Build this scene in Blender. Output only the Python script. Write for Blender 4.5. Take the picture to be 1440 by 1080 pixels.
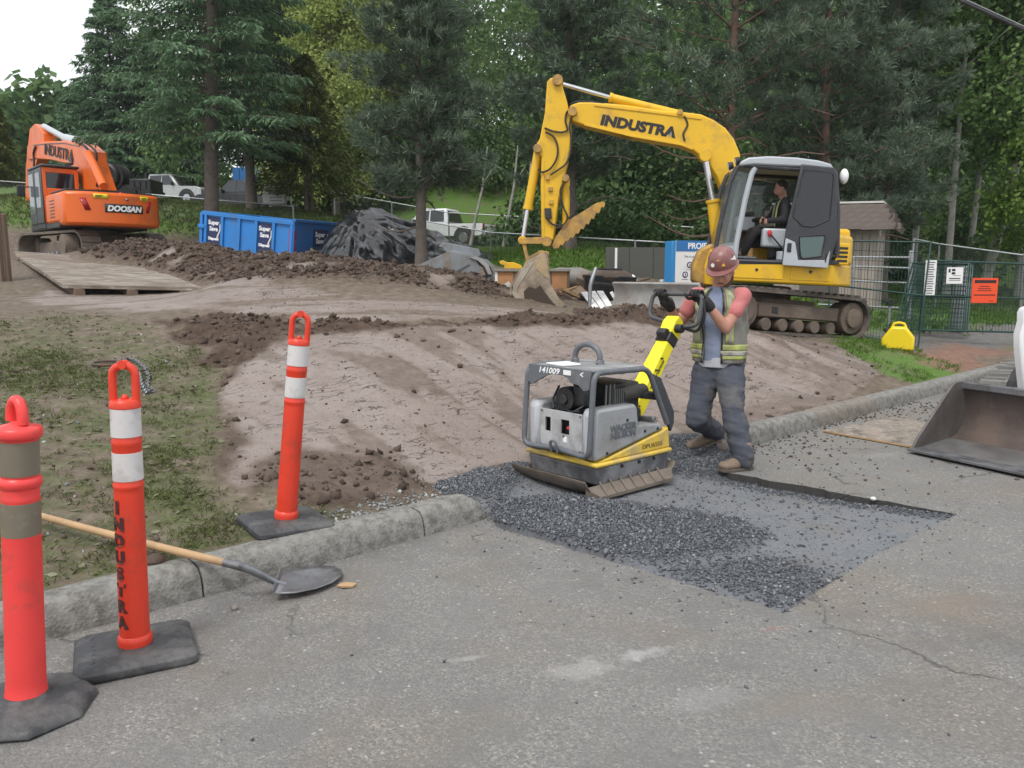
import bpy, bmesh, math, random
import numpy as np
from mathutils import Vector, Matrix
R_ = math.radians
for o in list(bpy.data.objects): bpy.data.objects.remove(o)
SC = bpy.context.scene
COL = SC.collection
random.seed(7); RNG = np.random.default_rng(11)

# ------------------------------------------------------------------ camera, sky, sun, exposure
CAM_H, PITCH, FPX = 1.45, R_(7.8), 1100.0
cam = bpy.data.cameras.new('camera'); cam.sensor_width = 36; cam.lens = 36*FPX/1440; cam.clip_end = 3000; cam.clip_start = .05
co = bpy.data.objects.new('camera', cam); COL.objects.link(co)
co.location = (0, 0, CAM_H); co.rotation_euler = (math.pi/2-PITCH, 0, 0); SC.camera = co
W = bpy.data.worlds.new('World'); SC.world = W; W.use_nodes = True
SUN_EL, SUN_AZ = R_(58), R_(205)
nt = W.node_tree; bg = nt.nodes['Background']
sk = nt.nodes.new('ShaderNodeTexSky'); sk.sky_type = 'NISHITA'; sk.sun_disc = False
sk.sun_elevation = SUN_EL; sk.sun_rotation = SUN_AZ; sk.air_density = 1; sk.dust_density = 2
mx = nt.nodes.new('ShaderNodeMix'); mx.data_type = 'RGBA'; mx.inputs[0].default_value = .88
nt.links.new(sk.outputs[0], mx.inputs[6]); mx.inputs[7].default_value = (11.0, 11.3, 11.7, 1)   # the overcast sheet of cloud
nt.links.new(mx.outputs[2], bg.inputs[0]); bg.inputs[1].default_value = .076
sl = bpy.data.lights.new('sun', 'SUN'); sl.energy = 1.5; sl.angle = R_(18); sl.color = (1, .97, .93)
so = bpy.data.objects.new('sun', sl); COL.objects.link(so)
sd = Vector((math.sin(SUN_AZ)*math.cos(SUN_EL), math.cos(SUN_AZ)*math.cos(SUN_EL), math.sin(SUN_EL)))
so.rotation_euler = sd.to_track_quat('Z', 'Y').to_euler(); so.location = (-6, -8, 20)
SC.view_settings.view_transform = 'Standard'; SC.view_settings.look = 'None'
SC.view_settings.exposure = 0.62; SC.view_settings.gamma = 1; SC.view_settings.use_curve_mapping = False
SC.render.engine = 'CYCLES'
SC.cycles.max_bounces = 6; SC.cycles.diffuse_bounces = 3; SC.cycles.glossy_bounces = 3; SC.cycles.transparent_max_bounces = 6
SC.cycles.use_denoising = True

# ------------------------------------------------------------------ sight lines of the survey: pixel + distance -> point
def ray(px, py):
    cx = (px-720)/FPX; cy = -(py-540)/FPX
    return np.array([cx, math.cos(PITCH)+cy*math.sin(PITCH), -math.sin(PITCH)+cy*math.cos(PITCH)])
def P(px, py, Y):
    d = ray(px, py); d = d*(Y/d[1]); return np.array([d[0], d[1], d[2]+CAM_H])
def G(px, py, z=0.0):
    d = ray(px, py); t = (z-CAM_H)/d[2]; return np.array([d[0]*t, d[1]*t, z])

# ------------------------------------------------------------------ numpy noise
def _hash(ix, iy, seed):
    h = (ix.astype(np.int64)*374761393 + iy.astype(np.int64)*668265263 + seed*974634277) & 0x7fffffff
    h = ((h ^ (h >> 13))*1274126177) & 0x7fffffff
    h = ((h ^ (h >> 16))*2246822519) & 0x7fffffff
    return (h & 0xffff)/65535.0
def vnoise(x, y, seed=0):
    x = np.asarray(x, float); y = np.asarray(y, float)
    ix = np.floor(x); iy = np.floor(y); fx = x-ix; fy = y-iy
    fx = fx*fx*(3-2*fx); fy = fy*fy*(3-2*fy)
    a = _hash(ix, iy, seed); b = _hash(ix+1, iy, seed); c = _hash(ix, iy+1, seed); d = _hash(ix+1, iy+1, seed)
    return (a*(1-fx)+b*fx)*(1-fy)+(c*(1-fx)+d*fx)*fy
def fbm(x, y, seed=0, octv=4, gain=.5):
    s = 0; a = 1; t = 0
    for k in range(octv):
        s = s+a*vnoise(x*2**k+k*17.3, y*2**k-k*9.1, seed+k); t += a; a *= gain
    return s/t-.5
def sstep(a, b, x):
    t = np.clip((x-a)/(b-a), 0, 1); return t*t*(3-2*t)

# ------------------------------------------------------------------ materials
MATS = {}
def nodes(m):
    m.use_nodes = True; t = m.node_tree; return t, t.nodes['Principled BSDF']
def add(t, kind, **kw):
    n = t.nodes.new(kind)
    for k, v in kw.items(): setattr(n, k, v)
    return n
def ramp(t, src, stops):
    r = t.nodes.new('ShaderNodeValToRGB'); e = r.color_ramp.elements
    while len(e) < len(stops): e.new(.5)
    for q, (p, c) in zip(e, stops): q.position = p; q.color = (*c, 1) if len(c) == 3 else c
    if src is not None: t.links.new(src, r.inputs[0])
    return r
def noise(t, vec, scale, detail=3, rough=.55, dist=0):
    n = add(t, 'ShaderNodeTexNoise'); n.inputs['Scale'].default_value = scale; n.inputs['Detail'].default_value = detail
    n.inputs['Roughness'].default_value = rough; n.inputs['Distortion'].default_value = dist
    if vec is not None: t.links.new(vec, n.inputs['Vector'])
    return n
def mixc(t, fac, a, b, mode='MIX'):
    m = add(t, 'ShaderNodeMix', data_type='RGBA', blend_type=mode)
    for i, v in ((0, fac), (6, a), (7, b)):
        if hasattr(v, 'is_linked'): t.links.new(v, m.inputs[i])
        elif isinstance(v, (int, float)): m.inputs[i].default_value = v
        else: m.inputs[i].default_value = (*v, 1)
    return m.outputs[2]
def math_(t, op, a, b=0.0):
    m = add(t, 'ShaderNodeMath', operation=op)
    for i, v in ((0, a), (1, b)):
        if hasattr(v, 'is_linked'): t.links.new(v, m.inputs[i])
        else: m.inputs[i].default_value = v
    return m.outputs[0]
def bump(t, p, h, strength=.4, dist=.01):
    b = add(t, 'ShaderNodeBump'); b.inputs['Strength'].default_value = strength; b.inputs['Distance'].default_value = dist
    t.links.new(h, b.inputs['Height']); t.links.new(b.outputs[0], p.inputs['Normal']); return b
def M(name, col, rough=.5, metal=0., var=.12, dirt=None, amt=.35, scale=6., bmp=0., bscale=80., spec=.5, rvar=.1):
    """painted / plain surface: slight tone variation, patchy dirt or wear, fine relief"""
    if name in MATS: return MATS[name]
    m = bpy.data.materials.new(name); t, p = nodes(m); MATS[name] = m
    tc = add(t, 'ShaderNodeTexCoord').outputs['Object']
    n1 = noise(t, tc, scale, 4)
    c = mixc(t, n1.outputs['Fac'], tuple(x*(1-var) for x in col), tuple(min(1, x*(1+var)) for x in col))
    if dirt is not None:
        n2 = noise(t, tc, scale*.7, 8, .68)
        lo = .62-.32*amt
        f = ramp(t, n2.outputs['Fac'], [(lo, (0, 0, 0)), (min(1, lo+.18), (1, 1, 1))]).outputs[0]
        f = math_(t, 'MULTIPLY', f, min(1, .45+amt*.6))
        c = mixc(t, f, c, dirt)
    t.links.new(c, p.inputs['Base Color'])
    r = ramp(t, n1.outputs['Fac'], [(0.3, (max(0, rough-rvar),)*3), (.7, (min(1, rough+rvar),)*3)])
    t.links.new(r.outputs[0], p.inputs['Roughness'])
    p.inputs['Metallic'].default_value = metal; p.inputs['Specular IOR Level'].default_value = spec
    if bmp > 0:
        n3 = noise(t, tc, bscale, 4, .6); bump(t, p, n3.outputs['Fac'], bmp, .01)
    return m
def glass(name, col, alpha=.35, rough=.05):
    if name in MATS: return MATS[name]
    m = bpy.data.materials.new(name); t, p = nodes(m); MATS[name] = m
    p.inputs['Base Color'].default_value = (*col, 1); p.inputs['Roughness'].default_value = rough
    p.inputs['Alpha'].default_value = alpha; p.inputs['Specular IOR Level'].default_value = .7
    return m

# ------------------------------------------------------------------ mesh builder
class MB:
    def __init__(s): s.V = []; s.F = []; s.n = 0
    def put(s, v, f, T=None):
        v = [Vector(x) for x in v]
        if T is not None: v = [T @ x for x in v]
        s.V += [tuple(x) for x in v]; s.F += [tuple(i+s.n for i in q) for q in f]; s.n += len(v); return s
    def box(s, c, d, T=None, taper=None):
        x, y, z = (k/2 for k in d); v = []
        for k in (-1, 1):
            tx, ty = (taper if (taper and k > 0) else (1, 1))
            v += [(c[0]+a*x*tx, c[1]+b*y*ty, c[2]+k*z) for a, b in ((-1, -1), (1, -1), (1, 1), (-1, 1))]
        return s.put(v, [(3, 2, 1, 0), (4, 5, 6, 7), (0, 1, 5, 4), (1, 2, 6, 5), (2, 3, 7, 6), (3, 0, 4, 7)], T)
    def hexa(s, b, t_, T=None):   # 4 bottom + 4 top points
        return s.put(list(b)+list(t_), [(3, 2, 1, 0), (4, 5, 6, 7), (0, 1, 5, 4), (1, 2, 6, 5), (2, 3, 7, 6), (3, 0, 4, 7)], T)
    def cyl(s, a, b, r, r2=None, n=12, T=None):
        a = Vector(a); b = Vector(b); r2 = r if r2 is None else r2
        ax = (b-a).normalized(); u = ax.orthogonal().normalized(); w = ax.cross(u)
        v = []
        for p, q in ((a, r), (b, r2)):
            v += [p+u*(math.cos(2*math.pi*k/n)*q)+w*(math.sin(2*math.pi*k/n)*q) for k in range(n)]
        f = [(k, (k+1) % n, n+(k+1) % n, n+k) for k in range(n)]+[tuple(range(n-1, -1, -1)), tuple(range(n, 2*n))]
        return s.put(v, f, T)
    def tube(s, pts, r, n=8, T=None, closed=False, caps=True):
        pts = [Vector(p) for p in pts]; m = len(pts); rs = r if hasattr(r, '__len__') else [r]*m
        v = []; u = None
        for i, p in enumerate(pts):
            if closed: tg = pts[(i+1) % m]-pts[i-1]
            else: tg = pts[min(i+1, m-1)]-pts[max(i-1, 0)]
            tg.normalize()
            if u is None: u = tg.orthogonal().normalized()
            else:
                u = u-tg*u.dot(tg)
                u = u.normalized() if u.length > 1e-6 else tg.orthogonal().normalized()
            w = tg.cross(u)
            v += [p+(u*math.cos(2*math.pi*k/n)+w*math.sin(2*math.pi*k/n))*rs[i] for k in range(n)]
        f = []
        for i in range(m if closed else m-1):
            a = i*n; b = ((i+1) % m)*n
            f += [(a+k, a+(k+1) % n, b+(k+1) % n, b+k) for k in range(n)]
        if caps and not closed: f += [tuple(range(n-1, -1, -1)), tuple(range((m-1)*n, m*n))]
        return s.put(v, f, T)
    def prism(s, poly, a, b):
        """poly = list of points (3d); a, b offset vectors of the two faces"""
        n = len(poly); a = Vector(a); b = Vector(b)
        v = [Vector(p)+a for p in poly]+[Vector(p)+b for p in poly]
        f = [tuple(range(n-1, -1, -1)), tuple(range(n, 2*n))]+[(k, (k+1) % n, n+(k+1) % n, n+k) for k in range(n)]
        return s.put(v, f)
    def lathe(s, prof, n=20, T=None, caps=True):
        v = []; m = len(prof)
        for r, z in prof: v += [(r*math.cos(2*math.pi*k/n), r*math.sin(2*math.pi*k/n), z) for k in range(n)]
        f = []
        for i in range(m-1): f += [(i*n+k, i*n+(k+1) % n, (i+1)*n+(k+1) % n, (i+1)*n+k) for k in range(n)]
        if caps: f += [tuple(range(n-1, -1, -1)), tuple(range((m-1)*n, m*n))]
        return s.put(v, f, T)
    def ell(s, c, r, n=12, m=8, T=None, rot=None):
        c = Vector(c); v = []; f = []
        r = r if hasattr(r, '__len__') else (r, r, r)
        for i in range(1, m):
            th = math.pi*i/m
            for k in range(n):
                ph = 2*math.pi*k/n
                p = Vector((r[0]*math.sin(th)*math.cos(ph), r[1]*math.sin(th)*math.sin(ph), r[2]*math.cos(th)))
                v.append(c+(rot @ p if rot else p))
        top = Vector((0, 0, r[2])); v += [c+(rot @ top if rot else top), c-(rot @ top if rot else top)]
        for i in range(m-2): f += [(i*n+k, (i+1)*n+k, (i+1)*n+(k+1) % n, i*n+(k+1) % n) for k in range(n)]
        a = (m-1)*n
        f += [(a, k, (k+1) % n) for k in range(n)]+[(a+1, (m-2)*n+(k+1) % n, (m-2)*n+k) for k in range(n)]
        return s.put(v, f, T)
    def torus(s, c, R, r, T=None, n=24, m=8, sx=1, sy=1):
        pts = [(c[0]+R*sx*math.cos(2*math.pi*k/n), c[1]+R*sy*math.sin(2*math.pi*k/n), c[2]) for k in range(n)]
        return s.tube(pts, r, m, T, closed=True)
    def mesh(s, name):
        me = bpy.data.meshes.new(name); me.from_pydata(s.V, [], s.F); me.validate(); return me
    def build(s, name, mat, parent=None, bevel=0., smooth=40., world=True, mods=()):
        if parent is not None and world:
            L = parent.matrix_world.translation if parent.parent is None else abs_loc(parent)
            s.V = [(x-L[0], y-L[1], z-L[2]) for x, y, z in s.V]
        return finish(s.mesh(name), name, mat, parent, bevel, smooth)
def abs_loc(o):
    L = Vector((0, 0, 0))
    while o is not None: L += o.location; o = o.parent
    return L
def finish(me, name, mat, parent=None, bevel=0., smooth=40.):
    if mat is not None: me.materials.append(mat)
    if smooth:
        me.shade_smooth(); me.set_sharp_from_angle(angle=R_(smooth))
    o = bpy.data.objects.new(name, me); COL.objects.link(o)
    if parent is not None: o.parent = parent
    if bevel > 0:
        b = o.modifiers.new('bevel', 'BEVEL'); b.width = bevel; b.segments = 2; b.limit_method = 'ANGLE'; b.angle_limit = R_(40)
    return o
def npmesh(name, V, F, k, mat, parent=None, smooth=False):
    """fast mesh from numpy: V (n,3), F (m,k)"""
    V = np.ascontiguousarray(V, np.float32); F = np.ascontiguousarray(F, np.int32)
    me = bpy.data.meshes.new(name); me.vertices.add(len(V)); me.vertices.foreach_set('co', V.ravel())
    me.loops.add(F.size); me.loops.foreach_set('vertex_index', F.ravel())
    me.polygons.add(len(F)); me.polygons.foreach_set('loop_start', np.arange(0, F.size, k, dtype=np.int32))
    me.update(calc_edges=True); me.validate()
    if smooth: me.shade_smooth()
    if mat: me.materials.append(mat)
    o = bpy.data.objects.new(name, me); COL.objects.link(o)
    if parent is not None: o.parent = parent
    return o
def color_attr(o, name, C):
    a = o.data.color_attributes.new(name, 'FLOAT_COLOR', 'POINT')
    C = np.asarray(C, np.float32)
    if C.shape[1] == 3: C = np.hstack([C, np.ones((len(C), 1), np.float32)])
    a.data.foreach_set('color', np.ascontiguousarray(C).ravel())
def tag(o, label=None, cat=None, group=None, kind=None):
    for k, v in (('label', label), ('category', cat), ('group', group), ('kind', kind)):
        if v: o[k] = v
    return o
def thing(name, label, cat, loc=(0, 0, 0), rz=0., group=None):
    o = bpy.data.objects.new(name, None); COL.objects.link(o); o.empty_display_size = .1
    o.location = tuple(float(c) for c in loc); o.rotation_euler = (0, 0, rz)
    o.matrix_world = Matrix.Translation(o.location) @ Matrix.Rotation(rz, 4, 'Z')
    return tag(o, label, cat, group)
def dup(o, parent=None, kids=True):
    c = o.copy(); COL.objects.link(c)
    if parent is not None: c.parent = parent
    if kids:
        for ch in list(o.children): dup(ch, c)
    return c
def frame(o, x, y, z=None):
    """matrix with the given x / y axis directions at o"""
    x = Vector(x).normalized(); y = Vector(y); y = (y-x*y.dot(x)).normalized(); z = x.cross(y)
    return Matrix.Translation(Vector(o)) @ Matrix((x, y, z)).transposed().to_4x4()
def text(name, s, size, T, mat, parent=None, ext=.002, bold=0., sx=1., shear=0., align='CENTER', space=1., world=True):
    """lettering as a thin mesh; T places the baseline centre, x along the line, y up, z off the surface"""
    cu = bpy.data.curves.new(name, 'FONT'); cu.body = s; cu.size = size; cu.align_x = align; cu.align_y = 'CENTER'
    cu.extrude = ext; cu.offset = bold; cu.shear = shear; cu.space_character = space; cu.resolution_u = 3
    ob = bpy.data.objects.new(name+'_curve', cu); COL.objects.link(ob)
    bpy.context.view_layer.update()
    me = bpy.data.meshes.new_from_object(ob.evaluated_get(bpy.context.evaluated_depsgraph_get()))
    bpy.data.objects.remove(ob)
    me.transform(Matrix.Diagonal((sx, 1, 1, 1))); me.transform(T)
    if parent is not None and world: me.transform(Matrix.Translation(-abs_loc(parent)))
    me.name = name; me.materials.clear(); me.materials.append(mat)
    o = bpy.data.objects.new(name, me); COL.objects.link(o)
    if parent is not None: o.parent = parent
    return o
def fuse(mb, name, mat, parent=None, voxel=.012, smooth=6, disp=None, world=True):
    """many overlapping shapes grown together into ONE continuous skin"""
    me = mb.mesh(name); o = bpy.data.objects.new(name, me); COL.objects.link(o)
    r = o.modifiers.new('r', 'REMESH'); r.mode = 'VOXEL'; r.voxel_size = voxel
    if smooth: s_ = o.modifiers.new('s', 'SMOOTH'); s_.iterations = smooth; s_.factor = .5
    bpy.context.view_layer.update()
    me2 = bpy.data.meshes.new_from_object(o.evaluated_get(bpy.context.evaluated_depsgraph_get()))
    bpy.data.objects.remove(o)
    if disp is not None:
        n = len(me2.vertices); v = np.empty(n*3, np.float32); me2.vertices.foreach_get('co', v); v = v.reshape(-1, 3)
        nn = np.empty(n*3, np.float32); me2.vertices.foreach_get('normal', nn); nn = nn.reshape(-1, 3)
        v = v+nn*disp(v)[:, None]; me2.vertices.foreach_set('co', np.ascontiguousarray(v, np.float32).ravel())
    if parent is not None and world: me2.transform(Matrix.Translation(-abs_loc(parent)))
    me2.name = name; me2.materials.clear(); me2.materials.append(mat); me2.shade_smooth()
    o = bpy.data.objects.new(name, me2); COL.objects.link(o)
    if parent is not None: o.parent = parent
    return o
def rlist(a, b, n): return [a+(b-a)*i/(n-1) for i in range(n)]
# ------------------------------------------------------------------ lie of the land
KP0 = np.array([-.13, 4.6]); KD = np.array([.733, .680]); KN = np.array([-.680, .733])   # kerb line: start of the gap, along, uphill
def uv(x, y): return (x-KP0[0])*KD[0]+(y-KP0[1])*KD[1], (x-KP0[0])*KN[0]+(y-KP0[1])*KN[1]
def xy(u, v): return KP0[0]+u*KD[0]+v*KN[0], KP0[1]+u*KD[1]+v*KN[1]
CP = []
def cw(x, y, z): CP.append((x, y, z))
def cuv(u, v, z): CP.append((*xy(u, v), z))
def cp(px, py, Y): CP.append(tuple(P(px, py, Y)))
for u in (-9, -6, -4, -3, -2, -1): cuv(u, .1, .125); cuv(u, -1.5, .05); cuv(u, .8, .17 if u > -3 else .2); cuv(u, 3, .45)
for u in (.3, 1.2, 2.1, 2.8): cuv(u, -.3, -.03); cuv(u, .4, .01)
for u in (3.6, 5, 6.5, 8, 10, 13, 17, 22): cuv(u, .1, .12); cuv(u, -1.5, .04)
cuv(-.3, .9, .13); cuv(.4, 1.0, .12)
for u in (-4, -3): cuv(u, 5, .72)
cuv(-2.2, 4.8, .68); cuv(-2.5, 2, .33); cuv(-6, 6, .9); cuv(-1.4, 3, .5); cuv(-1.2, 1.5, .25)
cw(-2.9, 8.25, .84); cw(-1, 9.2, .97); cw(.3, 9.6, .95); cw(1.6, 10, .9); cw(3.2, 10.7, .74); cw(5.2, 11.9, .46); cw(7.2, 12.8, .26)
for (u, v, z) in ((.3, 2.6, .56), (2, 2.2, .52), (3.4, 2.0, .5), (5, 1.5, .46), (6.6, 1.1, .35)): cuv(u, v, z)
cp(150, 425, 11.5); cp(300, 413, 11.5); cp(600, 420, 11.5); cp(720, 435, 11); cp(900, 442, 12); cp(1000, 450, 12.3)
cp(60, 425, 12.2); cp(-150, 420, 12)
cw(2.5, 12.6, .68); cw(4, 12.2, .6); cw(5.3, 12.6, .5); cw(4, 14, .62)
cp(285, 415, 13.2); cp(100, 372, 17.5); cp(20, 368, 17); cp(300, 400, 15.5); cp(480, 405, 15); cp(640, 415, 14); cp(760, 414, 14.5); cw(-.1, 15.2, 1.04); cw(1.0, 15.2, .98); cw(1.5, 14.2, .95); cp(755, 439, 13.0); cp(800, 438, 13.2); cp(700, 436, 12.6); cw(3.4, 11.5, .68)
cw(-7.5, 24, 1.95); cw(-13.9, 26.4, 1.86); cw(-11.8, 24.6, 1.84); cw(-15.8, 25, 1.86); cw(-9, 20, 1.9); cw(-3, 20, 1.75); cw(-4, 24, 1.7)
cp(240, 322, 29); cp(60, 320, 29); cp(30, 275, 34); cp(260, 290, 33); cp(450, 300, 32); cp(245, 289, 48); cp(350, 296, 46)
cp(646, 352, 40); cp(620, 362, 27); cp(700, 375, 20); cp(850, 345, 26); cp(900, 402, 17); cp(600, 372, 20); cp(960, 395, 19)
cp(1230, 432, 20); cp(1262, 491, 13.5); cp(1300, 462, 17); cp(1420, 455, 20); cp(1380, 470, 17); cp(1400, 430, 26); cp(1400, 418, 30); cp(1100, 420, 24)
for x, y, z in ((-30, 20, 2.0), (-30, 40, 5.4), (0, 45, 6.5), (18, 42, 4), (40, 30, 1.5), (30, 15, .3), (-12, 10, 1.0), (-20, 5, .3), (-60, 72, 8), (0, 70, 17), (40, 70, 16), (-70, 140, 22), (-95, 165, 33),
                (80, 140, 34), (0, 140, 42), (-90, 20, 3), (80, 20, 2), (60, 0, .0), (-60, -10, 0), (0, -20, -.05), (60, -20, 0), (-150, 250, 50), (0, 260, 80), (150, 250, 80), (-200, 0, 3), (200, 0, 3), (200, -60, 0), (-200, -60, 0)): cw(x, y, z)
CP = np.array(CP)
def _tk(r2): return .5*r2*np.log(r2+1e-9)
_n = len(CP); _d2 = ((CP[:, None, :2]-CP[None, :, :2])**2).sum(-1)
_A = np.zeros((_n+3, _n+3)); _A[:_n, :_n] = _tk(_d2)+np.eye(_n)*.02; _A[:_n, _n] = 1; _A[:_n, _n+1:] = CP[:, :2]; _A[_n, :_n] = 1; _A[_n+1:, :_n] = CP[:, :2].T
_w = np.linalg.solve(_A, np.concatenate([CP[:, 2], [0, 0, 0]]))
def tps(x, y):
    x = np.asarray(x, float); y = np.asarray(y, float); sh = x.shape; x = x.ravel(); y = y.ravel(); out = np.empty(len(x))
    for i in range(0, len(x), 20000):
        a = x[i:i+20000]; b = y[i:i+20000]
        d2 = (a[:, None]-CP[None, :, 0])**2+(b[:, None]-CP[None, :, 1])**2
        out[i:i+20000] = _tk(d2) @ _w[:_n]+_w[_n]+_w[_n+1]*a+_w[_n+2]*b
    return out.reshape(sh)
# long heap of spoil thrown up behind the flattened bank
BERM = np.array([(-11.2, 20.6, .12, 1.1), (-8.8, 18.6, .48, 1.15), (-6.9, 17.3, .56, 1.15), (-5.0, 15.6, .58, 1.4), (-3.4, 14.7, .56, 1.6), (-2.2, 14.0, .50, 1.4), (-1.2, 13.5, .36, 1.1), (-.4, 13.1, .16, .8), (.3, 12.9, .03, .6)])
def berm(x, y):
    h = np.zeros_like(x); 
    for a, b in zip(BERM[:-1], BERM[1:]):
        d = b[:2]-a[:2]; t = np.clip(((x-a[0])*d[0]+(y-a[1])*d[1])/(d@d), 0, 1)
        q = np.hypot(x-a[0]-t*d[0], y-a[1]-t*d[1])*np.where(y < a[1]+t*d[1], 1-.42*sstep(-5.6, -4.2, x), 1.); hh = a[2]+t*(b[2]-a[2]); ww = a[3]+t*(b[3]-a[3])
        h = np.maximum(h, hh*np.exp(-(q/ww)**2*1.1))
    return h*(1+.5*fbm(x*.9, y*.9, 5, 3))
def base_h(x, y):
    x = np.asarray(x, float); y = np.asarray(y, float)
    return tps(x, y)+berm(x, y)
def hit(px, py, lo=2.5, hi=60):
    d = ray(px, py); ys = np.linspace(lo, hi, 1500); t = ys/d[1]
    X = d[0]*t; Z = CAM_H+d[2]*t; h = np.where(uv(X, ys)[1] < 0, 0, base_h(X, ys))
    k = np.argmax(Z <= h)
    return np.array([X[k], ys[k]])
def zone_poly(pts): return np.array([hit(*p) for p in pts])
def inside(poly, x, y):
    r = np.zeros(x.shape, bool); n = len(poly)
    for i in range(n):
        x1, y1 = poly[i]; x2, y2 = poly[(i+1) % n]
        c = ((y1 > y) != (y2 > y)) & (x < (x2-x1)*(y-y1)/(y2-y1+1e-12)+x1)
        r ^= c
    return r
def edge_dist(poly, x, y):
    d = np.full(x.shape, 1e9)
    for i in range(len(poly)):
        a = poly[i]; b = poly[(i+1) % len(poly)]-a
        t = np.clip(((x-a[0])*b[0]+(y-a[1])*b[1])/(b@b+1e-12), 0, 1)
        d = np.minimum(d, np.hypot(x-a[0]-t*b[0], y-a[1]-t*b[1]))
    return d
def soft(poly, x, y, w, seed=3, wob=.3, fr=2.2):
    """0..1 mask of a patch with an uneven, soft edge"""
    out = np.zeros(x.shape); mn = poly.min(0)-1.5; mxx = poly.max(0)+1.5
    k = (x > mn[0]) & (x < mxx[0]) & (y > mn[1]) & (y < mxx[1])
    xs = x[k]; ys = y[k]
    d = edge_dist(poly, xs, ys)*np.where(inside(poly, xs, ys), 1, -1)
    out[k] = sstep(-w, w, d+wob*2*fbm(xs*fr, ys*fr, seed, 4)); return out
Z_CLAY = zone_poly([(318, 545), (318, 610), (345, 690), (420, 700), (560, 695), (690, 665), (760, 640), (860, 615), (985, 600), (1075, 600), (1180, 560), (1235, 535), (1215, 505), (1150, 478), (1050, 466), (1000, 458), (900, 455), (700, 458), (600, 463), (480, 468), (400, 478), (340, 505)])
Z_TRACK = zone_poly([(30, 418), (60, 408), (250, 402), (480, 410), (640, 424), (760, 440), (660, 449), (520, 453), (430, 456), (330, 440), (150, 434)])
Z_RIDGE = zone_poly([(190, 450), (330, 441), (430, 457), (520, 454), (660, 449), (800, 441), (1000, 449), (1100, 462), (1000, 462), (900, 459), (780, 462), (700, 458), (560, 470), (480, 470), (400, 483), (330, 520), (290, 500)])
Z_TOE = zone_poly([(345, 690), (335, 650), (430, 625), (500, 650), (560, 640), (605, 665), (600, 694), (470, 712), (380, 712)])
Z_LAWN = np.array([xy(-9, .1), xy(-.55, .1), xy(-.9, 1.0)]+[tuple(hit(*p)) for p in ((335, 700), (312, 610), (310, 545), (235, 475), (170, 448), (0, 436))]+[xy(-9, 8)])
Z_RGRASS = zone_poly([(1165, 484), (1235, 474), (1310, 505), (1372, 530), (1372, 545), (1320, 552), (1285, 535), (1230, 518)])
Z_RED = zone_poly([(1270, 492), (1340, 480), (1425, 487), (1375, 530), (1310, 512)])
Z_PATH = zone_poly([(1220, 470), (1300, 470), (1440, 455), (1600, 450), (1600, 480), (1440, 480), (1400, 490), (1330, 482), (1270, 490)])
Z_WORK = np.array([(-30, 17), (-12, 12.5), (-3, 8.5), (2, 8), (5.5, 11.5), (5.8, 14), (3.5, 17), (4.5, 19), (0, 19.5), (-3, 26), (-9, 29), (-30, 28)])
def zones(x, y):
    u, v = uv(x, y)
    clay = np.maximum(soft(Z_CLAY, x, y, .035, 3, .16), soft(Z_TRACK, x, y, .15, 4, .6, 1.2)*(1-.85*sstep(.06, .16, fbm((x*.5+y*.25)*1.1, (y-.2*x)*3.2, 58, 4))))
    rough = np.maximum.reduce([soft(Z_RIDGE, x, y, .10, 8, .42), soft(Z_TOE, x, y, .08, 9, .25)*.85, sstep(.10, .28, berm(x, y))])
    patch = sstep(.09, .15, fbm(u*3.4, v*.8, 31, 4))*soft(Z_CLAY, x, y, .1, 3, .16)      # crumbs dragged along the blade strokes
    smear = sstep(.05, .15, fbm(x*.9, y*.9, 44, 3))*sstep(.14, .32, berm(x, y))*.85        # flattened faces on the heap
    rough = np.maximum(rough*(1-smear), patch*.55)
    _uu = u+.12*fbm(u*.6, v*.6, 33, 2); _fr = _uu/.62-np.floor(_uu/.62)
    seam = np.exp(-((_fr-.95)/.07)**2)*sstep(-.04, .12, fbm(u*2.2, v*1.6, 34, 4))*soft(Z_CLAY, x, y, .1, 3, .16)
    rough = np.maximum(rough, seam*.62)
    sw = soft(Z_CLAY, x, y, .13, 3, .16); rim = 4*sw*(1-sw)*sstep(2.2, .6, u)*sstep(-.12, .08, fbm(x*4, y*4, 57, 3))
    rough = np.maximum(rough, rim*.8)
    churn = soft(Z_CLAY, x, y, .12, 3, .16)*sstep(4.6, 6.4, u+1.6*fbm(u*1.5, v*.8, 46, 3))*(.25+.75*sstep(-.05, .15, fbm(u*4.5, v*1.1, 47, 4)))
    toe2 = soft(Z_CLAY, x, y, .12, 3, .16)*sstep(.95, .35, v+.5*fbm(u*1.6, v*2, 48, 3))*sstep(2.6, 3.2, u)
    rough = np.maximum.reduce([rough, churn*.7, toe2*.6])
    clay = np.maximum(clay, smear)*(1-rough)
    lawn = soft(Z_LAWN, x, y, .12, 12, .25)*(1-clay)*(1-rough)
    lawn = lawn*sstep(10.5, 6.5, y+1.5*fbm(x*.6, y*.6, 77, 3))
    work = soft(Z_WORK, x, y, .6, 13, 1.0, .5)
    rgr = soft(Z_RGRASS, x, y, .2, 14, .5)
    red = soft(Z_RED, x, y, .3, 15, .5); path = soft(Z_PATH, x, y, .4, 16, .5)
    far = sstep(13.5, 15, y)*(1-work)*(1-path)*(1-red)
    return dict(u=u, v=v, clay=clay, rough=rough, lawn=lawn, work=work, rgr=rgr, red=red, path=path, far=far)
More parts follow.
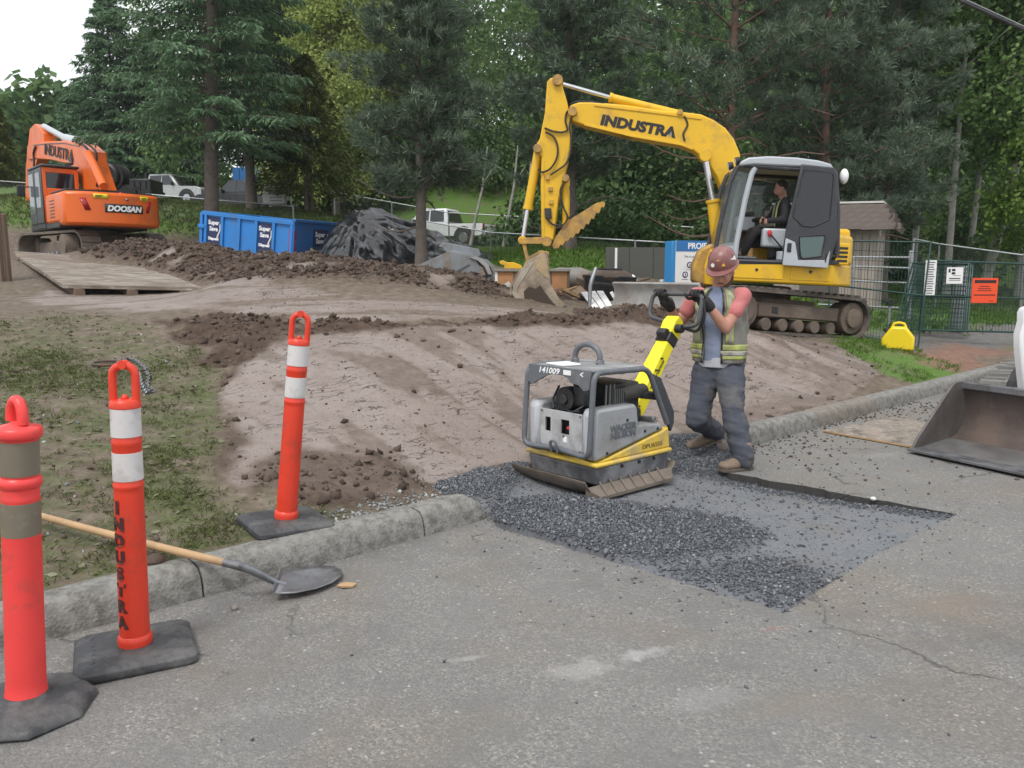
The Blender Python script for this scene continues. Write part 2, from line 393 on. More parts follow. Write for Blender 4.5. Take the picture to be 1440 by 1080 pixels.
def full_h(x, y, zn=None):
    zn = zn or zones(x, y); u, v = zn['u'], zn['v']
    h = base_h(x, y)
    near = sstep(30, 14, y)
    r = zn['rough']
    toe_ = 1-.6*soft(Z_TOE, x, y, .2, 9, .2)
    onbk = 1-.75*soft(Z_CLAY, x, y, .1, 3, .1)*(1-soft(Z_TOE, x, y, .2, 9, .2))
    h = h+r*near*toe_*onbk*(.2*fbm(x*2.6, y*2.6, 21, 3)+.13*np.abs(fbm(x*8, y*8, 22, 3))*1.2+.07*fbm(x*20, y*20, 23, 2))
    c = zn['clay']
    uu = u+.12*fbm(u*.6, v*.6, 33, 2); k = np.floor(uu/.62); fr = uu/.62-k
    step = .035*np.maximum(0, np.sin(u*16+2*fbm(u, v, 49, 2)))*sstep(4.8, 6, u)*sstep(.0, .2, fbm(u*1.2, v*.9, 50, 3)+.12)+(_hash(k, k*0, 5)-.5)*.04*(1-sstep(.9, 1., fr))+(_hash(k+1, k*0, 5)-.5)*.04*sstep(.9, 1., fr)
    onb = soft(Z_CLAY, x, y, .2, 3, .1)
    h = h+c*(.012*fbm(x*6, y*6, 24, 3)+.006*fbm(x*30, y*30, 25, 2))+onb*(step+.018*np.exp(-((fr-.95)/.05)**2)*(fbm(u*2, v*3, 36, 3)+.3))
    ln = 1-np.clip(c+r, 0, 1)
    h = h+ln*near*(.03*fbm(x*1.6, y*1.6, 26, 3)+.016*fbm(x*9, y*9, 27, 3)+.008*fbm(x*33, y*33, 28, 2))*sstep(.05, .4, v)
    h = h+sstep(20, 60, y)*1.2*fbm(x*.12, y*.12, 29, 3)
    h = np.maximum(h, -1.5)
    gap = sstep(-.25, .05, u)*sstep(3.05, 2.8, u)
    lim = np.where(v < .02, -.10, 9)
    lim = np.where((v >= .02) & (v < .16), np.where(gap > .5, 9, .10), lim)
    h = np.minimum(h, lim)
    return np.where((v < .05) & (gap > .5), np.minimum(h, -.085), h)
def zat(x, y):
    return float(full_h(np.array([float(x)]), np.array([float(y)]))[0])

def axis(lo, hi, step, out_lo, out_hi, g=1.13):
    a = list(np.arange(lo, hi+1e-6, step)); s = step
    while a[-1] < out_hi: s *= g; a.append(a[-1]+s)
    s = step
    while a[0] > out_lo: s *= g; a.insert(0, a[0]-s)
    return np.array(a)
_us = axis(-6.2, 9.6, .042, -170, 190); _vs = list(np.arange(-.12, 5.2, .037)); _s = .037
while _vs[-1] < 16: _s = min(.085, _s*1.05); _vs.append(_vs[-1]+_s)
while _vs[-1] < 250: _s *= 1.06; _vs.append(_vs[-1]+_s)
_vs = np.array([-95, -50, -20, -6, -1.2, -.5]+_vs)
_U, _Vv = np.meshgrid(_us, _vs); GX, GY = xy(_U, _Vv)
GZN = zones(GX.ravel(), GY.ravel())
GZ = full_h(GX.ravel(), GY.ravel(), GZN)
_nu, _nv = len(_us), len(_vs)
_idx = np.arange(_nu*_nv).reshape(_nv, _nu)
_F = np.stack([_idx[:-1, :-1], _idx[:-1, 1:], _idx[1:, 1:], _idx[1:, :-1]], -1).reshape(-1, 4)
ground = npmesh('ground', np.stack([GX.ravel(), GY.ravel(), GZ], -1), _F, 4, None, smooth=True)
tag(ground, kind='structure')
color_attr(ground, 'za', np.stack([GZN['clay'], GZN['rough'], GZN['lawn'], np.ones(len(GZ))], -1))
_k = np.floor((GZN['u']+.12*fbm(GZN['u']*.6, GZN['v']*.6, 33, 2))/.62); color_attr(ground, 'zc', np.stack([_hash(_k, _k*0, 5)]*3, -1))
color_attr(ground, 'zb', np.stack([np.maximum(GZN['rgr'], GZN['far']), GZN['red'], GZN['path'], np.ones(len(GZ))], -1))
m = bpy.data.materials.new('earth'); t, p = nodes(m)
geo = add(t, 'ShaderNodeNewGeometry').outputs['Position']
A = add(t, 'ShaderNodeVertexColor', layer_name='za'); B = add(t, 'ShaderNodeVertexColor', layer_name='zb')
sa = add(t, 'ShaderNodeSeparateColor'); t.links.new(A.outputs[0], sa.inputs[0]); sb = add(t, 'ShaderNodeSeparateColor'); t.links.new(B.outputs[0], sb.inputs[0])
n1 = noise(t, geo, 1.3, 6, .6); n2 = noise(t, geo, 9, 6, .65); n3 = noise(t, geo, 45, 4, .6)
soil = ramp(t, n2.outputs[0], [(.3, (.075, .055, .04)), (.55, (.15, .118, .088)), (.8, (.24, .205, .165))]).outputs[0]
dark = ramp(t, n2.outputs[0], [(.3, (.042, .026, .018)), (.55, (.078, .051, .036)), (.78, (.135, .096, .074))]).outputs[0]
clay = ramp(t, n2.outputs[0], [(.25, (.19, .15, .131)), (.5, (.25, .202, .18)), (.8, (.31, .258, .234))]).outputs[0]
clay = mixc(t, ramp(t, n1.outputs[0], [(.42, (0, 0, 0)), (.6, (1, 1, 1))]).outputs[0], clay, mixc(t, .5, clay, (.33, .29, .265)))
stv = add(t, 'ShaderNodeVertexColor', layer_name='zc'); clay = mixc(t, math_(t, 'MULTIPLY', stv.outputs[0], .4), clay, (.18, .14, .122))
# cracks that run along the slope's contour
u_ax = add(t, 'ShaderNodeMapping'); u_ax.inputs['Rotation'].default_value = (0, 0, -math.atan2(KD[1], KD[0])); u_ax.inputs['Scale'].default_value = (1, 1, 1); t.links.new(geo, u_ax.inputs[0])
ns = noise(t, geo, 4, 4, .6); wob = mixc(t, .10, u_ax.outputs[0], ns.outputs[1], 'LINEAR_LIGHT')
sc_ = add(t, 'ShaderNodeMapping'); sc_.inputs['Scale'].default_value = (1.5, 11.0, 11.0); t.links.new(wob, sc_.inputs[0])
vo = add(t, 'ShaderNodeTexVoronoi', feature='DISTANCE_TO_EDGE'); vo.inputs['Scale'].default_value = 1.0; t.links.new(sc_.outputs[0], vo.inputs[0])
gate = ramp(t, noise(t, geo, 3.2, 6, .75).outputs[0], [(.51, (0, 0, 0)), (.6, (1, 1, 1))]).outputs[0]
crack = math_(t, 'MULTIPLY', ramp(t, vo.outputs[0], [(0, (1, 1, 1)), (.065, (0, 0, 0))]).outputs[0], gate)
crack = math_(t, 'MULTIPLY', crack, sa.outputs[0])
clay = mixc(t, crack, clay, (.05, .036, .028))
spk = ramp(t, noise(t, geo, 26, 5, .7).outputs[0], [(.6, (0, 0, 0)), (.66, (1, 1, 1))]).outputs[0]
clay = mixc(t, spk, clay, (.1, .07, .052))
turf = ramp(t, n3.outputs[0], [(.3, (.035, .05, .014)), (.6, (.085, .115, .03)), (.8, (.14, .15, .055))]).outputs[0]
tm = ramp(t, noise(t, geo, 3.2, 7, .7).outputs[0], [(.42, (.04, .04, .04)), (.62, (.78, .78, .78))]).outputs[0]
c = mixc(t, math_(t, 'MULTIPLY', tm, sa.outputs[2]), soil, turf)
brt = ramp(t, n3.outputs[0], [(.3, (.05, .10, .015)), (.6, (.10, .19, .03)), (.8, (.16, .24, .05))]).outputs[0]
gm = ramp(t, noise(t, geo, 1.6, 7, .7).outputs[0], [(.36, (.25, .25, .25)), (.52, (1, 1, 1))]).outputs[0]
c = mixc(t, math_(t, 'MULTIPLY', gm, sb.outputs[0]), c, brt)
c = mixc(t, sb.outputs[1], c, ramp(t, n2.outputs[0], [(.3, (.15, .08, .055)), (.7, (.25, .15, .11))]).outputs[0])
c = mixc(t, sb.outputs[2], c, ramp(t, n2.outputs[0], [(.3, (.09, .085, .08)), (.7, (.2, .19, .18))]).outputs[0])
c = mixc(t, sa.outputs[1], c, dark); c = mixc(t, sa.outputs[0], c, clay)
t.links.new(c, p.inputs['Base Color'])
rr = mixc(t, sa.outputs[0], (.9,)*3, (.62,)*3); t.links.new(rr, p.inputs['Roughness']); p.inputs['Specular IOR Level'].default_value = .35
hh = math_(t, 'SUBTRACT', math_(t, 'ADD', n3.outputs[0], math_(t, 'MULTIPLY', n2.outputs[0], .8)), math_(t, 'MULTIPLY', crack, 2.2))
bump(t, p, hh, .55, .02)
ground.data.materials.append(m)

# ------------------------------------------------------------------ road with a real cut-out
HA = G(700, 741)[:2]; HB = G(1103, 862)[:2]; HC = G(1215, 790)[:2]; HD = G(1346, 723)[:2]; HE = G(1010, 662)[:2]; HF = np.array(xy(2.98, .03)); HA0 = np.array(xy(.03, .03))
RT = .075
road = bmesh.new()
FAR_L = np.array(xy(-60, .03)); FAR_R = np.array(xy(120, .03)); BK_L = np.array(xy(-60, -90)); BK_R = np.array(xy(120, -90))
def quadprism(bm, pts, z0, z1):
    lo = [bm.verts.new((*q, z0)) for q in pts]; hi = [bm.verts.new((*q, z1)) for q in pts]; n = len(pts)
    bm.faces.new(hi); bm.faces.new(lo[::-1])
    for k in range(n): bm.faces.new((lo[k], lo[(k+1) % n], hi[(k+1) % n], hi[k]))
def wob_edge(a, b, n, amp, seed):
    q = np.linspace(0, 1, n)[:, None]; d = b-a; nn = np.array([-d[1], d[0]])/np.hypot(*d)
    pts = a+d*q; k = np.sin(np.pi*q[:, 0])**.4
    return pts+nn*(amp*2*fbm(q[:, 0]*n*.45, q[:, 0]*0+seed, seed, 3)*k)[:, None]
E_AB = wob_edge(HA, HB, 40, .025, 51); E_BC = wob_edge(HB, HC, 16, .012, 52); E_CD = wob_edge(HC, HD, 16, .02, 53); E_DE = wob_edge(HD, HE, 60, .03, 54); E_EF = wob_edge(HE, HF, 12, .04, 55)
HOLE = np.vstack([HA0[None], E_AB[:-1], E_BC[:-1], E_CD[:-1], E_DE[:-1], E_EF])
# left of the cut, below it, right of it
quadprism(road, [FAR_L, BK_L, HB+np.array([0, -60]), HB]+list(E_AB[-2::-1])+[HA0], -RT, 0)
quadprism(road, [HB, HB+np.array([0, -60]), BK_R, HD+np.array([60, 0]), HD]+list(E_CD[-2::-1])+list(E_BC[-2:0:-1]), -RT, 0)
quadprism(road, [HD, HD+np.array([60, 0]), FAR_R, HF]+list(E_EF[-2::-1])+list(E_DE[-2:0:-1]), -RT, 0)
bmesh.ops.recalc_face_normals(road, faces=road.faces)
bmesh.ops.triangulate(road, faces=[f for f in road.faces if len(f.verts) > 4], ngon_method='EAR_CLIP')
me = bpy.data.meshes.new('road'); road.to_mesh(me); road.free()
m = bpy.data.materials.new('asphalt'); t, p = nodes(m)
geo = add(t, 'ShaderNodeNewGeometry').outputs['Position']
g1 = noise(t, geo, .55, 6, .62); g2 = noise(t, geo, 3.5, 7, .7); g3 = noise(t, geo, 140, 3, .6)
v1 = add(t, 'ShaderNodeTexVoronoi'); v1.inputs['Scale'].default_value = 120; t.links.new(geo, v1.inputs[0])
v2 = add(t, 'ShaderNodeTexVoronoi'); v2.inputs['Scale'].default_value = 48; t.links.new(geo, v2.inputs[0])
base = ramp(t, g1.outputs[0], [(.3, (.125, .118, .112)), (.5, (.165, .16, .152)), (.7, (.195, .188, .178))]).outputs[0]
base = mixc(t, ramp(t, g2.outputs[0], [(.38, (0, 0, 0)), (.62, (.7, .7, .7))]).outputs[0], base, (.205, .198, .188))
tan = ramp(t, noise(t, geo, .9, 5, .6, .6).outputs[0], [(.5, (0, 0, 0)), (.7, (.6, .6, .6))]).outputs[0]
base = mixc(t, tan, base, (.2, .165, .13))
sv = add(t, 'ShaderNodeSeparateColor'); t.links.new(v1.outputs['Color'], sv.inputs[0])
chip = ramp(t, sv.outputs[0], [(.0, (.68, .68, .68)), (.5, (.95, .95, .95)), (.82, (1.1, 1.1, 1.08)), (.97, (1.5, 1.46, 1.4))]).outputs[0]
fade = ramp(t, g2.outputs[0], [(.35, (.25, .25, .25)), (.6, (.9, .9, .9))]).outputs[0]
base = mixc(t, fade, base, mixc(t, 1.0, base, chip, 'MULTIPLY'))
sv2 = add(t, 'ShaderNodeSeparateColor'); t.links.new(v2.outputs['Color'], sv2.inputs[0])
big = ramp(t, sv2.outputs[1], [(.965, (0, 0, 0)), (.975, (.6, .6, .6))]).outputs[0]
dsk = ramp(t, v2.outputs['Distance'], [(.28, (1, 1, 1)), (.4, (0, 0, 0))]).outputs[0]
base = mixc(t, math_(t, 'MULTIPLY', big, dsk), base, (.42, .41, .39))
# pale scuffed spots and a few hairline cracks
def blob(px, py, rx, ry, seed, hard=.25):
    c0 = G(px, py); mp = add(t, 'ShaderNodeMapping'); mp.vector_type = 'TEXTURE'; mp.inputs['Location'].default_value = tuple(c0); mp.inputs['Rotation'].default_value = (0, 0, R_(20)); mp.inputs['Scale'].default_value = (rx, ry, 1)
    t.links.new(geo, mp.inputs[0]); ln = add(t, 'ShaderNodeVectorMath', operation='LENGTH'); t.links.new(mp.outputs[0], ln.inputs[0])
    nn = noise(t, geo, 9, 6, .7); d = math_(t, 'ADD', ln.outputs[1], math_(t, 'MULTIPLY', nn.outputs[0], 1.3))
    return ramp(t, d, [(.75, (1, 1, 1)), (1.0+hard, (0, 0, 0))]).outputs[0]
for (px, py, rx, ry, a, colr) in ((905, 918, .26, .16, .5, (.42, .41, .4)), (830, 940, .5, .25, .35, (.4, .39, .37)), (660, 925, .2, .06, .35, (.4, .39, .37)), (1000, 980, .6, .25, .3, (.3, .29, .28)), (1090, 885, .2, .1, .3, (.3, .13, .1)),
                                  (1240, 640, .8, .35, .4, (.27, .25, .225)), (1120, 990, .9, .3, .35, (.2, .165, .13)), (1330, 850, .8, .4, .4, (.21, .17, .135)), (350, 1000, .5, .2, .25, (.25, .24, .23))):
    base = mixc(t, math_(t, 'MULTIPLY', blob(px, py, rx, ry, 1), a), base, colr)
w1 = noise(t, geo, 1.6, 5, .6); wv = mixc(t, .25, geo, w1.outputs[1], 'LINEAR_LIGHT')
v3 = add(t, 'ShaderNodeTexVoronoi', feature='DISTANCE_TO_EDGE'); v3.inputs['Scale'].default_value = .55; t.links.new(wv, v3.inputs[0])
cg = ramp(t, noise(t, geo, .8, 4, .6).outputs[0], [(.5, (0, 0, 0)), (.56, (1, 1, 1))]).outputs[0]
ck = math_(t, 'MULTIPLY', ramp(t, v3.outputs[0], [(0, (1, 1, 1)), (.006, (0, 0, 0))]).outputs[0], cg)
base = mixc(t, math_(t, 'MULTIPLY', ck, .75), base, (.05, .048, .045))
nz = add(t, 'ShaderNodeSeparateXYZ'); t.links.new(add(t, 'ShaderNodeNewGeometry').outputs['Normal'], nz.inputs[0])
base = mixc(t, math_(t, 'GREATER_THAN', nz.outputs[2], .5), (.05, .048, .046), base)          # the freshly cut edge is black bitumen
t.links.new(base, p.inputs['Base Color']); p.inputs['Roughness'].default_value = .82; p.inputs['Specular IOR Level'].default_value = .4
hh = math_(t, 'ADD', math_(t, 'SUBTRACT', 1.0, v1.outputs['Distance']), math_(t, 'SUBTRACT', math_(t, 'MULTIPLY', g3.outputs[0], .6), math_(t, 'MULTIPLY', ck, 3.0)))
bump(t, p, hh, .5, .006)
road = finish(me, 'road', m, None, 0, 0); tag(road, kind='structure')

# ------------------------------------------------------------------ crushed rock bed in the cut
Z_LOOSE = np.array([G(*q)[:2] for q in ((694, 715), (700, 745), (840, 782), (950, 800), (1075, 752), (1050, 728), (900, 712), (800, 700))])
Z_LOOSE2 = np.array([G(*q)[:2] for q in ((930, 800), (1105, 862), (1180, 815), (1080, 775), (1010, 790))])
Z_LOOSE3 = np.array([G(*q)[:2] for q in ((590, 690), (600, 705), (700, 712), (735, 680), (740, 640), (700, 645), (640, 675))])
Z_LOOSE4 = np.array([G(*q)[:2] for q in ((920, 625), (915, 660), (1000, 668), (1050, 650), (985, 605), (940, 600))])
EDGE_F = np.vstack([E_CD, E_DE])
def bed_h(x, y):
    d = np.min(np.stack([np.hypot(x-q[0], y-q[1]) for q in E_DE[::3]]), 0)
    l1 = soft(Z_LOOSE, x, y, .12, 61, .1); l2 = soft(Z_LOOSE2, x, y, .15, 62, .15); l3 = soft(Z_LOOSE3, x, y, .15, 63, .12); l4 = soft(Z_LOOSE4, x, y, .12, 64, .12)
    u, v = uv(x, y)
    d0 = np.hypot(x-HD[0], y-HD[1]); d1 = np.min(np.stack([np.hypot(x-q[0], y-q[1]) for q in np.vstack([E_CD[::2], E_BC[::2], E_AB[::3]])]), 0)
    h = -.06+.042*sstep(.05, .9, d)+.035*sstep(1.0, .1, d0)+.012*sstep(.5, .05, d1)+.012*fbm(x*2, y*2, 67, 3)+.045*l1+.012*l2+.05*l3+.05*l4+.04*sstep(-.3, .3, v)+.012*fbm(x*5, y*5, 65, 3)
    return np.minimum(h, np.where(v < .05, .055*np.maximum(l1, .2), 9)), np.maximum.reduce([l1, l2*.6, l3, l4, .75*sstep(.22, .03, d)])
_xs = np.arange(-1.3, 4.4, .025); _ys = np.arange(3.1, 8.0, .025); _bx, _by = np.meshgrid(_xs, _ys)
bh, bl = bed_h(_bx.ravel(), _by.ravel())
BED = np.vstack([HOLE[1:], xy(2.98, .3), xy(2.4, .75), xy(1.5, .7), xy(.7, .75), xy(.2, .85), xy(-.5, .75), xy(-.55, .3), xy(.02, .25)])
kk = inside(BED, _bx.ravel(), _by.ravel()) | (edge_dist(BED, _bx.ravel(), _by.ravel()) < .06)
zz = bh.copy(); 
_gu, _gv = uv(_bx.ravel(), _by.ravel())
th = base_h(_bx.ravel(), _by.ravel())
zz = np.where(_gv > .12, np.maximum(th-.05+.045*sstep(.8, .35, _gv)+.012*fbm(_bx.ravel()*5, _by.ravel()*5, 66, 3), np.minimum(zz, th+.06)), zz)
_id = np.arange(len(zz)).reshape(_bx.shape); q4 = np.stack([_id[:-1, :-1], _id[:-1, 1:], _id[1:, 1:], _id[1:, :-1]], -1).reshape(-1, 4)
q4 = q4[kk[q4].all(1)]
under = ~inside(HOLE, _bx.ravel(), _by.ravel()) & (_gv < .03)
zz = np.where(under, np.minimum(zz, -.02), zz)
used = np.unique(q4); remap = np.full(len(zz), -1); remap[used] = np.arange(len(used))
bed = npmesh('patch_bed', np.stack([_bx.ravel(), _by.ravel(), zz], -1)[used], remap[q4], 4, None, smooth=True)
bed['kind'] = 'structure'; color_attr(bed, 'loose', np.stack([bl[used]]*3, -1))
m = bpy.data.materials.new('rock_fines'); t, p = nodes(m); geo = add(t, 'ShaderNodeNewGeometry').outputs['Position']
n1 = noise(t, geo, 60, 5, .7); n2 = noise(t, geo, 2.2, 5, .65); va = add(t, 'ShaderNodeVertexColor', layer_name='loose')
c = ramp(t, n1.outputs[0], [(.3, (.09, .096, .106)), (.5, (.15, .158, .172)), (.72, (.22, .228, .24))]).outputs[0]
c = mixc(t, ramp(t, n2.outputs[0], [(.42, (0, 0, 0)), (.62, (1, 1, 1))]).outputs[0], c, mixc(t, .6, c, (.2, .203, .208)))
tn = ramp(t, noise(t, geo, 1.4, 5, .6).outputs[0], [(.54, (0, 0, 0)), (.66, (.6, .6, .6))]).outputs[0]
c = mixc(t, tn, c, (.17, .155, .13)); c = mixc(t, va.outputs[0], c, (.065, .07, .079))
t.links.new(c, p.inputs['Base Color']); p.inputs['Roughness'].default_value = .8; bump(t, p, n1.outputs[0], .8, .012)
bed.data.materials.append(m)

def scatter_rocks(name, xyz, size, mat, kind='stuff', flat=.7, seed=1, tint=None):
    """many little angular stones in one mesh (octahedron-like, jittered)"""
    r = np.random.default_rng(seed); n = len(xyz)
    base = np.array([(1, 0, 0), (-1, 0, 0), (0, 1, 0), (0, -1, 0), (0, 0, 1), (0, 0, -1)], float)
    f = np.array([(0, 2, 4), (2, 1, 4), (1, 3, 4), (3, 0, 4), (2, 0, 5), (1, 2, 5), (3, 1, 5), (0, 3, 5)])
    v = base[None]*(.65+.7*r.random((n, 6, 1)))*np.stack([1+.5*r.random(n), .7+.5*r.random(n), flat*(.6+.6*r.random(n))], -1)[:, None]
    v = v+.25*(r.random((n, 6, 3))-.5)
    q = r.normal(size=(n, 4)); q[:, 1:3] *= .45; q /= np.linalg.norm(q, axis=1)[:, None]; w, a, b, c = q.T
    Rm = np.stack([1-2*(b*b+c*c), 2*(a*b-c*w), 2*(a*c+b*w), 2*(a*b+c*w), 1-2*(a*a+c*c), 2*(b*c-a*w), 2*(a*c-b*w), 2*(b*c+a*w), 1-2*(a*a+b*b)], -1).reshape(n, 3, 3)
    v = np.einsum('nij,nkj->nki', Rm, v)*np.asarray(size).reshape(-1, 1, 1)+xyz[:, None]
    o = npmesh(name, v.reshape(-1, 3), (f[None]+(np.arange(n)*6)[:, None, None]).reshape(-1, 3), 3, mat)
    tt = np.repeat(r.random((n, 1)), 6, 0) if tint is None else np.repeat(tint, 6, 0)
    color_attr(o, 'tint', np.hstack([tt]*3))
    if kind: o['kind'] = kind
    return o
def stone_mat(name, stops, rough=.75):
    m = bpy.data.materials.new(name); t, p = nodes(m); va = add(t, 'ShaderNodeVertexColor', layer_name='tint')
    c = ramp(t, va.outputs[0], stops).outputs[0]; geo = add(t, 'ShaderNodeNewGeometry').outputs['Position']
    n = noise(t, geo, 90, 3); c = mixc(t, n.outputs[0], mixc(t, 1., c, (.7, .7, .7), 'MULTIPLY'), c)
    t.links.new(c, p.inputs['Base Color']); p.inputs['Roughness'].default_value = rough; return m
ROCKM = stone_mat('crushed_rock_grey', [(0, (.055, .06, .07)), (.55, (.105, .113, .128)), (.9, (.185, .195, .212)), (1, (.3, .305, .315))], .6)
CLODM = stone_mat('earth_clod', [(0, (.04, .025, .017)), (.5, (.076, .05, .035)), (1, (.135, .098, .075))], .85)
PEBM = stone_mat('pebble_pale', [(0, (.14, .145, .14)), (.5, (.27, .28, .27)), (1, (.48, .49, .48))], .7)
r = np.random.default_rng(3)
def bed_z(x, y):
    h, l = bed_h(x, y); u, v = uv(x, y); th = base_h(x, y)
    z = np.where(v > .12, np.maximum(th-.05+.045*sstep(.8, .35, v), np.minimum(h, th+.06)), h)
    return z, l
x = r.uniform(-1.3, 4.2, 240000); y = r.uniform(3.2, 7.9, 240000); z, l = bed_z(x, y)
ok = inside(BED, x, y) & (r.random(len(x)) < .035+.965*l**1.4); x, y, z = x[ok][:60000], y[ok][:60000], z[ok][:60000]
scatter_rocks('crushed_rock', np.stack([x, y, z+.004], -1), (.0035+.009*r.random(len(x))**2)*np.where(r.random(len(x)) < .05, 1.6, 1), ROCKM, seed=4)
# crumbs kicked out on to the road round the cut
x = r.uniform(-1, 7, 26000); y = r.uniform(2.2, 9, 26000); d = edge_dist(HOLE, x, y); u, v = uv(x, y)
ok = (v < -.02) & ~inside(HOLE, x, y) & (r.random(len(x)) < .35*np.exp(-d/.16)+.015*np.exp(-d/1.2)+.004)
scatter_rocks('road_crumbs', np.stack([x[ok], y[ok], 0*x[ok]+.003], -1), r.uniform(.003, .009, ok.sum()), ROCKM, seed=5)
x = r.uniform(2, 7, 9000); y = r.uniform(5, 9, 9000); u, v = uv(x, y)
ok = (v < -.02) & (r.random(len(x)) < np.exp(v/.35)*.8+.02)& ~inside(HOLE, x, y)
scatter_rocks('soil_crumbs', np.stack([x[ok], y[ok], 0*x[ok]+.004], -1), r.uniform(.004, .016, ok.sum()), CLODM, seed=6)
# clods of turned earth, biggest on the heap and the ridge
def clods(n, xr, yr, smin, smax, thr, seed, nm, zmask='rough', p0=1.):
    r = np.random.default_rng(seed); x = r.uniform(*xr, n); y = r.uniform(*yr, n); zn = zones(x, y)
    k = (zn[zmask] > thr) & (zn['v'] > .1) & (r.random(n) < p0*(zn[zmask]**2.2*(1-.8*soft(Z_CLAY, x, y, .1, 3, .1)*(1-soft(Z_TOE, x, y, .2, 9, .2))) if zmask == 'rough' else 1)); x, y = x[k], y[k]; h = full_h(x, y, {a: b[k] for a, b in zn.items()})
    s = smin+(smax-smin)*r.random(k.sum())**6
    return scatter_rocks(nm, np.stack([x, y, h+s*.15], -1), s, CLODM, seed=seed+1, flat=.8)
clods(60000, (-6, 6.5), (4.4, 13), .004, .045, .3, 71, 'earth_clods')
clods(60000, (-13, 3), (11.5, 21), .008, .075, .3, 73, 'heap_clods')
clods(26000, (-3.5, 6.5), (4.4, 12), .004, .014, .5, 75, 'clay_crumbs', 'clay', .3)
clods(9000, (-5, 0), (3, 11), .004, .022, .3, 77, 'lawn_crumbs', 'lawn', .4)
# pale pebbles washed out behind the kerb end
pp = zone_poly([(440, 752), (470, 720), (560, 700), (700, 690), (698, 706), (560, 735), (480, 775)])
x = r.uniform(-2.2, .5, 9000); y = r.uniform(3.6, 6, 9000); k = soft(pp, x, y, .12, 81, .2) > r.random(len(x)); x, y = x[k][:1500], y[k][:1500]
zz_ = full_h(x, y); scatter_rocks('washed_pebbles', np.stack([x, y, zz_+.004], -1), r.uniform(.005, .016, len(x)), PEBM, seed=9)
x = r.uniform(-5, 0, 500); y = r.uniform(2.8, 9, 500); zn = zones(x, y); k = (zn['lawn'] > .5) & (zn['v'] > .25); x, y = x[k][:140], y[k][:140]
scatter_rocks('lawn_pebbles', np.stack([x, y, full_h(x, y)+.004], -1), r.uniform(.006, .018, len(x)), PEBM, seed=10)
# ------------------------------------------------------------------ common materials
CONC = M('kerb_concrete', (.24, .235, .215), .88, var=.3, dirt=(.11, .102, .088), amt=.58, scale=26, bmp=1., bscale=70)
CONC_MUD = M('kerb_concrete_muddy', (.23, .205, .175), .85, var=.2, dirt=(.12, .098, .08), amt=.5, scale=20, bmp=1., bscale=70)
RUB = M('black_rubber', (.035, .036, .04), .55, var=.2, dirt=(.13, .125, .12), amt=.5, scale=9, bmp=.3, bscale=60)
ORG = M('post_orange_red', (.66, .045, .018), .42, var=.1, dirt=(.24, .06, .035), amt=.34, scale=9, bmp=.1, bscale=30)
PINK = M('post_fluorescent_red', (.76, .055, .05), .42, var=.1, dirt=(.28, .07, .05), amt=.28, scale=9, bmp=.1, bscale=30)
BANDW = M('reflective_white', (.60, .58, .57), .4, var=.08, dirt=(.30, .27, .25), amt=.42, scale=12)
BANDB = M('reflective_worn_brown', (.17, .145, .105), .45, var=.12, dirt=(.3, .26, .2), amt=.2, scale=12)
INK = M('black_ink', (.02, .018, .018), .6)
WOODH = M('ash_wood', (.42, .27, .14), .55, var=.2, dirt=(.25, .15, .08), amt=.4, scale=10)
STEEL = M('worn_steel', (.25, .255, .27), .42, .75, var=.2, dirt=(.13, .12, .115), amt=.5, scale=9, bmp=.15)
GALV = M('galvanised_steel', (.36, .37, .38), .45, .6, var=.12, dirt=(.2, .19, .18), amt=.3, scale=6)
RUST = M('rusty_steel', (.10, .07, .058), .7, .3, var=.3, dirt=(.17, .085, .05), amt=.45, scale=6, bmp=.3)
WHITEP = M('white_plastic', (.82, .82, .82), .35, var=.03)
WPAINT = M('white_paint', (.78, .78, .77), .45, var=.05, dirt=(.42, .38, .33), amt=.2, scale=6)
BLK = M('black_plastic', (.018, .018, .02), .45, var=.2, dirt=(.09, .08, .07), amt=.3, scale=7)

# ------------------------------------------------------------------ kerbs in cast lengths
def kerb(name, cuts, mats, round_lo=False, round_hi=False):
    root = bpy.data.objects.new(name, None); COL.objects.link(root); root['kind'] = 'structure'
    prof = [(-.012, -.08), (-.008, .0), (.004, .08), (.018, .115), (.04, .137), (.07, .147), (.13, .15), (.175, .144), (.2, .125), (.21, .06), (.212, -.08)]
    for i, (a, b) in enumerate(zip(cuts[:-1], cuts[1:])):
        us = np.arange(a+.006, b-.004, .035); us = np.append(us, b-.004); V = []; F = []; n = len(prof)
        for k, u in enumerate(us):
            e = 1.
            if round_hi and i == len(cuts)-2: e = math.sqrt(max(.02, 1-max(0, (u-(b-.16))/.165)**2))
            if round_lo and i == 0: e = min(e, math.sqrt(max(.02, 1-max(0, ((a+.16)-u)/.165)**2)))
            j = 1-.12*math.exp(-min(u-a, b-u)/.008)
            for v, z in prof:
                q = float(fbm(np.array(u*7+z*20), np.array(v*30+u), 91, 3))*.009+float(fbm(np.array(u*1.3), np.array(v*4), 92, 2))*.006
                zz = z*e*j if z > 0 else z; vv = .1+(v-.1)*(.75+.25*e)
                x, y = xy(u, vv+q*(.6 if v < .05 else .2)); V.append((x, y, zz+(q if z > .1 else 0)))
        m = len(us)
        F = [(k*n+j, (k+1)*n+j, (k+1)*n+j+1, k*n+j+1) for k in range(m-1) for j in range(n-1)]
        mb = MB(); mb.put(V, F+[tuple(range(n)), tuple(range((m-1)*n, m*n))[::-1]])
        mb.build('kerb_segment', mats[i % len(mats)], root, smooth=50)
    return root
kerb('kerb', [-9, -6.2, -3.4, -1.75, -.5, -.015], [CONC], round_hi=True)
kerb('kerb', [3.0, 4.25, 5.6, 7.4, 9.2, 11.2], [CONC, CONC_MUD, CONC, CONC, CONC], round_lo=False)

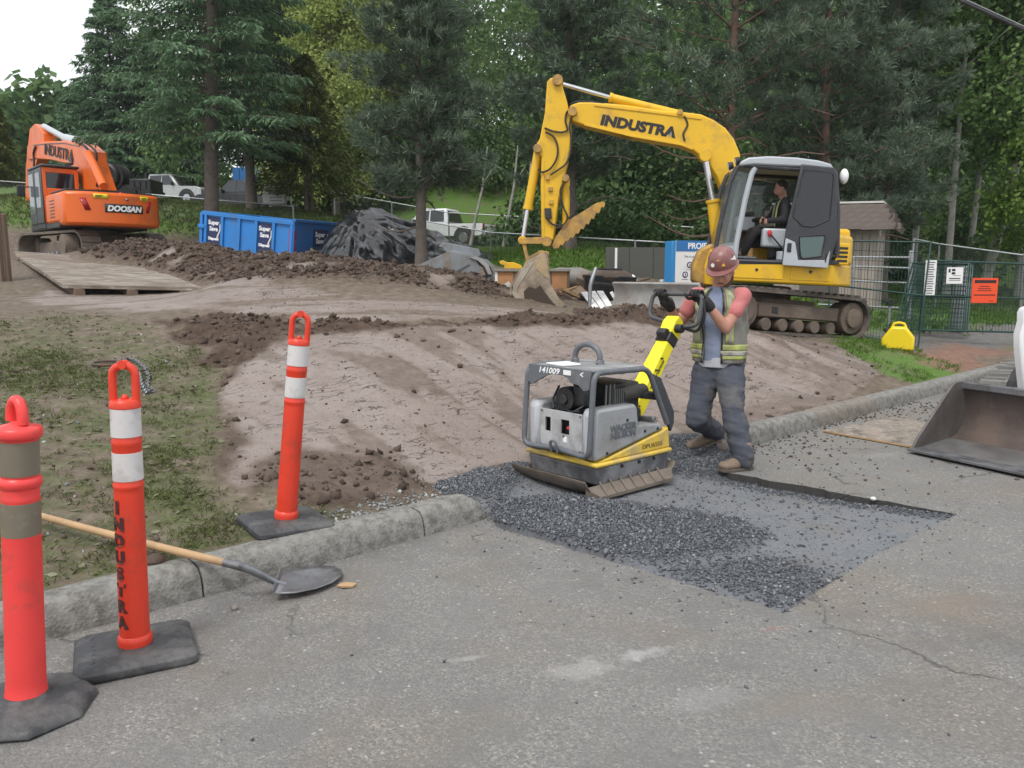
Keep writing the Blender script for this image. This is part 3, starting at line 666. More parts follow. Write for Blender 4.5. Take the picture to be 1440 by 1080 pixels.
# ------------------------------------------------------------------ delineator posts
def wrap_text(s, size, r, z0, dz, ang, mat, parent, M4, sx=1.):
    """stencilled letters one under another, bent round the tube"""
    for k, ch in enumerate(s):
        o = text('letter', ch, size, Matrix.Identity(4), mat, None, .0008, .004, sx)
        for v in o.data.vertices:
            x, y, z = v.co; a = ang+x/r
            v.co = M4 @ Vector(((r+.0015+z)*math.cos(a), (r+.0015+z)*math.sin(a), z0-k*dz+y))
        o.parent = parent
def post(loc, rz, lean, label, body, band, kind):
    t = thing('delineator_post', label, 'delineator post', loc, 0, 'delineator posts along the kerb')
    TB = Matrix.Rotation(lean[0]*.7, 4, 'Y') @ Matrix.Rotation(lean[1]*.6, 4, 'X')
    T = Matrix.Rotation(lean[0], 4, 'Y') @ Matrix.Rotation(lean[1], 4, 'X')
    mb = MB()
    if kind == 'knob':
        n = 8; prof = [(.205, 0), (.215, .012), (.205, .032), (.165, .05), (.085, .058), (.07, .07)]
        mb.lathe(prof, n, TB @ Matrix.Rotation(rz+math.pi/8, 4, 'Z'))
        lug = MB()
    else:
        q = Matrix.Rotation(rz, 4, 'Z'); w, d = (.205, .175)
        pts = []
        def ring(sx, sy, z, c=.035):
            o = []
            for a, b in ((1, 1), (-1, 1), (-1, -1), (1, -1)):
                for k in range(4):
                    th = (math.atan2(b, a)-math.pi/4)+k*math.pi/6
                    o.append((a*(sx-c)+c*math.cos(th), b*(sy-c)+c*math.sin(th), z))
            return o
        rs = [ring(w, d, 0), ring(w+.006, d+.006, .012), ring(w+.003, d+.003, .034), ring(w-.014, d-.014, .048), ring(.075, .075, .054, .07)]
        V = sum(rs, []); n = 16
        mb.put(V, [(i*n+k, i*n+(k+1) % n, (i+1)*n+(k+1) % n, (i+1)*n+k) for i in range(4) for k in range(n)]+[tuple(range(n-1, -1, -1)), tuple(range(4*n, 5*n))], TB @ q)
        rr = random.Random(2)
        for i in range(-5, 6):
            for j in range(-4, 5):
                if max(abs(i)/5, abs(j)/4) > .98 or math.hypot(i*.036, j*.036) < .085: continue
                a = .4 if (i+j) % 2 else -.4
                mb.box((i*.036, j*.036, .0495), (.02, .006, .006), TB @ q @ Matrix.Translation((i*.036, j*.036, 0)) @ Matrix.Rotation(a*2, 4, 'Z') @ Matrix.Translation((-i*.036, -j*.036, 0)))
    b_ = mb.build('base', RUB, t, world=False, bevel=.003)
    mb = MB()
    if kind == 'knob':
        tube = [(.066, .045), (.066, .065), (.062, .075), (.0595, .12), (.0575, .5), (.056, .735), (.057, .738), (.055, .745), (.055, .775), (.062, .782), (.0645, .795), (.062, .806), (.055, .812), (.0545, .92), (.056, .935), (.066, .942), (.0685, .95), (.0685, .966), (.062, .975), (.03, .984), (.022, .99), (.0, .992)]
        mb.lathe(tube, 26, T, caps=False)
        z1, z2, bh = .62, .82, .11
        arc = [(0, -.028+.0*k, .985) for k in range(1)]+[(0, -.028+.034*(1-math.cos(a)), 1.0+.06*math.sin(a)) for a in rlist(.0, math.pi*.95, 9)]+[(0, .040, .99)]
        h = MB(); h.tube(arc, [.017]*len(arc), 10, T @ Matrix.Rotation(R_(60), 4, 'Z'))
    else:
        tube = [(.06, .045), (.062, .07), (.060, .085), (.0535, .092), (.053, .3), (.0515, .65), (.0515, .668), (.0535, .672), (.0535, .682), (.051, .686), (.051, .83), (.0525, .834), (.0525, .848), (.0505, .852), (.05, .94), (.051, .968), (.0545, .972), (.0545, .99), (.047, 1.0), (0, 1.004)]
        mb.lathe(tube, 26, T, caps=False)
        z1, z2, bh = .70, .865, .105
        hw = .04; arc = [(-hw, 0, .985), (-hw, 0, 1.06)]+[(-hw*math.cos(a), 0, 1.09+hw*.95*math.sin(a)) for a in rlist(0, math.pi, 9)]+[(hw, 0, 1.06), (hw, 0, .985)]
        h = MB(); h.tube(arc, .0145, 10, T @ Matrix.Rotation(R_(8), 4, 'Z')); h.cyl((0, -.015, 1.13), (0, .015, 1.13), .017, n=10, T=T); h.ell((0, 0, 1.006), (.014, .014, .014), 10, 6, T)
    mb.build('tube', body, t, world=False)
    h.build('handle', body, t, world=False)
    for z in (z1, z2):
        rad = .0575 if kind == 'knob' else .0528
        q = MB(); q.lathe([(rad-.001, z-.0005), (rad, z), (rad-.0005, z+bh), (rad-.002, z+bh+.0005)], 26, T, caps=False); q.build('reflective_band', band, t, world=False)
    return t, T
pA = G(37, 988, .03); tA, _ = post((pA[0], pA[1], .002), R_(10), (R_(3.2), 0), 'pinkish red marker post with brown bands, knob cap and octagonal rubber base', PINK, BANDB, 'knob')
pB = G(190, 905, .05); tB, TBm = post((pB[0], pB[1], .002), R_(28), (R_(1.4), 0), 'orange red marker post with stencilled lettering and white bands beside the kerb', ORG, BANDW, 'loop')
wrap_text('INDUSTRA', .064, .0535, .60, .064, R_(-114), M('faded_stencil', (.05, .02, .018), .6, var=.3, dirt=(.35, .05, .03), amt=.35, scale=40), tB, TBm, 1.0)
pC = G(401, 726, .2); pc_z = zat(pC[0], pC[1])
pC = G(401, 726, pc_z+.05); tC, _ = post((pC[0], pC[1], zat(pC[0], pC[1])-.006), R_(38), (R_(6.2), R_(0)), 'orange red marker post with plain tube leaning on the grass verge before the mud bank', ORG, BANDW, 'loop')

# ------------------------------------------------------------------ shovel on the kerb
bl = G(432, 822, .03); fe = G(388, 818, .05)
ha = Vector(G(336, 796, .175)); hb = Vector(G(44, 722, .265))
t = thing('shovel', 'long wooden handled shovel lying across the kerb beside the marker posts', 'shovel', (bl[0], bl[1], .0))
mb = MB(); ptsh = [ha.lerp(hb, k/8)+Vector((0, 0, -.006*math.sin(k/8*3.14))) for k in range(9)]
mb.tube(ptsh, [.0165, .0185, .019, .019, .019, .0185, .018, .018, .0175], 10); mb.build('handle', WOODH, t)
mb = MB(); k1 = Vector(G(388, 819, .055)); k0 = ha.lerp(hb, .06)
mb.tube([k0, ha, ha.lerp(k1, .35)+Vector((0, 0, .008)), ha.lerp(k1, .7)+Vector((0, 0, .004)), k1, Vector(G(402, 822, .04))], [.0205, .0205, .02, .018, .015, .012], 10)
mb.build('socket', STEEL, t)
out_ = [G(*q) for q in ((386, 839, .03), (392, 824, .04), (397, 807, .045), (420, 802, .03), (450, 799, .015), (470, 800, .012), (481, 806, .012), (480, 814, .012), (468, 823, .012), (445, 832, .015), (415, 838, .02))]
cen = np.mean(out_, 0); V = []; F = []; n = len(out_); rings = 5
for i in range(rings):
    f = 1-i/rings
    for q in out_:
        w = cen+(q-cen)*f; V.append((w[0], w[1], w[2]-.022*(1-f*f)+.012))
V.append((cen[0], cen[1], cen[2]-.010)); 
for i in range(rings-1): F += [(i*n+k, i*n+(k+1) % n, (i+1)*n+(k+1) % n, (i+1)*n+k) for k in range(n)]
F += [((rings-1)*n+k, (rings-1)*n+(k+1) % n, len(V)-1) for k in range(n)]
mb = MB(); mb.put(V, F); o = mb.build('blade', STEEL, t, smooth=60); s = o.modifiers.new('solid', 'SOLIDIFY'); s.thickness = .004
mb = MB(); mb.prism([out_[0]+np.array([0, 0, .012]), out_[2]+np.array([0, 0, .014]), out_[2]+np.array([-.01, .002, .03]), out_[0]+np.array([-.01, .002, .026])], (.003, 0, 0), (-.003, 0, 0)); mb.build('tread', STEEL, t)

# ------------------------------------------------------------------ lifting chain with a big ring on the grass
rp = hit(152, 514); rz_ = zat(*rp)
t = thing('lifting_chain', 'rusty lifting chain with a large oval ring lying on the grass', 'chain', (rp[0], rp[1], rz_))
mb = MB(); mb.torus((0, 0, .03), .105, .013, Matrix.Rotation(R_(8), 4, 'X'), 28, 8, 1.25, .8); mb.build('ring', RUST, t, world=False)
path = [hit(*q) for q in ((168, 512), (180, 508), (192, 512), (203, 520), (209, 532), (207, 545), (214, 552), (205, 557), (200, 545), (196, 530), (188, 520))]
acc = []; 
for a, b in zip(path[:-1], path[1:]):
    L = np.hypot(*(b-a)); 
    for k in range(max(1, int(L/.038))): acc.append((a+(b-a)*k/max(1, int(L/.038)), math.atan2(*(b-a)[::-1])))
lk = None
for i, (q, a) in enumerate(acc[:60]):
    T = Matrix.Translation((q[0]-rp[0], q[1]-rp[1], zat(*q)-rz_+.018)) @ Matrix.Rotation(a, 4, 'Z') @ Matrix.Rotation(R_(40 if i % 2 else -45), 4, 'X')
    if lk is None:
        mb = MB(); mb.torus((0, 0, 0), .02, .0065, None, 12, 6, 1.45, .85); lk = mb.build('link', STEEL, t, world=False); o = lk
    else: o = lk.copy(); COL.objects.link(o); o.parent = t
    o.matrix_local = T

# ------------------------------------------------------------------ loose single things near by
def rock(px, py, r, mat, label, sq=.7, seed=1, z=None, ground_=True, group=None):
    q = G(px, py, 0)[:2] if not ground_ else hit(px, py); zz = 0 if not ground_ else zat(*q)
    mb = MB(); mb.ell((0, 0, 0), (r, r*.85, r*sq), 10, 7); rr = np.random.default_rng(seed)
    V = np.array(mb.V); d = V/np.linalg.norm(V, axis=1)[:, None]
    V = V*(1+.5*fbm(d[:, 0]*2+seed*3.3, d[:, 1]*2+d[:, 2]*1.7, seed, 3))[:, None]; mb.V = [tuple(x) for x in V]
    o = mb.build('stone' if mat is not CLODM_S else 'clod', mat, None, smooth=30); o.location = (q[0], q[1], zz+r*sq*.6); o.rotation_euler = (0, 0, seed)
    return tag(o, label, 'stone' if mat is not CLODM_S else 'clod', group)
CLODM_S = M('wet_clod', (.075, .045, .035), .8, var=.3, bmp=.8, bscale=40); STONEM = M('round_stone', (.24, .2, .175), .7, var=.25, dirt=(.14, .1, .08), amt=.5, scale=12, bmp=.3)
rock(218, 800, .05, CLODM_S, 'dark brown clod behind the kerb under the shovel handle', .7, 4)
rock(330, 857, .018, STONEM, 'small grey stone on the road below the shovel', .7, 5, ground_=False)
rock(1012, 634, .085, STONEM, 'pinkish grey boulder between the walking man\'s boots', .75, 6, ground_=False)
q = G(486, 825, .004); mb = MB(); mb.prism([(-.04, 0, 0), (-.01, -.022, .004), (.035, -.01, 0), (.05, .016, .005), (.0, .022, .008), (-.03, .018, .002)], (0, 0, 0), (0, 0, .008))
o = mb.build('wood_chip', WOODH, None); o.location = (q[0], q[1], .003); tag(o, 'splintered pale wood chip on the asphalt by the shovel tip', 'wood chip')
rock(1228, 703, .022, PEBM_ if 'PEBM_' in globals() else M('white_pebble', (.6, .6, .58), .6), 'white pebble on the cut road edge', .6, 8, ground_=False)

# ------------------------------------------------------------------ plywood sheet and loader bucket on the road
PLY = bpy.data.materials.new('weathered_plywood'); tt, p = nodes(PLY); oc = add(tt, 'ShaderNodeTexCoord').outputs['Object']
a = noise(tt, oc, 3, 6, .65); b2 = add(tt, 'ShaderNodeMapping'); b2.inputs['Scale'].default_value = (26, 9, 9); tt.links.new(oc, b2.inputs[0]); b3 = noise(tt, b2.outputs[0], 1.3, 5, .75)
c = ramp(tt, a.outputs[0], [(.35, (.16, .135, .11)), (.6, (.27, .22, .175)), (.75, (.3, .2, .16))]).outputs[0]
c = mixc(tt, ramp(tt, b3.outputs[0], [(.5, (0, 0, 0)), (.62, (.6, .6, .6))]).outputs[0], c, (.42, .40, .37))
c = mixc(tt, ramp(tt, noise(tt, oc, 5, 6, .7).outputs[0], [(.52, (0, 0, 0)), (.62, (.8, .8, .8))]).outputs[0], c, (.10, .088, .075))
tt.links.new(c, p.inputs['Base Color']); p.inputs['Roughness'].default_value = .75; bump(tt, p, b3.outputs[0], .3, .01)
c0 = Vector(G(1157, 608, .0)); ex = Vector((.50, -.72, 0)).normalized(); ey = Vector((.72, .5, 0)).normalized()
t = thing('plywood_sheet', 'pale flaking plywood sheet on the road under the steel loader bucket', 'plywood', c0)
mb = MB(); T = frame((0, 0, .006), ex, ey)
mb.box((1.1, .61, .008), (2.2, 1.22, .016), T)
mb.build('sheet', PLY, t, world=False, bevel=.002)
mb = MB(); mb.box((1.1, .001, .008), (2.2, .006, .014), T @ Matrix.Translation((0, -.004, 0))); mb.build('edge_ply', WOODH, t, world=False)
l0 = Vector(G(1290, 628, .05)); lx = Vector((.46, -.89, 0)).normalized(); ly = Vector((.89, .46, 0)).normalized()
t = thing('loader', 'small loader with rusty steel bucket resting on plywood and white arm at the right edge', 'loader', (l0.x, l0.y, .03))
T = frame((0, 0, 0), lx, ly)   # x along the lip, y from lip to back, z up
BW = 1.75
def shell(prof, x0, x1, th):
    n = len(prof); m = MB(); pts = [(y, z) for y, z in prof]
    nor = []
    for i in range(n):
        a = pts[max(i-1, 0)]; b = pts[min(i+1, n-1)]; d = Vector((b[0]-a[0], b[1]-a[1])).normalized(); nor.append((-d.y, d.x))
    out = pts+[(p_[0]+q[0]*th, p_[1]+q[1]*th) for p_, q in zip(pts[::-1], nor[::-1])]
    m.prism([T @ Vector((x0, y, z)) for y, z in out], (0, 0, 0), T.to_3x3() @ Vector((x1-x0, 0, 0))); return m
DSTEEL = M('bucket_steel', (.13, .115, .108), .55, .5, var=.25, dirt=(.2, .185, .175), amt=.6, scale=5, bmp=.2)
DRUST = M('bucket_rust', (.085, .065, .058), .7, .3, var=.3, dirt=(.15, .11, .09), amt=.5, scale=4, bmp=.3)
shell([(0, .01), (.42, .055)], 0, BW, -.012).build('floor_plate', M('bucket_floor', (.17, .165, .16), .5, .4, var=.2, dirt=(.10, .09, .085), amt=.45, scale=4, bmp=.2), t, world=False)
shell([(.42, .055), (.52, .085), (.585, .16), (.60, .28), (.585, .43), (.565, .475)], 0, BW, -.012).build('back_plate', DRUST, t, world=False)
mb = MB(); mb.box((BW/2, .575, .5), (BW+.02, .07, .06), T); mb.build('top_rim', STEEL, t, world=False, bevel=.008)
mb = MB(); mb.box((BW/2, -.03, .004), (BW+.03, .16, .022), T); mb.build('cutting_edge', STEEL, t, world=False, bevel=.003)
for x in (-.01, BW+.01):
    mb = MB(); pl = [(-.06, .0), (.0, .09), (.40, .50), (.46, .535), (.6, .535), (.625, .3), (.6, .12), (.5, .03), (.4, .015)]
    mb.prism([T @ Vector((x, y, z)) for y, z in pl], T.to_3x3() @ Vector((-.011, 0, 0)), T.to_3x3() @ Vector((.011, 0, 0))); mb.build('side_plate', DSTEEL, t, world=False, bevel=.003)
mb = MB()
for x in (.35, .9, 1.4): mb.prism([T @ Vector((x, y, z)) for y, z in ((.615, .06), (.74, .12), (.74, .42), (.63, .47))], T.to_3x3() @ Vector((-.012, 0, 0)), T.to_3x3() @ Vector((.012, 0, 0)))
mb.box((.9, .76, .28), (1.1, .04, .34), T); mb.build('coupler', BLK, t, world=False, bevel=.004)
aY = 6.55; am = MB()
arm = [(x_+7, y_) for x_, y_ in [(1431, 560), (1427, 520), (1424, 490), (1424, 470), (1429, 452), (1429, 440), (1433, 432), (1450, 430), (1500, 428), (1560, 440), (1600, 470), (1600, 520), (1520, 545), (1470, 575)]]
am.prism([P(x, y, aY) for x, y in arm], (0, -.04, 0), (.02, .1, 0)); am.build('lift_arm', WHITEP, t, bevel=.02)
mb = MB(); mb.box((.9, 1.95, .95), (1.15, 1.5, .9), T); mb.box((.9, 2.2, 1.6), (1.0, .9, .6), T); mb.build('body', WHITEP, t, .06, world=False)
mb = MB(); mb.prism([T @ Vector((.9, y, z)) for y, z in ((.76, .2), (.86, .2), (1.3, .8), (1.3, .95), (1.2, .95), (.76, .4))], T.to_3x3() @ Vector((-.45, 0, 0)), T.to_3x3() @ Vector((.45, 0, 0))); mb.build('lift_link', BLK, t, .01, world=False)
for x in (.12, 1.68):
    for y in (1.5, 2.55):
        mb = MB(); mb.cyl(T @ Vector((x-.13, y, .34)), T @ Vector((x+.13, y, .34)), .37, n=22); w_ = mb.build('wheel', RUB, t, .04, world=False); mb = MB(); mb.cyl(T @ Vector((x-.14, y, .34)), T @ Vector((x+.14, y, .34)), .18, n=16); mb.build('rim', WHITEP, w_, .01, world=False)
# ------------------------------------------------------------------ dark paving setts along the kerb behind the bucket
pv0 = np.array([5.85, 9.7]); pv1 = np.array([9.7, 14.9]); d = (pv1-pv0)/np.hypot(*(pv1-pv0)); nn = np.array([d[1], -d[0]])
PV = [M('sett_a', (.15, .145, .135), .8, var=.25, dirt=(.09, .085, .075), amt=.5, scale=9, bmp=.5), M('sett_b', (.19, .183, .17), .8, var=.25, dirt=(.1, .09, .08), amt=.5, scale=9, bmp=.5)]
root = bpy.data.objects.new('paved_strip', None); COL.objects.link(root); root['kind'] = 'structure'; root.location = (pv0[0], pv0[1], .0)
mb = MB(); mb.prism([(*(pv0+nn*a+d*b), 0) for a, b in ((-.02, 0), (1.9, 0), (1.9, 6.5), (-.02, 6.5))], (0, 0, -.05), (0, 0, .115)); mb.build('bedding', M('sett_joint', (.07, .065, .055), .9, var=.3), root)
proto = []
for i in range(2):
    mb = MB(); mb.box((0, 0, 0), (.46, .20, .05), None, (.96, .9)); proto.append(mb.mesh('sett')); proto[-1].materials.append(PV[i])
rr = random.Random(5)
for j in range(26):
    for i in range(4):
        q = pv0+d*(j*.25+.13)+nn*(i*.48+.22+(.24 if j % 2 else 0))
        if i == 3 and j % 2: continue
        o = bpy.data.objects.new('sett', proto[rr.randrange(2)]); COL.objects.link(o); o.parent = root
        o.location = (q[0]-pv0[0], q[1]-pv0[1], .133+rr.uniform(-.008, .008)); o.rotation_euler = (rr.uniform(-.02, .02), rr.uniform(-.02, .02), math.atan2(nn[1], nn[0])+rr.uniform(-.03, .03))
# ------------------------------------------------------------------ reversible vibratory plate
FW = Vector((-.75, -.66, 0)).normalized(); LF = Vector((-FW.y, FW.x, 0)); LF = Vector((.66, -.75, 0)).normalized()
cor = Vector(G(838, 706, -.01)); cc = cor-FW*.36-LF*.36; cc.z = -.012
RZ = math.atan2(FW.y, FW.x)
t = thing('plate_compactor', 'grey and yellow vibratory plate compactor on the crushed rock with steel guard frame', 'plate compactor', cc, RZ)
CG = M('compactor_grey', (.30, .31, .32), .5, var=.08, dirt=(.2, .185, .17), amt=.5, scale=6)
CD = M('compactor_frame_grey', (.125, .135, .15), .5, .2, var=.12, dirt=(.22, .21, .2), amt=.35, scale=10)
CY = M('compactor_yellow', (.68, .47, .06), .45, var=.06, dirt=(.36, .29, .18), amt=.5, scale=7)
CYB = M('compactor_bright_yellow', (.86, .74, .02), .4, var=.04, dirt=(.5, .42, .12), amt=.15, scale=7)
SLAB = M('compactor_base_scuffed', (.09, .094, .105), .6, .2, var=.3, dirt=(.27, .27, .28), amt=.6, scale=7, bmp=.2)
PLT = M('compactor_plate_steel', (.23, .19, .155), .5, .55, var=.2, dirt=(.14, .115, .095), amt=.5, scale=7, bmp=.2)
ENG = M('engine_black', (.02, .021, .023), .5, .1, var=.3, dirt=(.08, .075, .07), amt=.4, scale=12)
ALU = M('scuffed_aluminium', (.55, .56, .57), .4, .35, var=.12, dirt=(.3, .29, .28), amt=.5, scale=9)
def B(mb, name, mat, par=t, bev=.0, sm=40): return mb.build(name, mat, par, bev, sm, world=False)
# steel sole with upturned ends and cleated wings
prof = [(.50, .135), (.45, .075), (.36, .022), (.22, .0), (-.26, .0), (-.38, .022), (-.47, .075), (-.52, .125)]
prof = [(x*.93, z) for x, z in prof]; n = len(prof); mb = MB(); top = [(x, z+.02) for x, z in prof]
V = []; 
for y in (-.36, .36): V += [(x, y, z) for x, z in prof]+[(x, y, z) for x, z in top]
F = []
for i in range(n-1): F += [(i, i+1, 2*n+i+1, 2*n+i), (n+i+1, n+i, 3*n+i, 3*n+i+1), (i+1, i, n+i, n+i+1), (2*n+i, 2*n+i+1, 3*n+i+1, 3*n+i)]
F += [(0, 2*n, 3*n, n), (n-1, 2*n-1, 4*n-1, 3*n-1)]
mb.put(V, F); plate = B(mb, 'sole_plate', PLT, bev=.004)
for s_ in (-1, 1):
    mb = MB(); y0 = .34*s_; y1 = .405*s_
    mb.hexa([(.44, y0, .03), (-.46, y0, .03), (-.40, y1, .02), (.36, y1, .02)], [(.44, y0, .105), (-.46, y0, .105), (-.40, y1, .045), (.36, y1, .045)])
    w = B(mb, 'side_wing', PLT, bev=.003)
    for k in range(7):
        x = .3-.1*k; mb = MB(); mb.hexa([(x-.006, .335*s_, .07), (x+.006, .335*s_, .07), (x+.006, y1, .045), (x-.006, y1, .045)], [(x-.006, .335*s_, .125), (x+.006, .335*s_, .125), (x+.006, y1, .052), (x-.006, y1, .052)]); B(mb, 'cleat', PLT, w)
# exciter base (scuffed dark casing) and yellow tray
mb = MB(); mb.hexa([(.30, -.33, .085), (-.42, -.33, .085), (-.42, .33, .085), (.30, .33, .085)], [(.33, -.335, .215), (-.44, -.335, .215), (-.44, .335, .215), (.33, .335, .215)]); base = B(mb, 'exciter_base', SLAB, bev=.018)
mb = MB(); mb.box((-.055, 0, .232), (.80, .70, .03)); B(mb, 'yellow_tray', CY, bev=.012)
for x in (.08, -.1, -.26):
    mb = MB(); mb.cyl((x, .33, .195), (x, .345, .195), .012, n=10); B(mb, 'bolt', ENG, base)
# hood sides: grey upper shell with yellow wedge below, both sides
for s_ in (-1, 1):
    y0, y1 = (.20*s_, .325*s_)
    gp = [(.33, .255), (.345, .30), (.33, .57), (.31, .60), (-.06, .60), (-.085, .58), (-.105, .45), (-.33, .44), (-.39, .40), (-.36, .385)]
    mb = MB(); mb.prism([(x, 0, z) for x, z in gp], (0, y0, 0), (0, y1, 0)); side = B(mb, 'hood_side', CG, bev=.02)
    yp = [(.30, .247), (-.365, .378), (-.43, .40), (-.455, .247)]
    mb = MB(); mb.prism([(x, 0, z) for x, z in yp], (0, y0, 0), (0, y1+.004*s_, 0)); wedge = B(mb, 'yellow_wedge', CY, bev=.012)
    for (x, z) in ((.02, .50), (.22, .30), (-.17, .40), (-.31, .40)):
        mb = MB(); mb.cyl((x, y1*.99, z), (x, y1+.004*s_, z), .011, n=10); B(mb, 'bolt', ENG, side)
    if s_ > 0:
        TX = frame((.06, y1+.001, .435), (-1, 0, 0), (0, 0, 1))
        text('maker_lettering', 'WACKER', .062, TX @ Matrix.Translation((0, .022, 0)), CD, side, .003, .0025, 1.02, world=False)
        text('maker_lettering', 'NEUSON', .062, TX @ Matrix.Translation((.0, -.028, 0)), CD, side, .003, .0025, 1.02, world=False)
        text('model_lettering', 'DPU6555', .045, frame((-.25, y1+.007, .29), (-1, 0, 0), (0, 0, 1)), M('dark_print', (.16, .10, .04), .6), wedge, .001, .0, 1.25, world=False)
# front: scuffed cover with openings, rounded grey cheeks
mb = MB(); px_ = .325
for (y0, y1, z0, z1) in ((-.2, .2, .285, .40), (-.2, .2, .50, .555), (-.2, -.155, .40, .50), (-.10, .0, .40, .50), (.08, .2, .40, .50)): mb.box((px_, (y0+y1)/2, (z0+z1)/2), (.012, y1-y0, z1-z0))
fc = B(mb, 'front_cover', ALU, bev=.001)
for y_, w_ in ((-.128, .054), (.04, .08)):
    mb = MB(); mb.box((px_-.055, y_, .45), (.02, w_, .1)); B(mb, 'dark_recess', ENG)
mb = MB(); mb.ell((px_-.03, .05, .44), (.02, .026, .016), 10, 6); B(mb, 'red_cap', M('red_plastic', (.5, .03, .03), .5))
for (y, z) in ((-.185, .30), (.185, .30), (-.185, .54), (.185, .54), (.03, .385)):
    mb = MB(); mb.cyl((px_, y, z), (px_+.011, y, z), .009, n=8); B(mb, 'bolt', STEEL, fc)
mb = MB(); mb.box((px_+.008, .045, .365), (.004, .035, .04)); B(mb, 'sticker', WHITEP, fc)
for s_ in (-1, 1):
    mb = MB(); mb.box((.27, .262*s_, .425), (.16, .125, .345)); B(mb, 'front_cheek', M('cheek_grey', (.42, .43, .45), .5, var=.08, dirt=(.26, .25, .24), amt=.4), bev=.045)
# engine block inside the frame
mb = MB(); mb.box((.0, 0, .40), (.55, .42, .28)); mb.box((-.1, .02, .63), (.34, .34, .2)); B(mb, 'engine_block', ENG, bev=.02)
mb = MB(); mb.cyl((.2, -.02, .63), (.28, -.02, .63), .085, n=20); mb.cyl((.28, -.02, .63), (.3, -.02, .63), .035, n=14); B(mb, 'starter_housing', ENG, bev=.004)
mb = MB(); mb.box((.21, .10, .66), (.10, .13, .15)); B(mb, 'air_filter', ENG, bev=.02)
mb = MB(); mb.cyl((-.05, .20, .66), (-.30, .20, .66), .052, n=16); B(mb, 'silencer', M('silencer_steel', (.09, .085, .08), .5, .6, var=.3), bev=.01)
mb = MB(); mb.cyl((-.24, .22, .64), (-.37, .27, .62), .03, n=14); B(mb, 'exhaust_pipe', ENG)
mb = MB()
for k in range(5): mb.box((.05-.022*k, .19, .62), (.007, .1, .17))
for k in range(3): mb.cyl((.12-.04*k, .215, .55), (.12-.04*k, .22, .74), .007, n=8)
B(mb, 'cooling_fins', M('engine_alloy', (.16, .16, .16), .5, .4, var=.3))
mb = MB(); mb.tube([(.24, -.1, .58), (.3, -.06, .55), (.32, .02, .545), (.31, .1, .56), (.25, .14, .6)], .008, 6); mb.tube([(.28, .0, .57), (.32, .07, .56), (.3, .15, .57)], .006, 6); mb.tube([(.2, -.15, .7), (.28, -.13, .62), (.31, -.09, .56)], .009, 6); B(mb, 'hose', ENG)
# tubular guard frame
def rnd(pts, r, k=5):
    out = [Vector(pts[0])]
    for a, b, c in zip(pts[:-2], pts[1:-1], pts[2:]):
        a, b, c = Vector(a), Vector(b), Vector(c); p1 = b+(a-b).normalized()*r; p2 = b+(c-b).normalized()*r
        out += [p1*(1-q)**2+b*2*q*(1-q)+p2*q*q for q in rlist(0, 1, k)]
    return out+[Vector(pts[-1])]
TR = .0195
for s_ in (-1, 1):
    mb = MB(); y = .315*s_
    mb.tube(rnd([(.36, y*.0, .30), (.385, y, .285), (.345, y, .845), (-.20, y, .835), (-.43, y, .42)], .075, 7), TR, 12); B(mb, 'guard_tube', CD)
    mb = MB(); mb.prism([(-.225, 0, .80), (-.30, 0, .66), (-.46, 0, .36), (-.49, 0, .42), (-.49, 0, .50), (-.33, 0, .76)], (0, y-.012*s_, 0), (0, y+.016*s_, 0)); B(mb, 'guard_plate', M('guard_plate_dark', (.05, .053, .06), .5, .2, var=.2, dirt=(.15, .14, .13), amt=.3), bev=.004)
mb = MB(); yy = .275
vis = [(-yy-.02, .86), (yy+.02, .86), (yy+.02, .735), (yy-.03, .72), (yy-.05, .735), (yy-.08, .755), (.12, .765), (.10, .79), (.04, .808), (-.06, .808), (-.12, .79), (-.16, .765), (-.20, .75), (-.235, .725), (-yy-.02, .735)]
mb.prism([(.352-(z-.8)*.07, y, z) for y, z in vis], (-.006, 0, 0), (.012, 0, 0)); visor = B(mb, 'visor_plate', CD, bev=.003)
text('fleet_number', '141009', .055, frame((.362, -.09, .828), (0, 1, -.0), (-.1, 0, 1)), WHITEP, visor, .0015, .001, 1.25, .15, world=False)
mb = MB(); mb.box((.3655, .09, .83), (.003, .07, .032)); B(mb, 'sticker', WHITEP, visor)
text('arrow_mark', '<', .06, frame((.363, .22, .826), (0, 1, 0), (-.1, 0, 1)), WHITEP, visor, .0015, .001, .9, world=False)
mb = MB(); mb.box((.06, 0, .848), (.54, .56, .014)); lid = B(mb, 'top_panel', M('lid_grey', (.2, .21, .22), .6, var=.1, dirt=(.36, .35, .34), amt=.5), bev=.004)
mb = MB(); mb.prism([(.28, -.2, .858), (.30, -.02, .858), (.16, .02, .858), (.1, -.17, .858)], (0, 0, 0), (0, 0, .012)); B(mb, 'paper_scrap', WHITEP, lid, .003)
mb = MB(); mb.tube([(.0, -.19, .85), (.0, -.19, .90)]+[(0, -.07-.12*math.cos(a), .90+.09*math.sin(a)) for a in rlist(.2, math.pi-.2, 9)]+[(0, .05, .90), (.0, .05, .85)], .021, 12); hoop = B(mb, 'lifting_hoop', CD)
for y in (-.19, .05):
    mb = MB(); mb.cyl((0, y, .85), (0, y, .885), .03, n=14); mb.cyl((-.03, y, .868), (.04, y, .868), .008, n=8); B(mb, 'clamp', STEEL, hoop, .003)
mb = MB(); mb.tube(rnd([(.39, -.03, .28), (.405, -.03, .36), (.405, .03, .36), (.39, .03, .28)], .03), .0095, 8); B(mb, 'tow_shackle', CD)
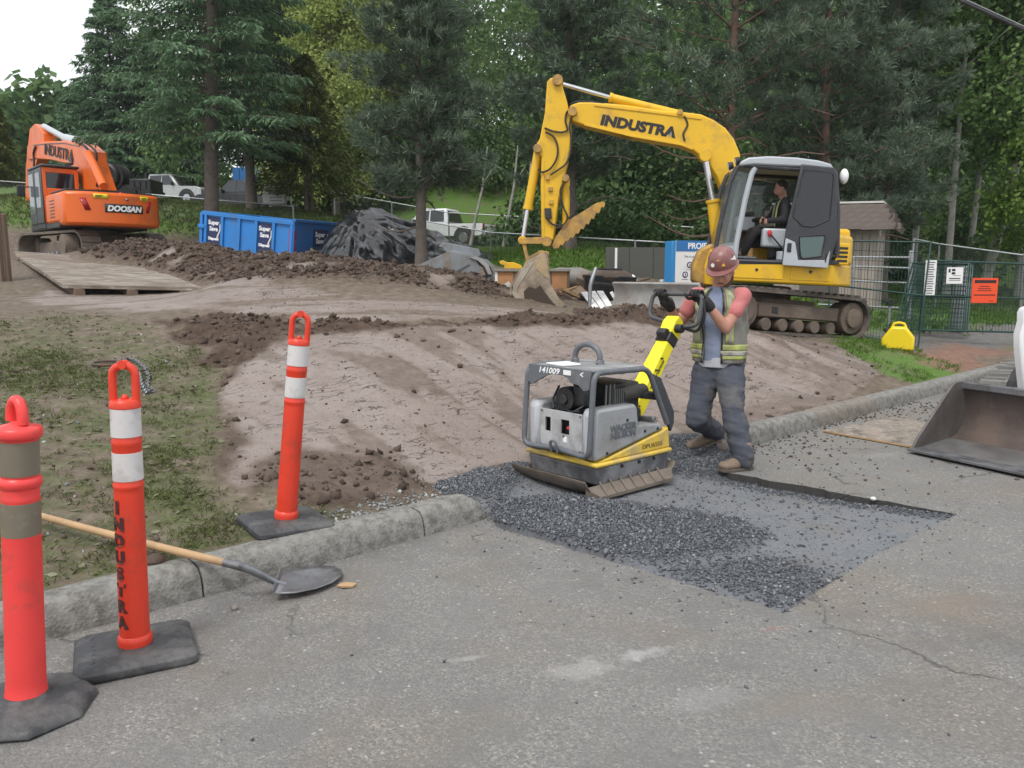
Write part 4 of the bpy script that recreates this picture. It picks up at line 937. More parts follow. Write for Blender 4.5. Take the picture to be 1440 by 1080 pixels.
# steering pole
pa = Vector((-.36, 0, .40)); pb = Vector((-.90, 0, 1.10)); ax = (pb-pa).normalized()
TA = frame(pa, ax, (0, 1, 0))   # x up the pole, y across
L_ = (pb-pa).length
mb = MB(); mb.hexa([(0, -.075, -.06), (0, .075, -.06), (0, .075, .06), (0, -.075, .06)], [(L_*.8, -.055, -.045), (L_*.8, .055, -.045), (L_*.8, .055, .055), (L_*.8, -.055, .055)], TA); pole = B(mb, 'steering_pole', CYB, bev=.01)
mb = MB(); mb.box((L_*.835, 0, .0), (L_*.10, .125, .115), TA); mb.prism([TA @ Vector(q) for q in ((L_*.78, 0, -.055), (L_*.9, 0, -.055), (L_*.88, 0, -.10), (L_*.83, 0, -.11))], (0, -.04, 0), (0, .04, 0)); B(mb, 'pole_joint', BLK, bev=.01)
mb = MB(); mb.prism([TA @ Vector(q) for q in ((L_*.87, 0, -.06), (L_*.87, 0, .065), (L_*1.0, 0, .06), (L_*1.045, 0, .02), (L_*1.05, 0, -.055), (L_*.98, 0, -.075))], (0, -.06, 0), (0, .06, 0)); head = B(mb, 'pole_head', CYB, bev=.014)
mb = MB(); mb.cyl(TA @ Vector((L_*.94, .055, -.02)), TA @ Vector((L_*.94, .115, -.02)), .034, n=16); B(mb, 'pivot_knob', BLK, bev=.006)
for (x, z_, col, sz) in ((L_*.24, .0, M('sticker_blue_white', (.45, .5, .62), .5), .05), (L_*.74, .0, M('sticker_cream', (.75, .62, .4), .5), .04)):
    mb = MB(); mb.box((x, .0, .0585), (sz, sz*1.1, .002), TA); B(mb, 'sticker', col, pole)
mb = MB(); mb.box((L_*.27, .0735, -.015), (.055, .003, .035), TA); B(mb, 'sticker', M('sticker_blue', (.03, .06, .22), .5), pole)
text('pole_lettering', 'WACKER NEUSON', .03, TA @ frame((L_*.48, .0695, -.01), (1, 0, 0), (0, 0, 1)) @ Matrix.Rotation(math.pi, 4, 'X') if False else TA @ frame((L_*.48, .067, .0), (1, 0, 0), (0, 0, 1)) @ Matrix.Scale(-1, 4, (0, 0, 1)), INK, pole, .001, .0005, 1.0, world=False)
for x in (.14, .5, .62):
    mb = MB(); mb.cyl(TA @ Vector((L_*x, .06, -.03)), TA @ Vector((L_*x, .078, -.03)), .008, n=8); B(mb, 'bolt', ENG, pole)
mb = MB(); mb.cyl((-.28, .16, .46), (-.28, .32, .47), .02, n=12); mb.cyl((-.40, -.12, .40), (-.40, .12, .40), .035, n=14); B(mb, 'pole_hinge', STEEL, bev=.004)
# loop handle
hb0 = pb+Vector((-.03, 0, .23)); hw = .235
HANDLE = [Vector((pb.x+.03, -.07, pb.z+.02)), Vector((pb.x+.02, -hw, pb.z+.05)), Vector((hb0.x, -hw, hb0.z)), Vector((hb0.x, hw, hb0.z)), Vector((pb.x+.02, hw, pb.z+.0)), Vector((pb.x+.03, .07, pb.z-.02))]
mb = MB(); mb.tube(rnd([tuple(q) for q in HANDLE], .055, 6), .0165, 10); B(mb, 'handlebar', M('handlebar_grey', (.07, .073, .08), .5, .1, var=.15, dirt=(.16, .155, .15), amt=.3), bev=0)
mb = MB(); mb.tube(rnd([(pb.x+.03, .1, pb.z-.02), (pb.x-.02, .2, pb.z-.06), (pb.x-.03, .26, pb.z+.06), (hb0.x+.01, .24, hb0.z-.03)], .05), .012, 8); B(mb, 'control_lever', BLK)
MW = Matrix.Translation(cc) @ Matrix.Rotation(RZ, 4, 'Z')
BAR_A = MW @ HANDLE[2]; BAR_B = MW @ HANDLE[3]
# ------------------------------------------------------------------ people
SKIN = M('skin', (.44, .22, .155), .5, var=.08, dirt=(.38, .17, .12), amt=.25, scale=14)
HAIR = M('short_beard_hair', (.10, .055, .03), .8, var=.3, bmp=.6, bscale=220)
JEANS = M('worn_blue_grey_trousers', (.055, .062, .082), .85, var=.15, dirt=(.13, .12, .11), amt=.45, scale=5, bmp=.35, bscale=60)
TEE = M('blue_grey_shirt', (.23, .27, .38), .85, var=.1, dirt=(.30, .31, .34), amt=.3, scale=9, bmp=.2)
PINKS = M('faded_red_sleeve', (.50, .16, .155), .85, var=.1, dirt=(.56, .26, .24), amt=.3, scale=9, bmp=.2)
VEST = M('grey_mesh_vest', (.20, .19, .165), .85, var=.15, dirt=(.12, .11, .095), amt=.4, scale=9, bmp=.4, bscale=160)
LIME = M('lime_tape', (.38, .42, .10), .65, var=.15, dirt=(.22, .215, .13), amt=.6, scale=12)
SILV = M('silver_tape', (.34, .33, .29), .45, .1, var=.1, dirt=(.24, .22, .18), amt=.5, scale=12)
GLOVE = M('black_glove', (.017, .016, .016), .7, var=.3, dirt=(.06, .055, .05), amt=.3, scale=14, bmp=.3)
BOOT = M('muddy_brown_boot', (.19, .135, .095), .7, var=.2, dirt=(.27, .215, .17), amt=.5, scale=10, bmp=.3)
SOLE = M('boot_sole', (.10, .082, .066), .8, var=.2, dirt=(.2, .16, .13), amt=.4)
HAT = M('maroon_hard_hat', (.20, .075, .07), .35, var=.1, dirt=(.32, .19, .17), amt=.35, scale=7)
def limb(mb, pts, rs, n=12, sub=4):
    """tapered limb through joints with round ends"""
    pts = [Vector(p) for p in pts]; P2 = []; R2 = []
    for i in range(len(pts)-1):
        for k in range(sub):
            f = k/sub; P2.append(pts[i].lerp(pts[i+1], f)); R2.append(rs[i]+(rs[i+1]-rs[i])*f)
    P2.append(pts[-1]); R2.append(rs[-1])
    mb.tube(P2, R2, n)
    for p, r in ((pts[0], rs[0]), *zip(pts[1:-1], rs[1:-1]), (pts[-1], rs[-1])): mb.ell(p, (r, r, r), n, 8)
def oval(mb, secs, X, Y_, n=20):
    """stack of oval sections: (centre, half width along X, half depth along Y)"""
    V = []; m = len(secs)
    for c, a, b in secs:
        c = Vector(c); V += [c+X*(a*math.cos(2*math.pi*k/n))+Y_*(b*math.sin(2*math.pi*k/n)) for k in range(n)]
    F = [(i*n+k, i*n+(k+1) % n, (i+1)*n+(k+1) % n, (i+1)*n+k) for i in range(m-1) for k in range(n)]
    F += [tuple(range(n-1, -1, -1)), tuple(range((m-1)*n, m*n))]; mb.put(V, F)
def head_mesh(mb, c, F, U, Rr):
    """skull, jaw, brow, nose, lips, ears; c = centre of the skull at eye level"""
    Mx = Matrix((Rr, F, U)).transposed(); e = lambda x, y, z: Vector(c)+Rr*x+F*y+U*z
    mb.ell(e(0, -.012, .035), (.074, .092, .088), 18, 12, rot=Mx); mb.ell(e(0, .02, -.035), (.062, .07, .08), 16, 10, rot=Mx)
    mb.ell(e(0, .055, -.088), (.036, .032, .026), 12, 8, rot=Mx); mb.ell(e(0, .078, .022), (.05, .016, .012), 12, 8, rot=Mx)
    mb.tube([e(0, .083, .012), e(0, .098, -.014), e(0, .106, -.032)], [.009, .012, .014], 8); mb.ell(e(0, .098, -.038), (.019, .014, .01), 8, 6, rot=Mx)
    mb.ell(e(0, .082, -.064), (.024, .012, .007), 10, 6, rot=Mx); mb.ell(e(0, .080, -.074), (.021, .011, .007), 10, 6, rot=Mx)
    for s in (-1, 1):
        mb.ell(e(.036*s, .058, -.03), (.024, .025, .024), 10, 8, rot=Mx); mb.ell(e(.077*s, -.012, -.012), (.011, .021, .033), 10, 8, rot=Mx)
        mb.ell(e(.05*s, .01, -.07), (.02, .035, .03), 10, 8, rot=Mx)
    return e, Mx
def eyes(t, e, Mx, rad=.0125):
    for s in (-1, 1):
        m = MB(); m.ell(e(.031*s, .071, .001), (.014, .0105, .0075), 10, 6, rot=Mx); m.build('eye', M('eye_white', (.55, .5, .47), .3), t)
        m = MB(); m.ell(e(.031*s, .0805, .0), (.0055, .003, .0058), 8, 6, rot=Mx); m.build('iris', M('eye_dark', (.03, .025, .02), .2), t)
        m = MB(); m.tube([e(.014*s, .092, .022), e(.033*s, .092, .028), e(.05*s, .08, .022)], [.004, .005, .003], 6); m.build('eyebrow', HAIR, t)
def gripping_hand(mb, c, bar, wrist, r=.0165, side=1, sc=1.):
    """palm behind the bar, four unequal fingers curled right round it, thumb closing from the other side"""
    b = Vector(bar).normalized(); w = (Vector(wrist)-Vector(c)); w = (w-b*w.dot(b)).normalized(); u = b.cross(w)
    if u.z < 0: u = -u
    c = Vector(c)
    for k, (ln, rr) in enumerate(((.9, .0105), (1., .0112), (.96, .0108), (.8, .0095))):
        o = b*((k-1.5)*.0215*sc*side); R0 = r+rr+.001
        pts = [c+o+w*(.055*sc)+u*.012]
        for a in rlist(R_(25), R_(25+215*ln), 8): pts.append(c+o+(w*math.cos(a)+u*math.sin(a))*(R0+.002))
        mb.tube(pts, [rr*1.15]+list(np.linspace(rr*1.12, rr*.82, 8)), 8); mb.ell(pts[-1], (rr*.82,)*3, 8, 6)
        mb.ell(pts[1], (rr*1.25,)*3, 8, 6)
    th = [c-b*(.035*side*sc)+w*(.06*sc)-u*.004]+[c-b*((.046+.004*i)*side*sc)+(w*math.cos(a)-u*math.sin(a))*(r+.015) for i, a in enumerate(rlist(R_(20), R_(150), 6))]
    mb.tube(th, [.015, .0145, .0135, .013, .0125, .012, .011], 8); mb.ell(th[-1], (.011,)*3, 8, 6)
    X = b; mb.ell(c+w*(.048*sc)+u*.006, (.045, .028, .028), 12, 8, rot=Matrix((b, w, u)).transposed())
    mb.ell(c+w*(.078*sc)+u*.003, (.036, .034, .024), 12, 8, rot=Matrix((b, w, u)).transposed())
    return c+w*(.105*sc)
def foot(mb_s, mb_b, heel, toe, up=Vector((0, 0, 1)), w=.048):
    heel = Vector(heel); toe = Vector(toe); d = (toe-heel); L = d.length; d.normalize(); s = d.cross(up).normalized(); u = s.cross(d)
    e = lambda x, y, z: heel+d*x+s*y+u*z
    oval_ = [(e(0, 0, .0), .0, .0)]
    n = 18; out = []
    for k in range(n):
        a = 2*math.pi*k/n; x = L/2+L/2*math.cos(a); ww = w*(.82+.24*sstep(.4, .8, x/L)); out.append((x, ww*math.copysign(abs(math.sin(a))**.7, math.sin(a))))
    mb_s.prism([e(x, y, 0) for x, y in out], (0, 0, 0), u*.024)
    Mx = Matrix((d, s, u)).transposed()
    mb_b.ell(e(L*.80, 0, .042), (L*.20, w*.95, .038), 14, 8, rot=Mx); mb_b.ell(e(L*.58, 0, .052), (L*.24, w*.88, .046), 14, 8, rot=Mx)
    mb_b.ell(e(L*.24, 0, .06), (L*.24, w*.82, .055), 14, 8, rot=Mx); mb_b.ell(e(L*.3, 0, .10), (.058, w*.9, .06), 14, 8, rot=Mx)
    return e(L*.3, 0, .12)

# ---- the man walking the compactor
FA = Vector((-.58, -.81, 0)).normalized(); RA = Vector((FA.y, -FA.x, 0)); UP = Vector((0, 0, 1))
Yw = 6.2
def Wp(px, py, f=0., r=0.):   # survey point in his mid plane, then along his facing / right-hand side
    return Vector(P(px, py, Yw))+FA*f+RA*r
t = thing('person', 'man in maroon hard hat and grey vest walking behind the plate compactor holding its handlebar', 'person', (Wp(1030, 655).x, Wp(1030, 655).y, 0.0))
pel = Wp(1011, 512); chest = Wp(1013, 442); nk = Wp(1013, 402); hd = Wp(1020, 382, .05)
shL = nk+Vector((0, 0, -.075))-RA*.185+FA*.0; shR = nk+Vector((0, 0, -.075))+RA*.185+FA*.02
barD = (BAR_B-BAR_A).normalized()
gR = BAR_A.lerp(BAR_B, .14); gL = BAR_A.lerp(BAR_B, .88)
def elbow(s, h, l1, l2, hint):
    d = h-s; L = d.length; L2 = min(L, (l1+l2)*.995); a = (l1*l1-l2*l2+L2*L2)/(2*L2); hh = math.sqrt(max(0, l1*l1-a*a)); dn = d.normalized()
    hv = (hint-dn*hint.dot(dn)).normalized(); return s+dn*a+hv*hh
wrL = gL+(shL+Vector((0, 0, -.28))-gL).normalized()*.1; wrR = gR+(shR+Vector((0, 0, -.28))-gR).normalized()*.1
elL = elbow(shL, wrL, .30, .27, Vector((0, 0, -1))-RA*.35-FA*.3); elR = elbow(shR, wrR, .30, .27, Vector((0, 0, -1))+RA*.35-FA*.3)
hipL = pel-RA*.085+Vector((0, 0, -.02)); hipR = pel+RA*.085+Vector((0, 0, -.02))
ftL = Vector(G(1050, 660, .0)); heelL = ftL+Vector((.055, .02, 0)); toeL = heelL+Vector((-.285, -.10, 0))
anL = heelL+(toeL-heelL)*.3+Vector((0, 0, .10))
heelR = Vector(P(1016, 618, 6.45)); toeR = Vector(P(966, 638, 6.35)); toeR.z = max(toeR.z, .012)
anR = heelR+(toeR-heelR)*.3+Vector((.01, 0, .10))
knL = elbow(hipL, anL, .385, .365, FA*1+Vector((0, 0, .1))); knR = elbow(hipR, anR, .44, .42, FA*1.0)
mb = MB()
oval(mb, [(pel+UP*-.08, .14, .10), (pel, .165, .115), (pel+UP*.12, .16, .115), (chest+UP*-.08, .165, .12), (chest+UP*.06, .185, .122), (nk+UP*-.07, .17, .09), (nk+UP*-.02, .07, .06)], RA, FA)
hF = (FA*.86+UP*-.42+RA*-.02).normalized(); hR = (RA-hF*RA.dot(hF)).normalized(); hU = hR.cross(hF).normalized()
limb(mb, [nk+UP*-.05, nk+UP*.03+FA*.02, hd+hU*-.06-hF*.02], [.062, .056, .055])
e, Mx = head_mesh(mb, hd, hF, hU, hR)
for s, el, wr in ((shL, elL, wrL), (shR, elR, wrR)): limb(mb, [s, s.lerp(el, .5), el, el.lerp(wr, .35), wr], [.058, .052, .043, .044, .031])
for h, k, a in ((hipL, knL, anL), (hipR, knR, anR)): limb(mb, [h, h.lerp(k, .5), k, k.lerp(a, .35), a], [.08, .07, .045, .042, .034])
body = fuse(mb, 'body', SKIN, t, .0125, 4)
eyes(t, e, Mx)
# clothes
def wrinkle(amp, fx, fz, seed):
    return lambda v: amp*fbm(v[:, 0]*fx+v[:, 1]*fx*.7, v[:, 2]*fz+v[:, 0]*3, seed, 3)*2
mb = MB()
oval(mb, [(pel+UP*-.09, .15, .115), (pel, .175, .125), (pel+UP*.06, .17, .122)], RA, FA)
for h, k, a in ((hipL, knL, anL), (hipR, knR, anR)):
    limb(mb, [h+UP*.0, h.lerp(k, .5), k, k.lerp(a, .5), a.lerp(k, .2), a.lerp(k, .0)], [.122, .11, .092, .086, .084, .088], 14)
fuse(mb, 'trousers', JEANS, t, .012, 4, wrinkle(.017, 8, 20, 5))
mb = MB()
oval(mb, [(pel+UP*.03, .185, .142), (pel+UP*.12, .185, .146), (chest+UP*-.08, .19, .148), (chest+UP*.06, .19, .13), (nk+UP*-.06, .165, .095), (nk+UP*-.01, .078, .07)], RA, FA)
fuse(mb, 'shirt', TEE, t, .011, 4, wrinkle(.009, 12, 10, 8))
mb = MB(); oval(mb, [(pel+UP*-.02, .192, .148), (pel+UP*.07, .187, .145)], RA, FA); fuse(mb, 'undershirt_hem', M('pale_undershirt', (.45, .46, .5), .85, bmp=.2), t, .012, 3, wrinkle(.008, 14, 5, 9))
for s, el in ((shL, elL), (shR, elR)):
    mb = MB(); limb(mb, [s+(nk-s)*.18, s, s.lerp(el, .3), s.lerp(el, .48)], [.055, .068, .066, .068], 14)
    fuse(mb, 'sleeve', PINKS, t, .010, 9, wrinkle(.006, 14, 14, 4))
# open vest: shell that leaves the chest free, with tapes
VS = [(pel+UP*.02, .205, .16), (pel+UP*.12, .205, .162), (chest+UP*-.10, .207, .164), (chest+UP*.0, .21, .158), (chest+UP*.06, .208, .146), (nk+UP*-.085, .182, .112), (nk+UP*-.03, .125, .09), (nk+UP*-.012, .09, .075)]
def vpt(h, a, off=0.):
    h = min(max(h, 0), len(VS)-1.001); i = int(h); f = h-i
    c = VS[i][0].lerp(VS[i+1][0], f); A_ = VS[i][1]+(VS[i+1][1]-VS[i][1])*f+off; B_ = VS[i][2]+(VS[i+1][2]-VS[i][2])*f+off
    q = .008*math.sin(a*5+h*2.2)+.006*math.sin(a*9-h*3.1)+.003*math.sin(a*17+h*7)
    return c+RA*((A_+q)*math.sin(a))+FA*((B_+q)*math.cos(a))
def vstrip(name, mat, a0, a1, h0, h1, off, na=14, nh=10, th=.008, hole=False, slant=0.):
    m = MB(); V = []; F = []
    aa = rlist(a0, a1, na); hh = rlist(h0, h1, nh)
    for h in hh:
        for a in aa: V.append(vpt(h, a+slant*(h-h0), off))
    for i in range(nh-1):
        for j in range(na-1):
            am = abs((aa[j]+aa[j+1])/2); hm = (hh[i]+hh[i+1])/2
            if hole and abs(am-math.pi/2) < .62-.12*abs(hm-4.2) and 3.0 < hm < 5.6: continue
            F.append((i*na+j, i*na+j+1, (i+1)*na+j+1, (i+1)*na+j))
    m.put(V, F); o = m.build(name, mat, t, smooth=70); s = o.modifiers.new('s', 'SOLIDIFY'); s.thickness = th; s.offset = 1; return o
g0 = .34
vstrip('vest', VEST, g0, 2*math.pi-g0, 0, 7, .004, 64, 30, hole=True)
for s in (-1, 1):
    a_, b_ = (g0*s, 2.9*s)
    lo, hi = sorted((a_, b_))
    for h0, h1, mt in ((.35, .62, LIME), (.62, 1.0, SILV), (1.0, 1.28, LIME)):
        vstrip('vest_band', mt, lo, hi, h0, h1, .011 if mt is LIME else .012, 26, 4, .003)
    for dw, w, mt in ((.50, .10, LIME), (.58, .16, SILV), (.72, .10, LIME)):
        lo, hi = sorted((dw*s, (dw+w)*s)); vstrip('vest_brace', mt, lo, hi, 1.3, 6.6, .012, 4, 26, .003)
    lo, hi = sorted((g0*s, (g0+.07)*s)); vstrip('vest_piping', BLK, lo, hi, 0, 6.9, .012, 3, 26, .003)
# boots, gloves, hard hat, beard
for hl, te in ((heelL, toeL), (heelR, toeR)):
    ms, mbb = MB(), MB(); upv = UP if hl is heelL else (UP+(te-hl).normalized()*.0).normalized()
    an = foot(ms, mbb, hl, te, upv, .06); limb(mbb, [an+UP*-.04, an+UP*.06], [.06, .06])
    bt = fuse(mbb, 'boot', BOOT, t, .009, 4, wrinkle(.003, 30, 30, 3)); ms.build('sole', SOLE, bt, .004) if False else ms.build('sole', SOLE, t, .004)
for c_, wr, sd in ((gL, wrL, 1), (gR, wrR, -1)):
    mb = MB(); q = gripping_hand(mb, c_, barD, wr, .0185, sd, 1.25); limb(mb, [c_.lerp(q, .7), q.lerp(wr, .5), wr, wr.lerp(elL if sd == 1 else elR, .18)], [.042, .044, .044, .045])
    fuse(mb, 'glove', GLOVE, t, .0055, 2)
hm = Matrix.Translation(e(0, -.012, .052)) @ Matrix((hR, hF, hU)).transposed().to_4x4()
mb = MB(); prof = [(.121, .0), (.1225, .012), (.12, .04), (.112, .075), (.095, .108), (.068, .132), (.035, .145), (0.001, .149)]
mb.lathe([(a*.93, b) for a, b in prof], 28, hm @ Matrix.Diagonal((.97, 1.12, 1, 1)), caps=False)
hat = mb.build('hard_hat', HAT, t, smooth=60)
V = []; n = 28; mb = MB()
for k in range(n):
    a = 2*math.pi*k/n; ex_ = .016+.034*max(0, math.sin(a))**2
    for rr_, zz in ((.108, .006), (.108+ex_, -.012*max(0, math.sin(a))), (.108+ex_, -.007-.012*max(0, math.sin(a))), (.108, -.002)): V.append(hm @ Vector((rr_*math.cos(a)*.99, rr_*math.sin(a)*1.12, zz)))
mb.put(V, [(4*k+j, 4*((k+1) % n)+j, 4*((k+1) % n)+(j+1) % 4, 4*k+(j+1) % 4) for k in range(n) for j in range(4)]); mb.build('brim', HAT, hat, .0, 60)
mb = MB(); mb.tube([hm @ Vector((0, y, z)) for y, z in ((-.108, .06), (-.09, .105), (-.05, .137), (0, .147), (.05, .137), (.09, .105), (.108, .06))], .009, 8); mb.build('ridge', HAT, hat)
def hat_patch(az, el, w, h, mat, nm, tri=False, disc=False):
    def q(a, b):
        r1 = .117*math.cos(b)*.98; z = .149*math.sin(b)
        return hm @ Vector((r1*math.cos(a)*.955, r1*math.sin(a)*1.115, z))*1.0
    m = MB(); c = q(az, el); nn_ = (c-(hm @ Vector((0, 0, .02)))).normalized(); ux = UP.cross(nn_).normalized(); uy = nn_.cross(ux)
    c = c+nn_*.0035
    if tri: pts = [c-ux*w-uy*h, c+ux*w-uy*h, c+uy*h]
    elif disc: pts = [c+ux*(w*math.cos(k*.5236))+uy*(h*math.sin(k*.5236)) for k in range(12)]
    else: pts = [c-ux*w-uy*h, c+ux*w-uy*h, c+ux*w+uy*h, c-ux*w+uy*h]
    m.prism(pts, nn_*-.004, nn_*.001); m.build(nm, mat, hat)
YST = M('sticker_amber', (.75, .45, .03), .5)
hat_patch(R_(95), R_(38), .014, .012, YST, 'triangle_sticker', tri=True); hat_patch(R_(118), R_(20), .015, .012, YST, 'triangle_sticker', tri=True)
hat_patch(R_(72), R_(20), .016, .016, WHITEP, 'round_sticker', disc=True); hat_patch(R_(168), R_(28), .026, .017, M('sticker_label', (.6, .58, .55), .5), 'label_sticker')
hat_patch(R_(168), R_(27), .022, .004, INK, 'label_print'); hat_patch(R_(168), R_(36), .022, .003, INK, 'label_print')
mb = MB(); Mh = Matrix((hR, hF, hU)).transposed()
mb.ell(e(0, .052, -.092), (.040, .034, .030), 12, 8, rot=Mh); mb.tube([e(-.072, -.01, -.03), e(-.066, .02, -.07), e(-.04, .05, -.092), e(0, .072, -.096), e(.04, .05, -.092), e(.066, .02, -.07), e(.072, -.01, -.03)], [.008, .016, .019, .02, .019, .016, .008], 8); mb.tube([e(-.03, .076, -.07), e(-.015, .09, -.057), e(0, .093, -.055), e(.015, .09, -.057), e(.03, .076, -.07)], .006, 6)
fuse(mb, 'beard', HAIR, t, .006, 2)
mb = MB(); mb.ell(e(0, -.035, .01), (.079, .078, .062), 16, 10, rot=Mh); fuse(mb, 'hair', HAIR, t, .008, 2)
mb = MB(); mb.tube([pel+RA*-.17+UP*-.02+FA*.05, pel+RA*-.185+UP*-.05+FA*.03, pel+RA*-.18+UP*-.1], .01, 6); mb.build('belt_clip', BLK, t)
# ------------------------------------------------------------------ excavators
def PL(px, py, o, n):
    """where the sight line meets the upright plane through o with normal n"""
    d = Vector(ray(px, py)); c = Vector((0, 0, CAM_H)); n = Vector(n)
    return c+d*((Vector(o)-c).dot(n)/d.dot(n))
YEL = M('excavator_yellow', (.72, .425, .012), .42, var=.08, dirt=(.32, .20, .07), amt=.3, scale=4)
YELR = M('excavator_yellow_worn', (.52, .30, .05), .55, var=.15, dirt=(.19, .12, .07), amt=.65, scale=4)
ORA = M('excavator_orange', (.76, .135, .012), .38, var=.1, dirt=(.33, .12, .05), amt=.32, scale=2.4)
CABG = M('cab_light_grey', (.40, .43, .46), .4, var=.06, dirt=(.3, .29, .28), amt=.2, scale=4)
CABD = M('cab_dark_grey', (.035, .037, .042), .45, var=.15, dirt=(.11, .105, .1), amt=.3, scale=4)
CHR = M('chromed_rod', (.62, .63, .65), .18, .9, var=.05)
MUDB = M('mud_caked_steel', (.12, .09, .07), .8, .1, var=.3, dirt=(.2, .16, .125), amt=.6, scale=4, bmp=.5, bscale=30)
BUCK = M('bucket_worn_steel', (.36, .30, .225), .6, .35, var=.2, dirt=(.14, .10, .075), amt=.6, scale=4, bmp=.2)
GREYB = M('bucket_grey_paint', (.24, .26, .28), .55, .3, var=.12, dirt=(.17, .15, .125), amt=.5, scale=3)
TRK = M('track_rubber', (.055, .05, .046), .8, var=.25, dirt=(.16, .125, .10), amt=.65, scale=6, bmp=.4)
TRS = M('track_steel', (.19, .165, .14), .6, .35, var=.2, dirt=(.16, .12, .09), amt=.6, scale=6)
GLS = glass('cab_glass', (.10, .13, .125), .38); GLD = glass('dark_tinted_glass', (.012, .014, .02), .93, .08); GLT = glass('teal_glass', (.10, .16, .15), .75, .12)
def track(t, T, L, Hh, Wd, mat, n, lug, name='track'):
    """belt loop in local x-z, flat below, a little raised at the ends"""
    r = Hh/2; pts = []
    def at(s):   # s in 0..1 round the loop
        st = L-2*r; per = 2*st+2*math.pi*r; q = (s % 1)*per
        if q < st: return (-st/2+q, 0), 0
        q -= st
        if q < math.pi*r: a = q/r; return (st/2+r*math.sin(a), r-r*math.cos(a)), a
        q -= math.pi*r
        if q < st: return (st/2-q, Hh), math.pi
        q -= st; a = q/r; return (-st/2-r*math.sin(a), r+r*math.cos(a)), math.pi+a
    m = 48; out = [at(k/m)[0] for k in range(m)]; cx, cz = 0, r
    mb = MB(); V = []
    for x, z in out:
        l = math.hypot(x-(max(-L/2+r, min(L/2-r, x))), z-r) or r; ix = max(-L/2+r, min(L/2-r, x)); f = (r-.045)/r
        xi, zi = ix+(x-ix)*f, r+(z-r)*f
        V += [T @ Vector((x, -Wd/2, z)), T @ Vector((x, Wd/2, z)), T @ Vector((xi, Wd/2, zi)), T @ Vector((xi, -Wd/2, zi))]
    mb.put(V, [(4*k+j, 4*((k+1) % m)+j, 4*((k+1) % m)+(j+1) % 4, 4*k+(j+1) % 4) for k in range(m) for j in range(4)])
    tr = mb.build('track_belt', mat, t, world=False, smooth=50)
    me = None
    for k in range(n):
        (x, z), a = at((k+.5)/n); TT = T @ Matrix.Translation((x, 0, z)) @ Matrix.Rotation(-a, 4, 'Y') @ Matrix.Translation((0, 0, -lug/2))
        if me is None:
            b = MB(); b.box((0, 0, 0), (L*2.3/n*.42 if lug > .03 else (2*(L-2*r)+6.283*r)/n*.9, Wd*1.01, lug)); me = b.mesh('track_shoe'); me.materials.append(mat)
        o = bpy.data.objects.new('track_shoe', me); COL.objects.link(o); o.parent = tr; o.matrix_local = TT
    return tr
def pris(parent, name, mat, pts, o, n, half, bev=.012, off=0.):
    o_ = Vector(o)+Vector(n)*off; mb = MB(); q = [PL(x, y, o_, n) for x, y in pts]
    mb.prism(q, Vector(n)*-half, Vector(n)*half); return mb.build(name, mat, parent, bev)
def pin(parent, name, mat, p, o, n, r, half, off=0.):
    c = PL(*p, Vector(o)+Vector(n)*off, n); mb = MB(); mb.cyl(c-Vector(n)*half, c+Vector(n)*half, r, n=16); return mb.build(name, mat, parent, .004)
def ram(parent, a, b, c, o, n, rb, rr, mat, off=0., name='hydraulic_cylinder'):
    """barrel from a to b, chromed rod on to c"""
    o_ = Vector(o)+Vector(n)*off; A_, B_, C_ = (PL(*q, o_, n) for q in (a, b, c))
    mb = MB(); mb.cyl(A_, B_, rb, n=16); mb.cyl(B_-(B_-A_).normalized()*.05, B_, rb*1.16, n=16); br = mb.build(name, mat, parent, .004)
    mb = MB(); mb.cyl(B_, C_, rr, n=12); mb.build('rod', CHR, br)
    d = Vector(n)
    mb = MB(); mb.cyl(C_-d*rb*1.1, C_+d*rb*1.1, rb*.95, n=14); mb.build('rod_eye', mat, br, .003)
    return br
def hose(parent, pts, o, n, r=.018, off=0., name='hose'):
    o_ = Vector(o)+Vector(n)*off; P3 = [PL(*q, o_, n) for q in pts]; S = []
    for i in range(len(P3)-1):
        p0, p1, p2, p3 = P3[max(i-1, 0)], P3[i], P3[i+1], P3[min(i+2, len(P3)-1)]
        for k in range(4):
            f = k/4; S.append(.5*((2*p1)+(p2-p0)*f+(2*p0-5*p1+4*p2-p3)*f*f+(3*p1-p0-3*p2+p3)*f**3))
    S.append(P3[-1]); mb = MB(); mb.tube(S, r, 7); return mb.build(name, BLK, parent)

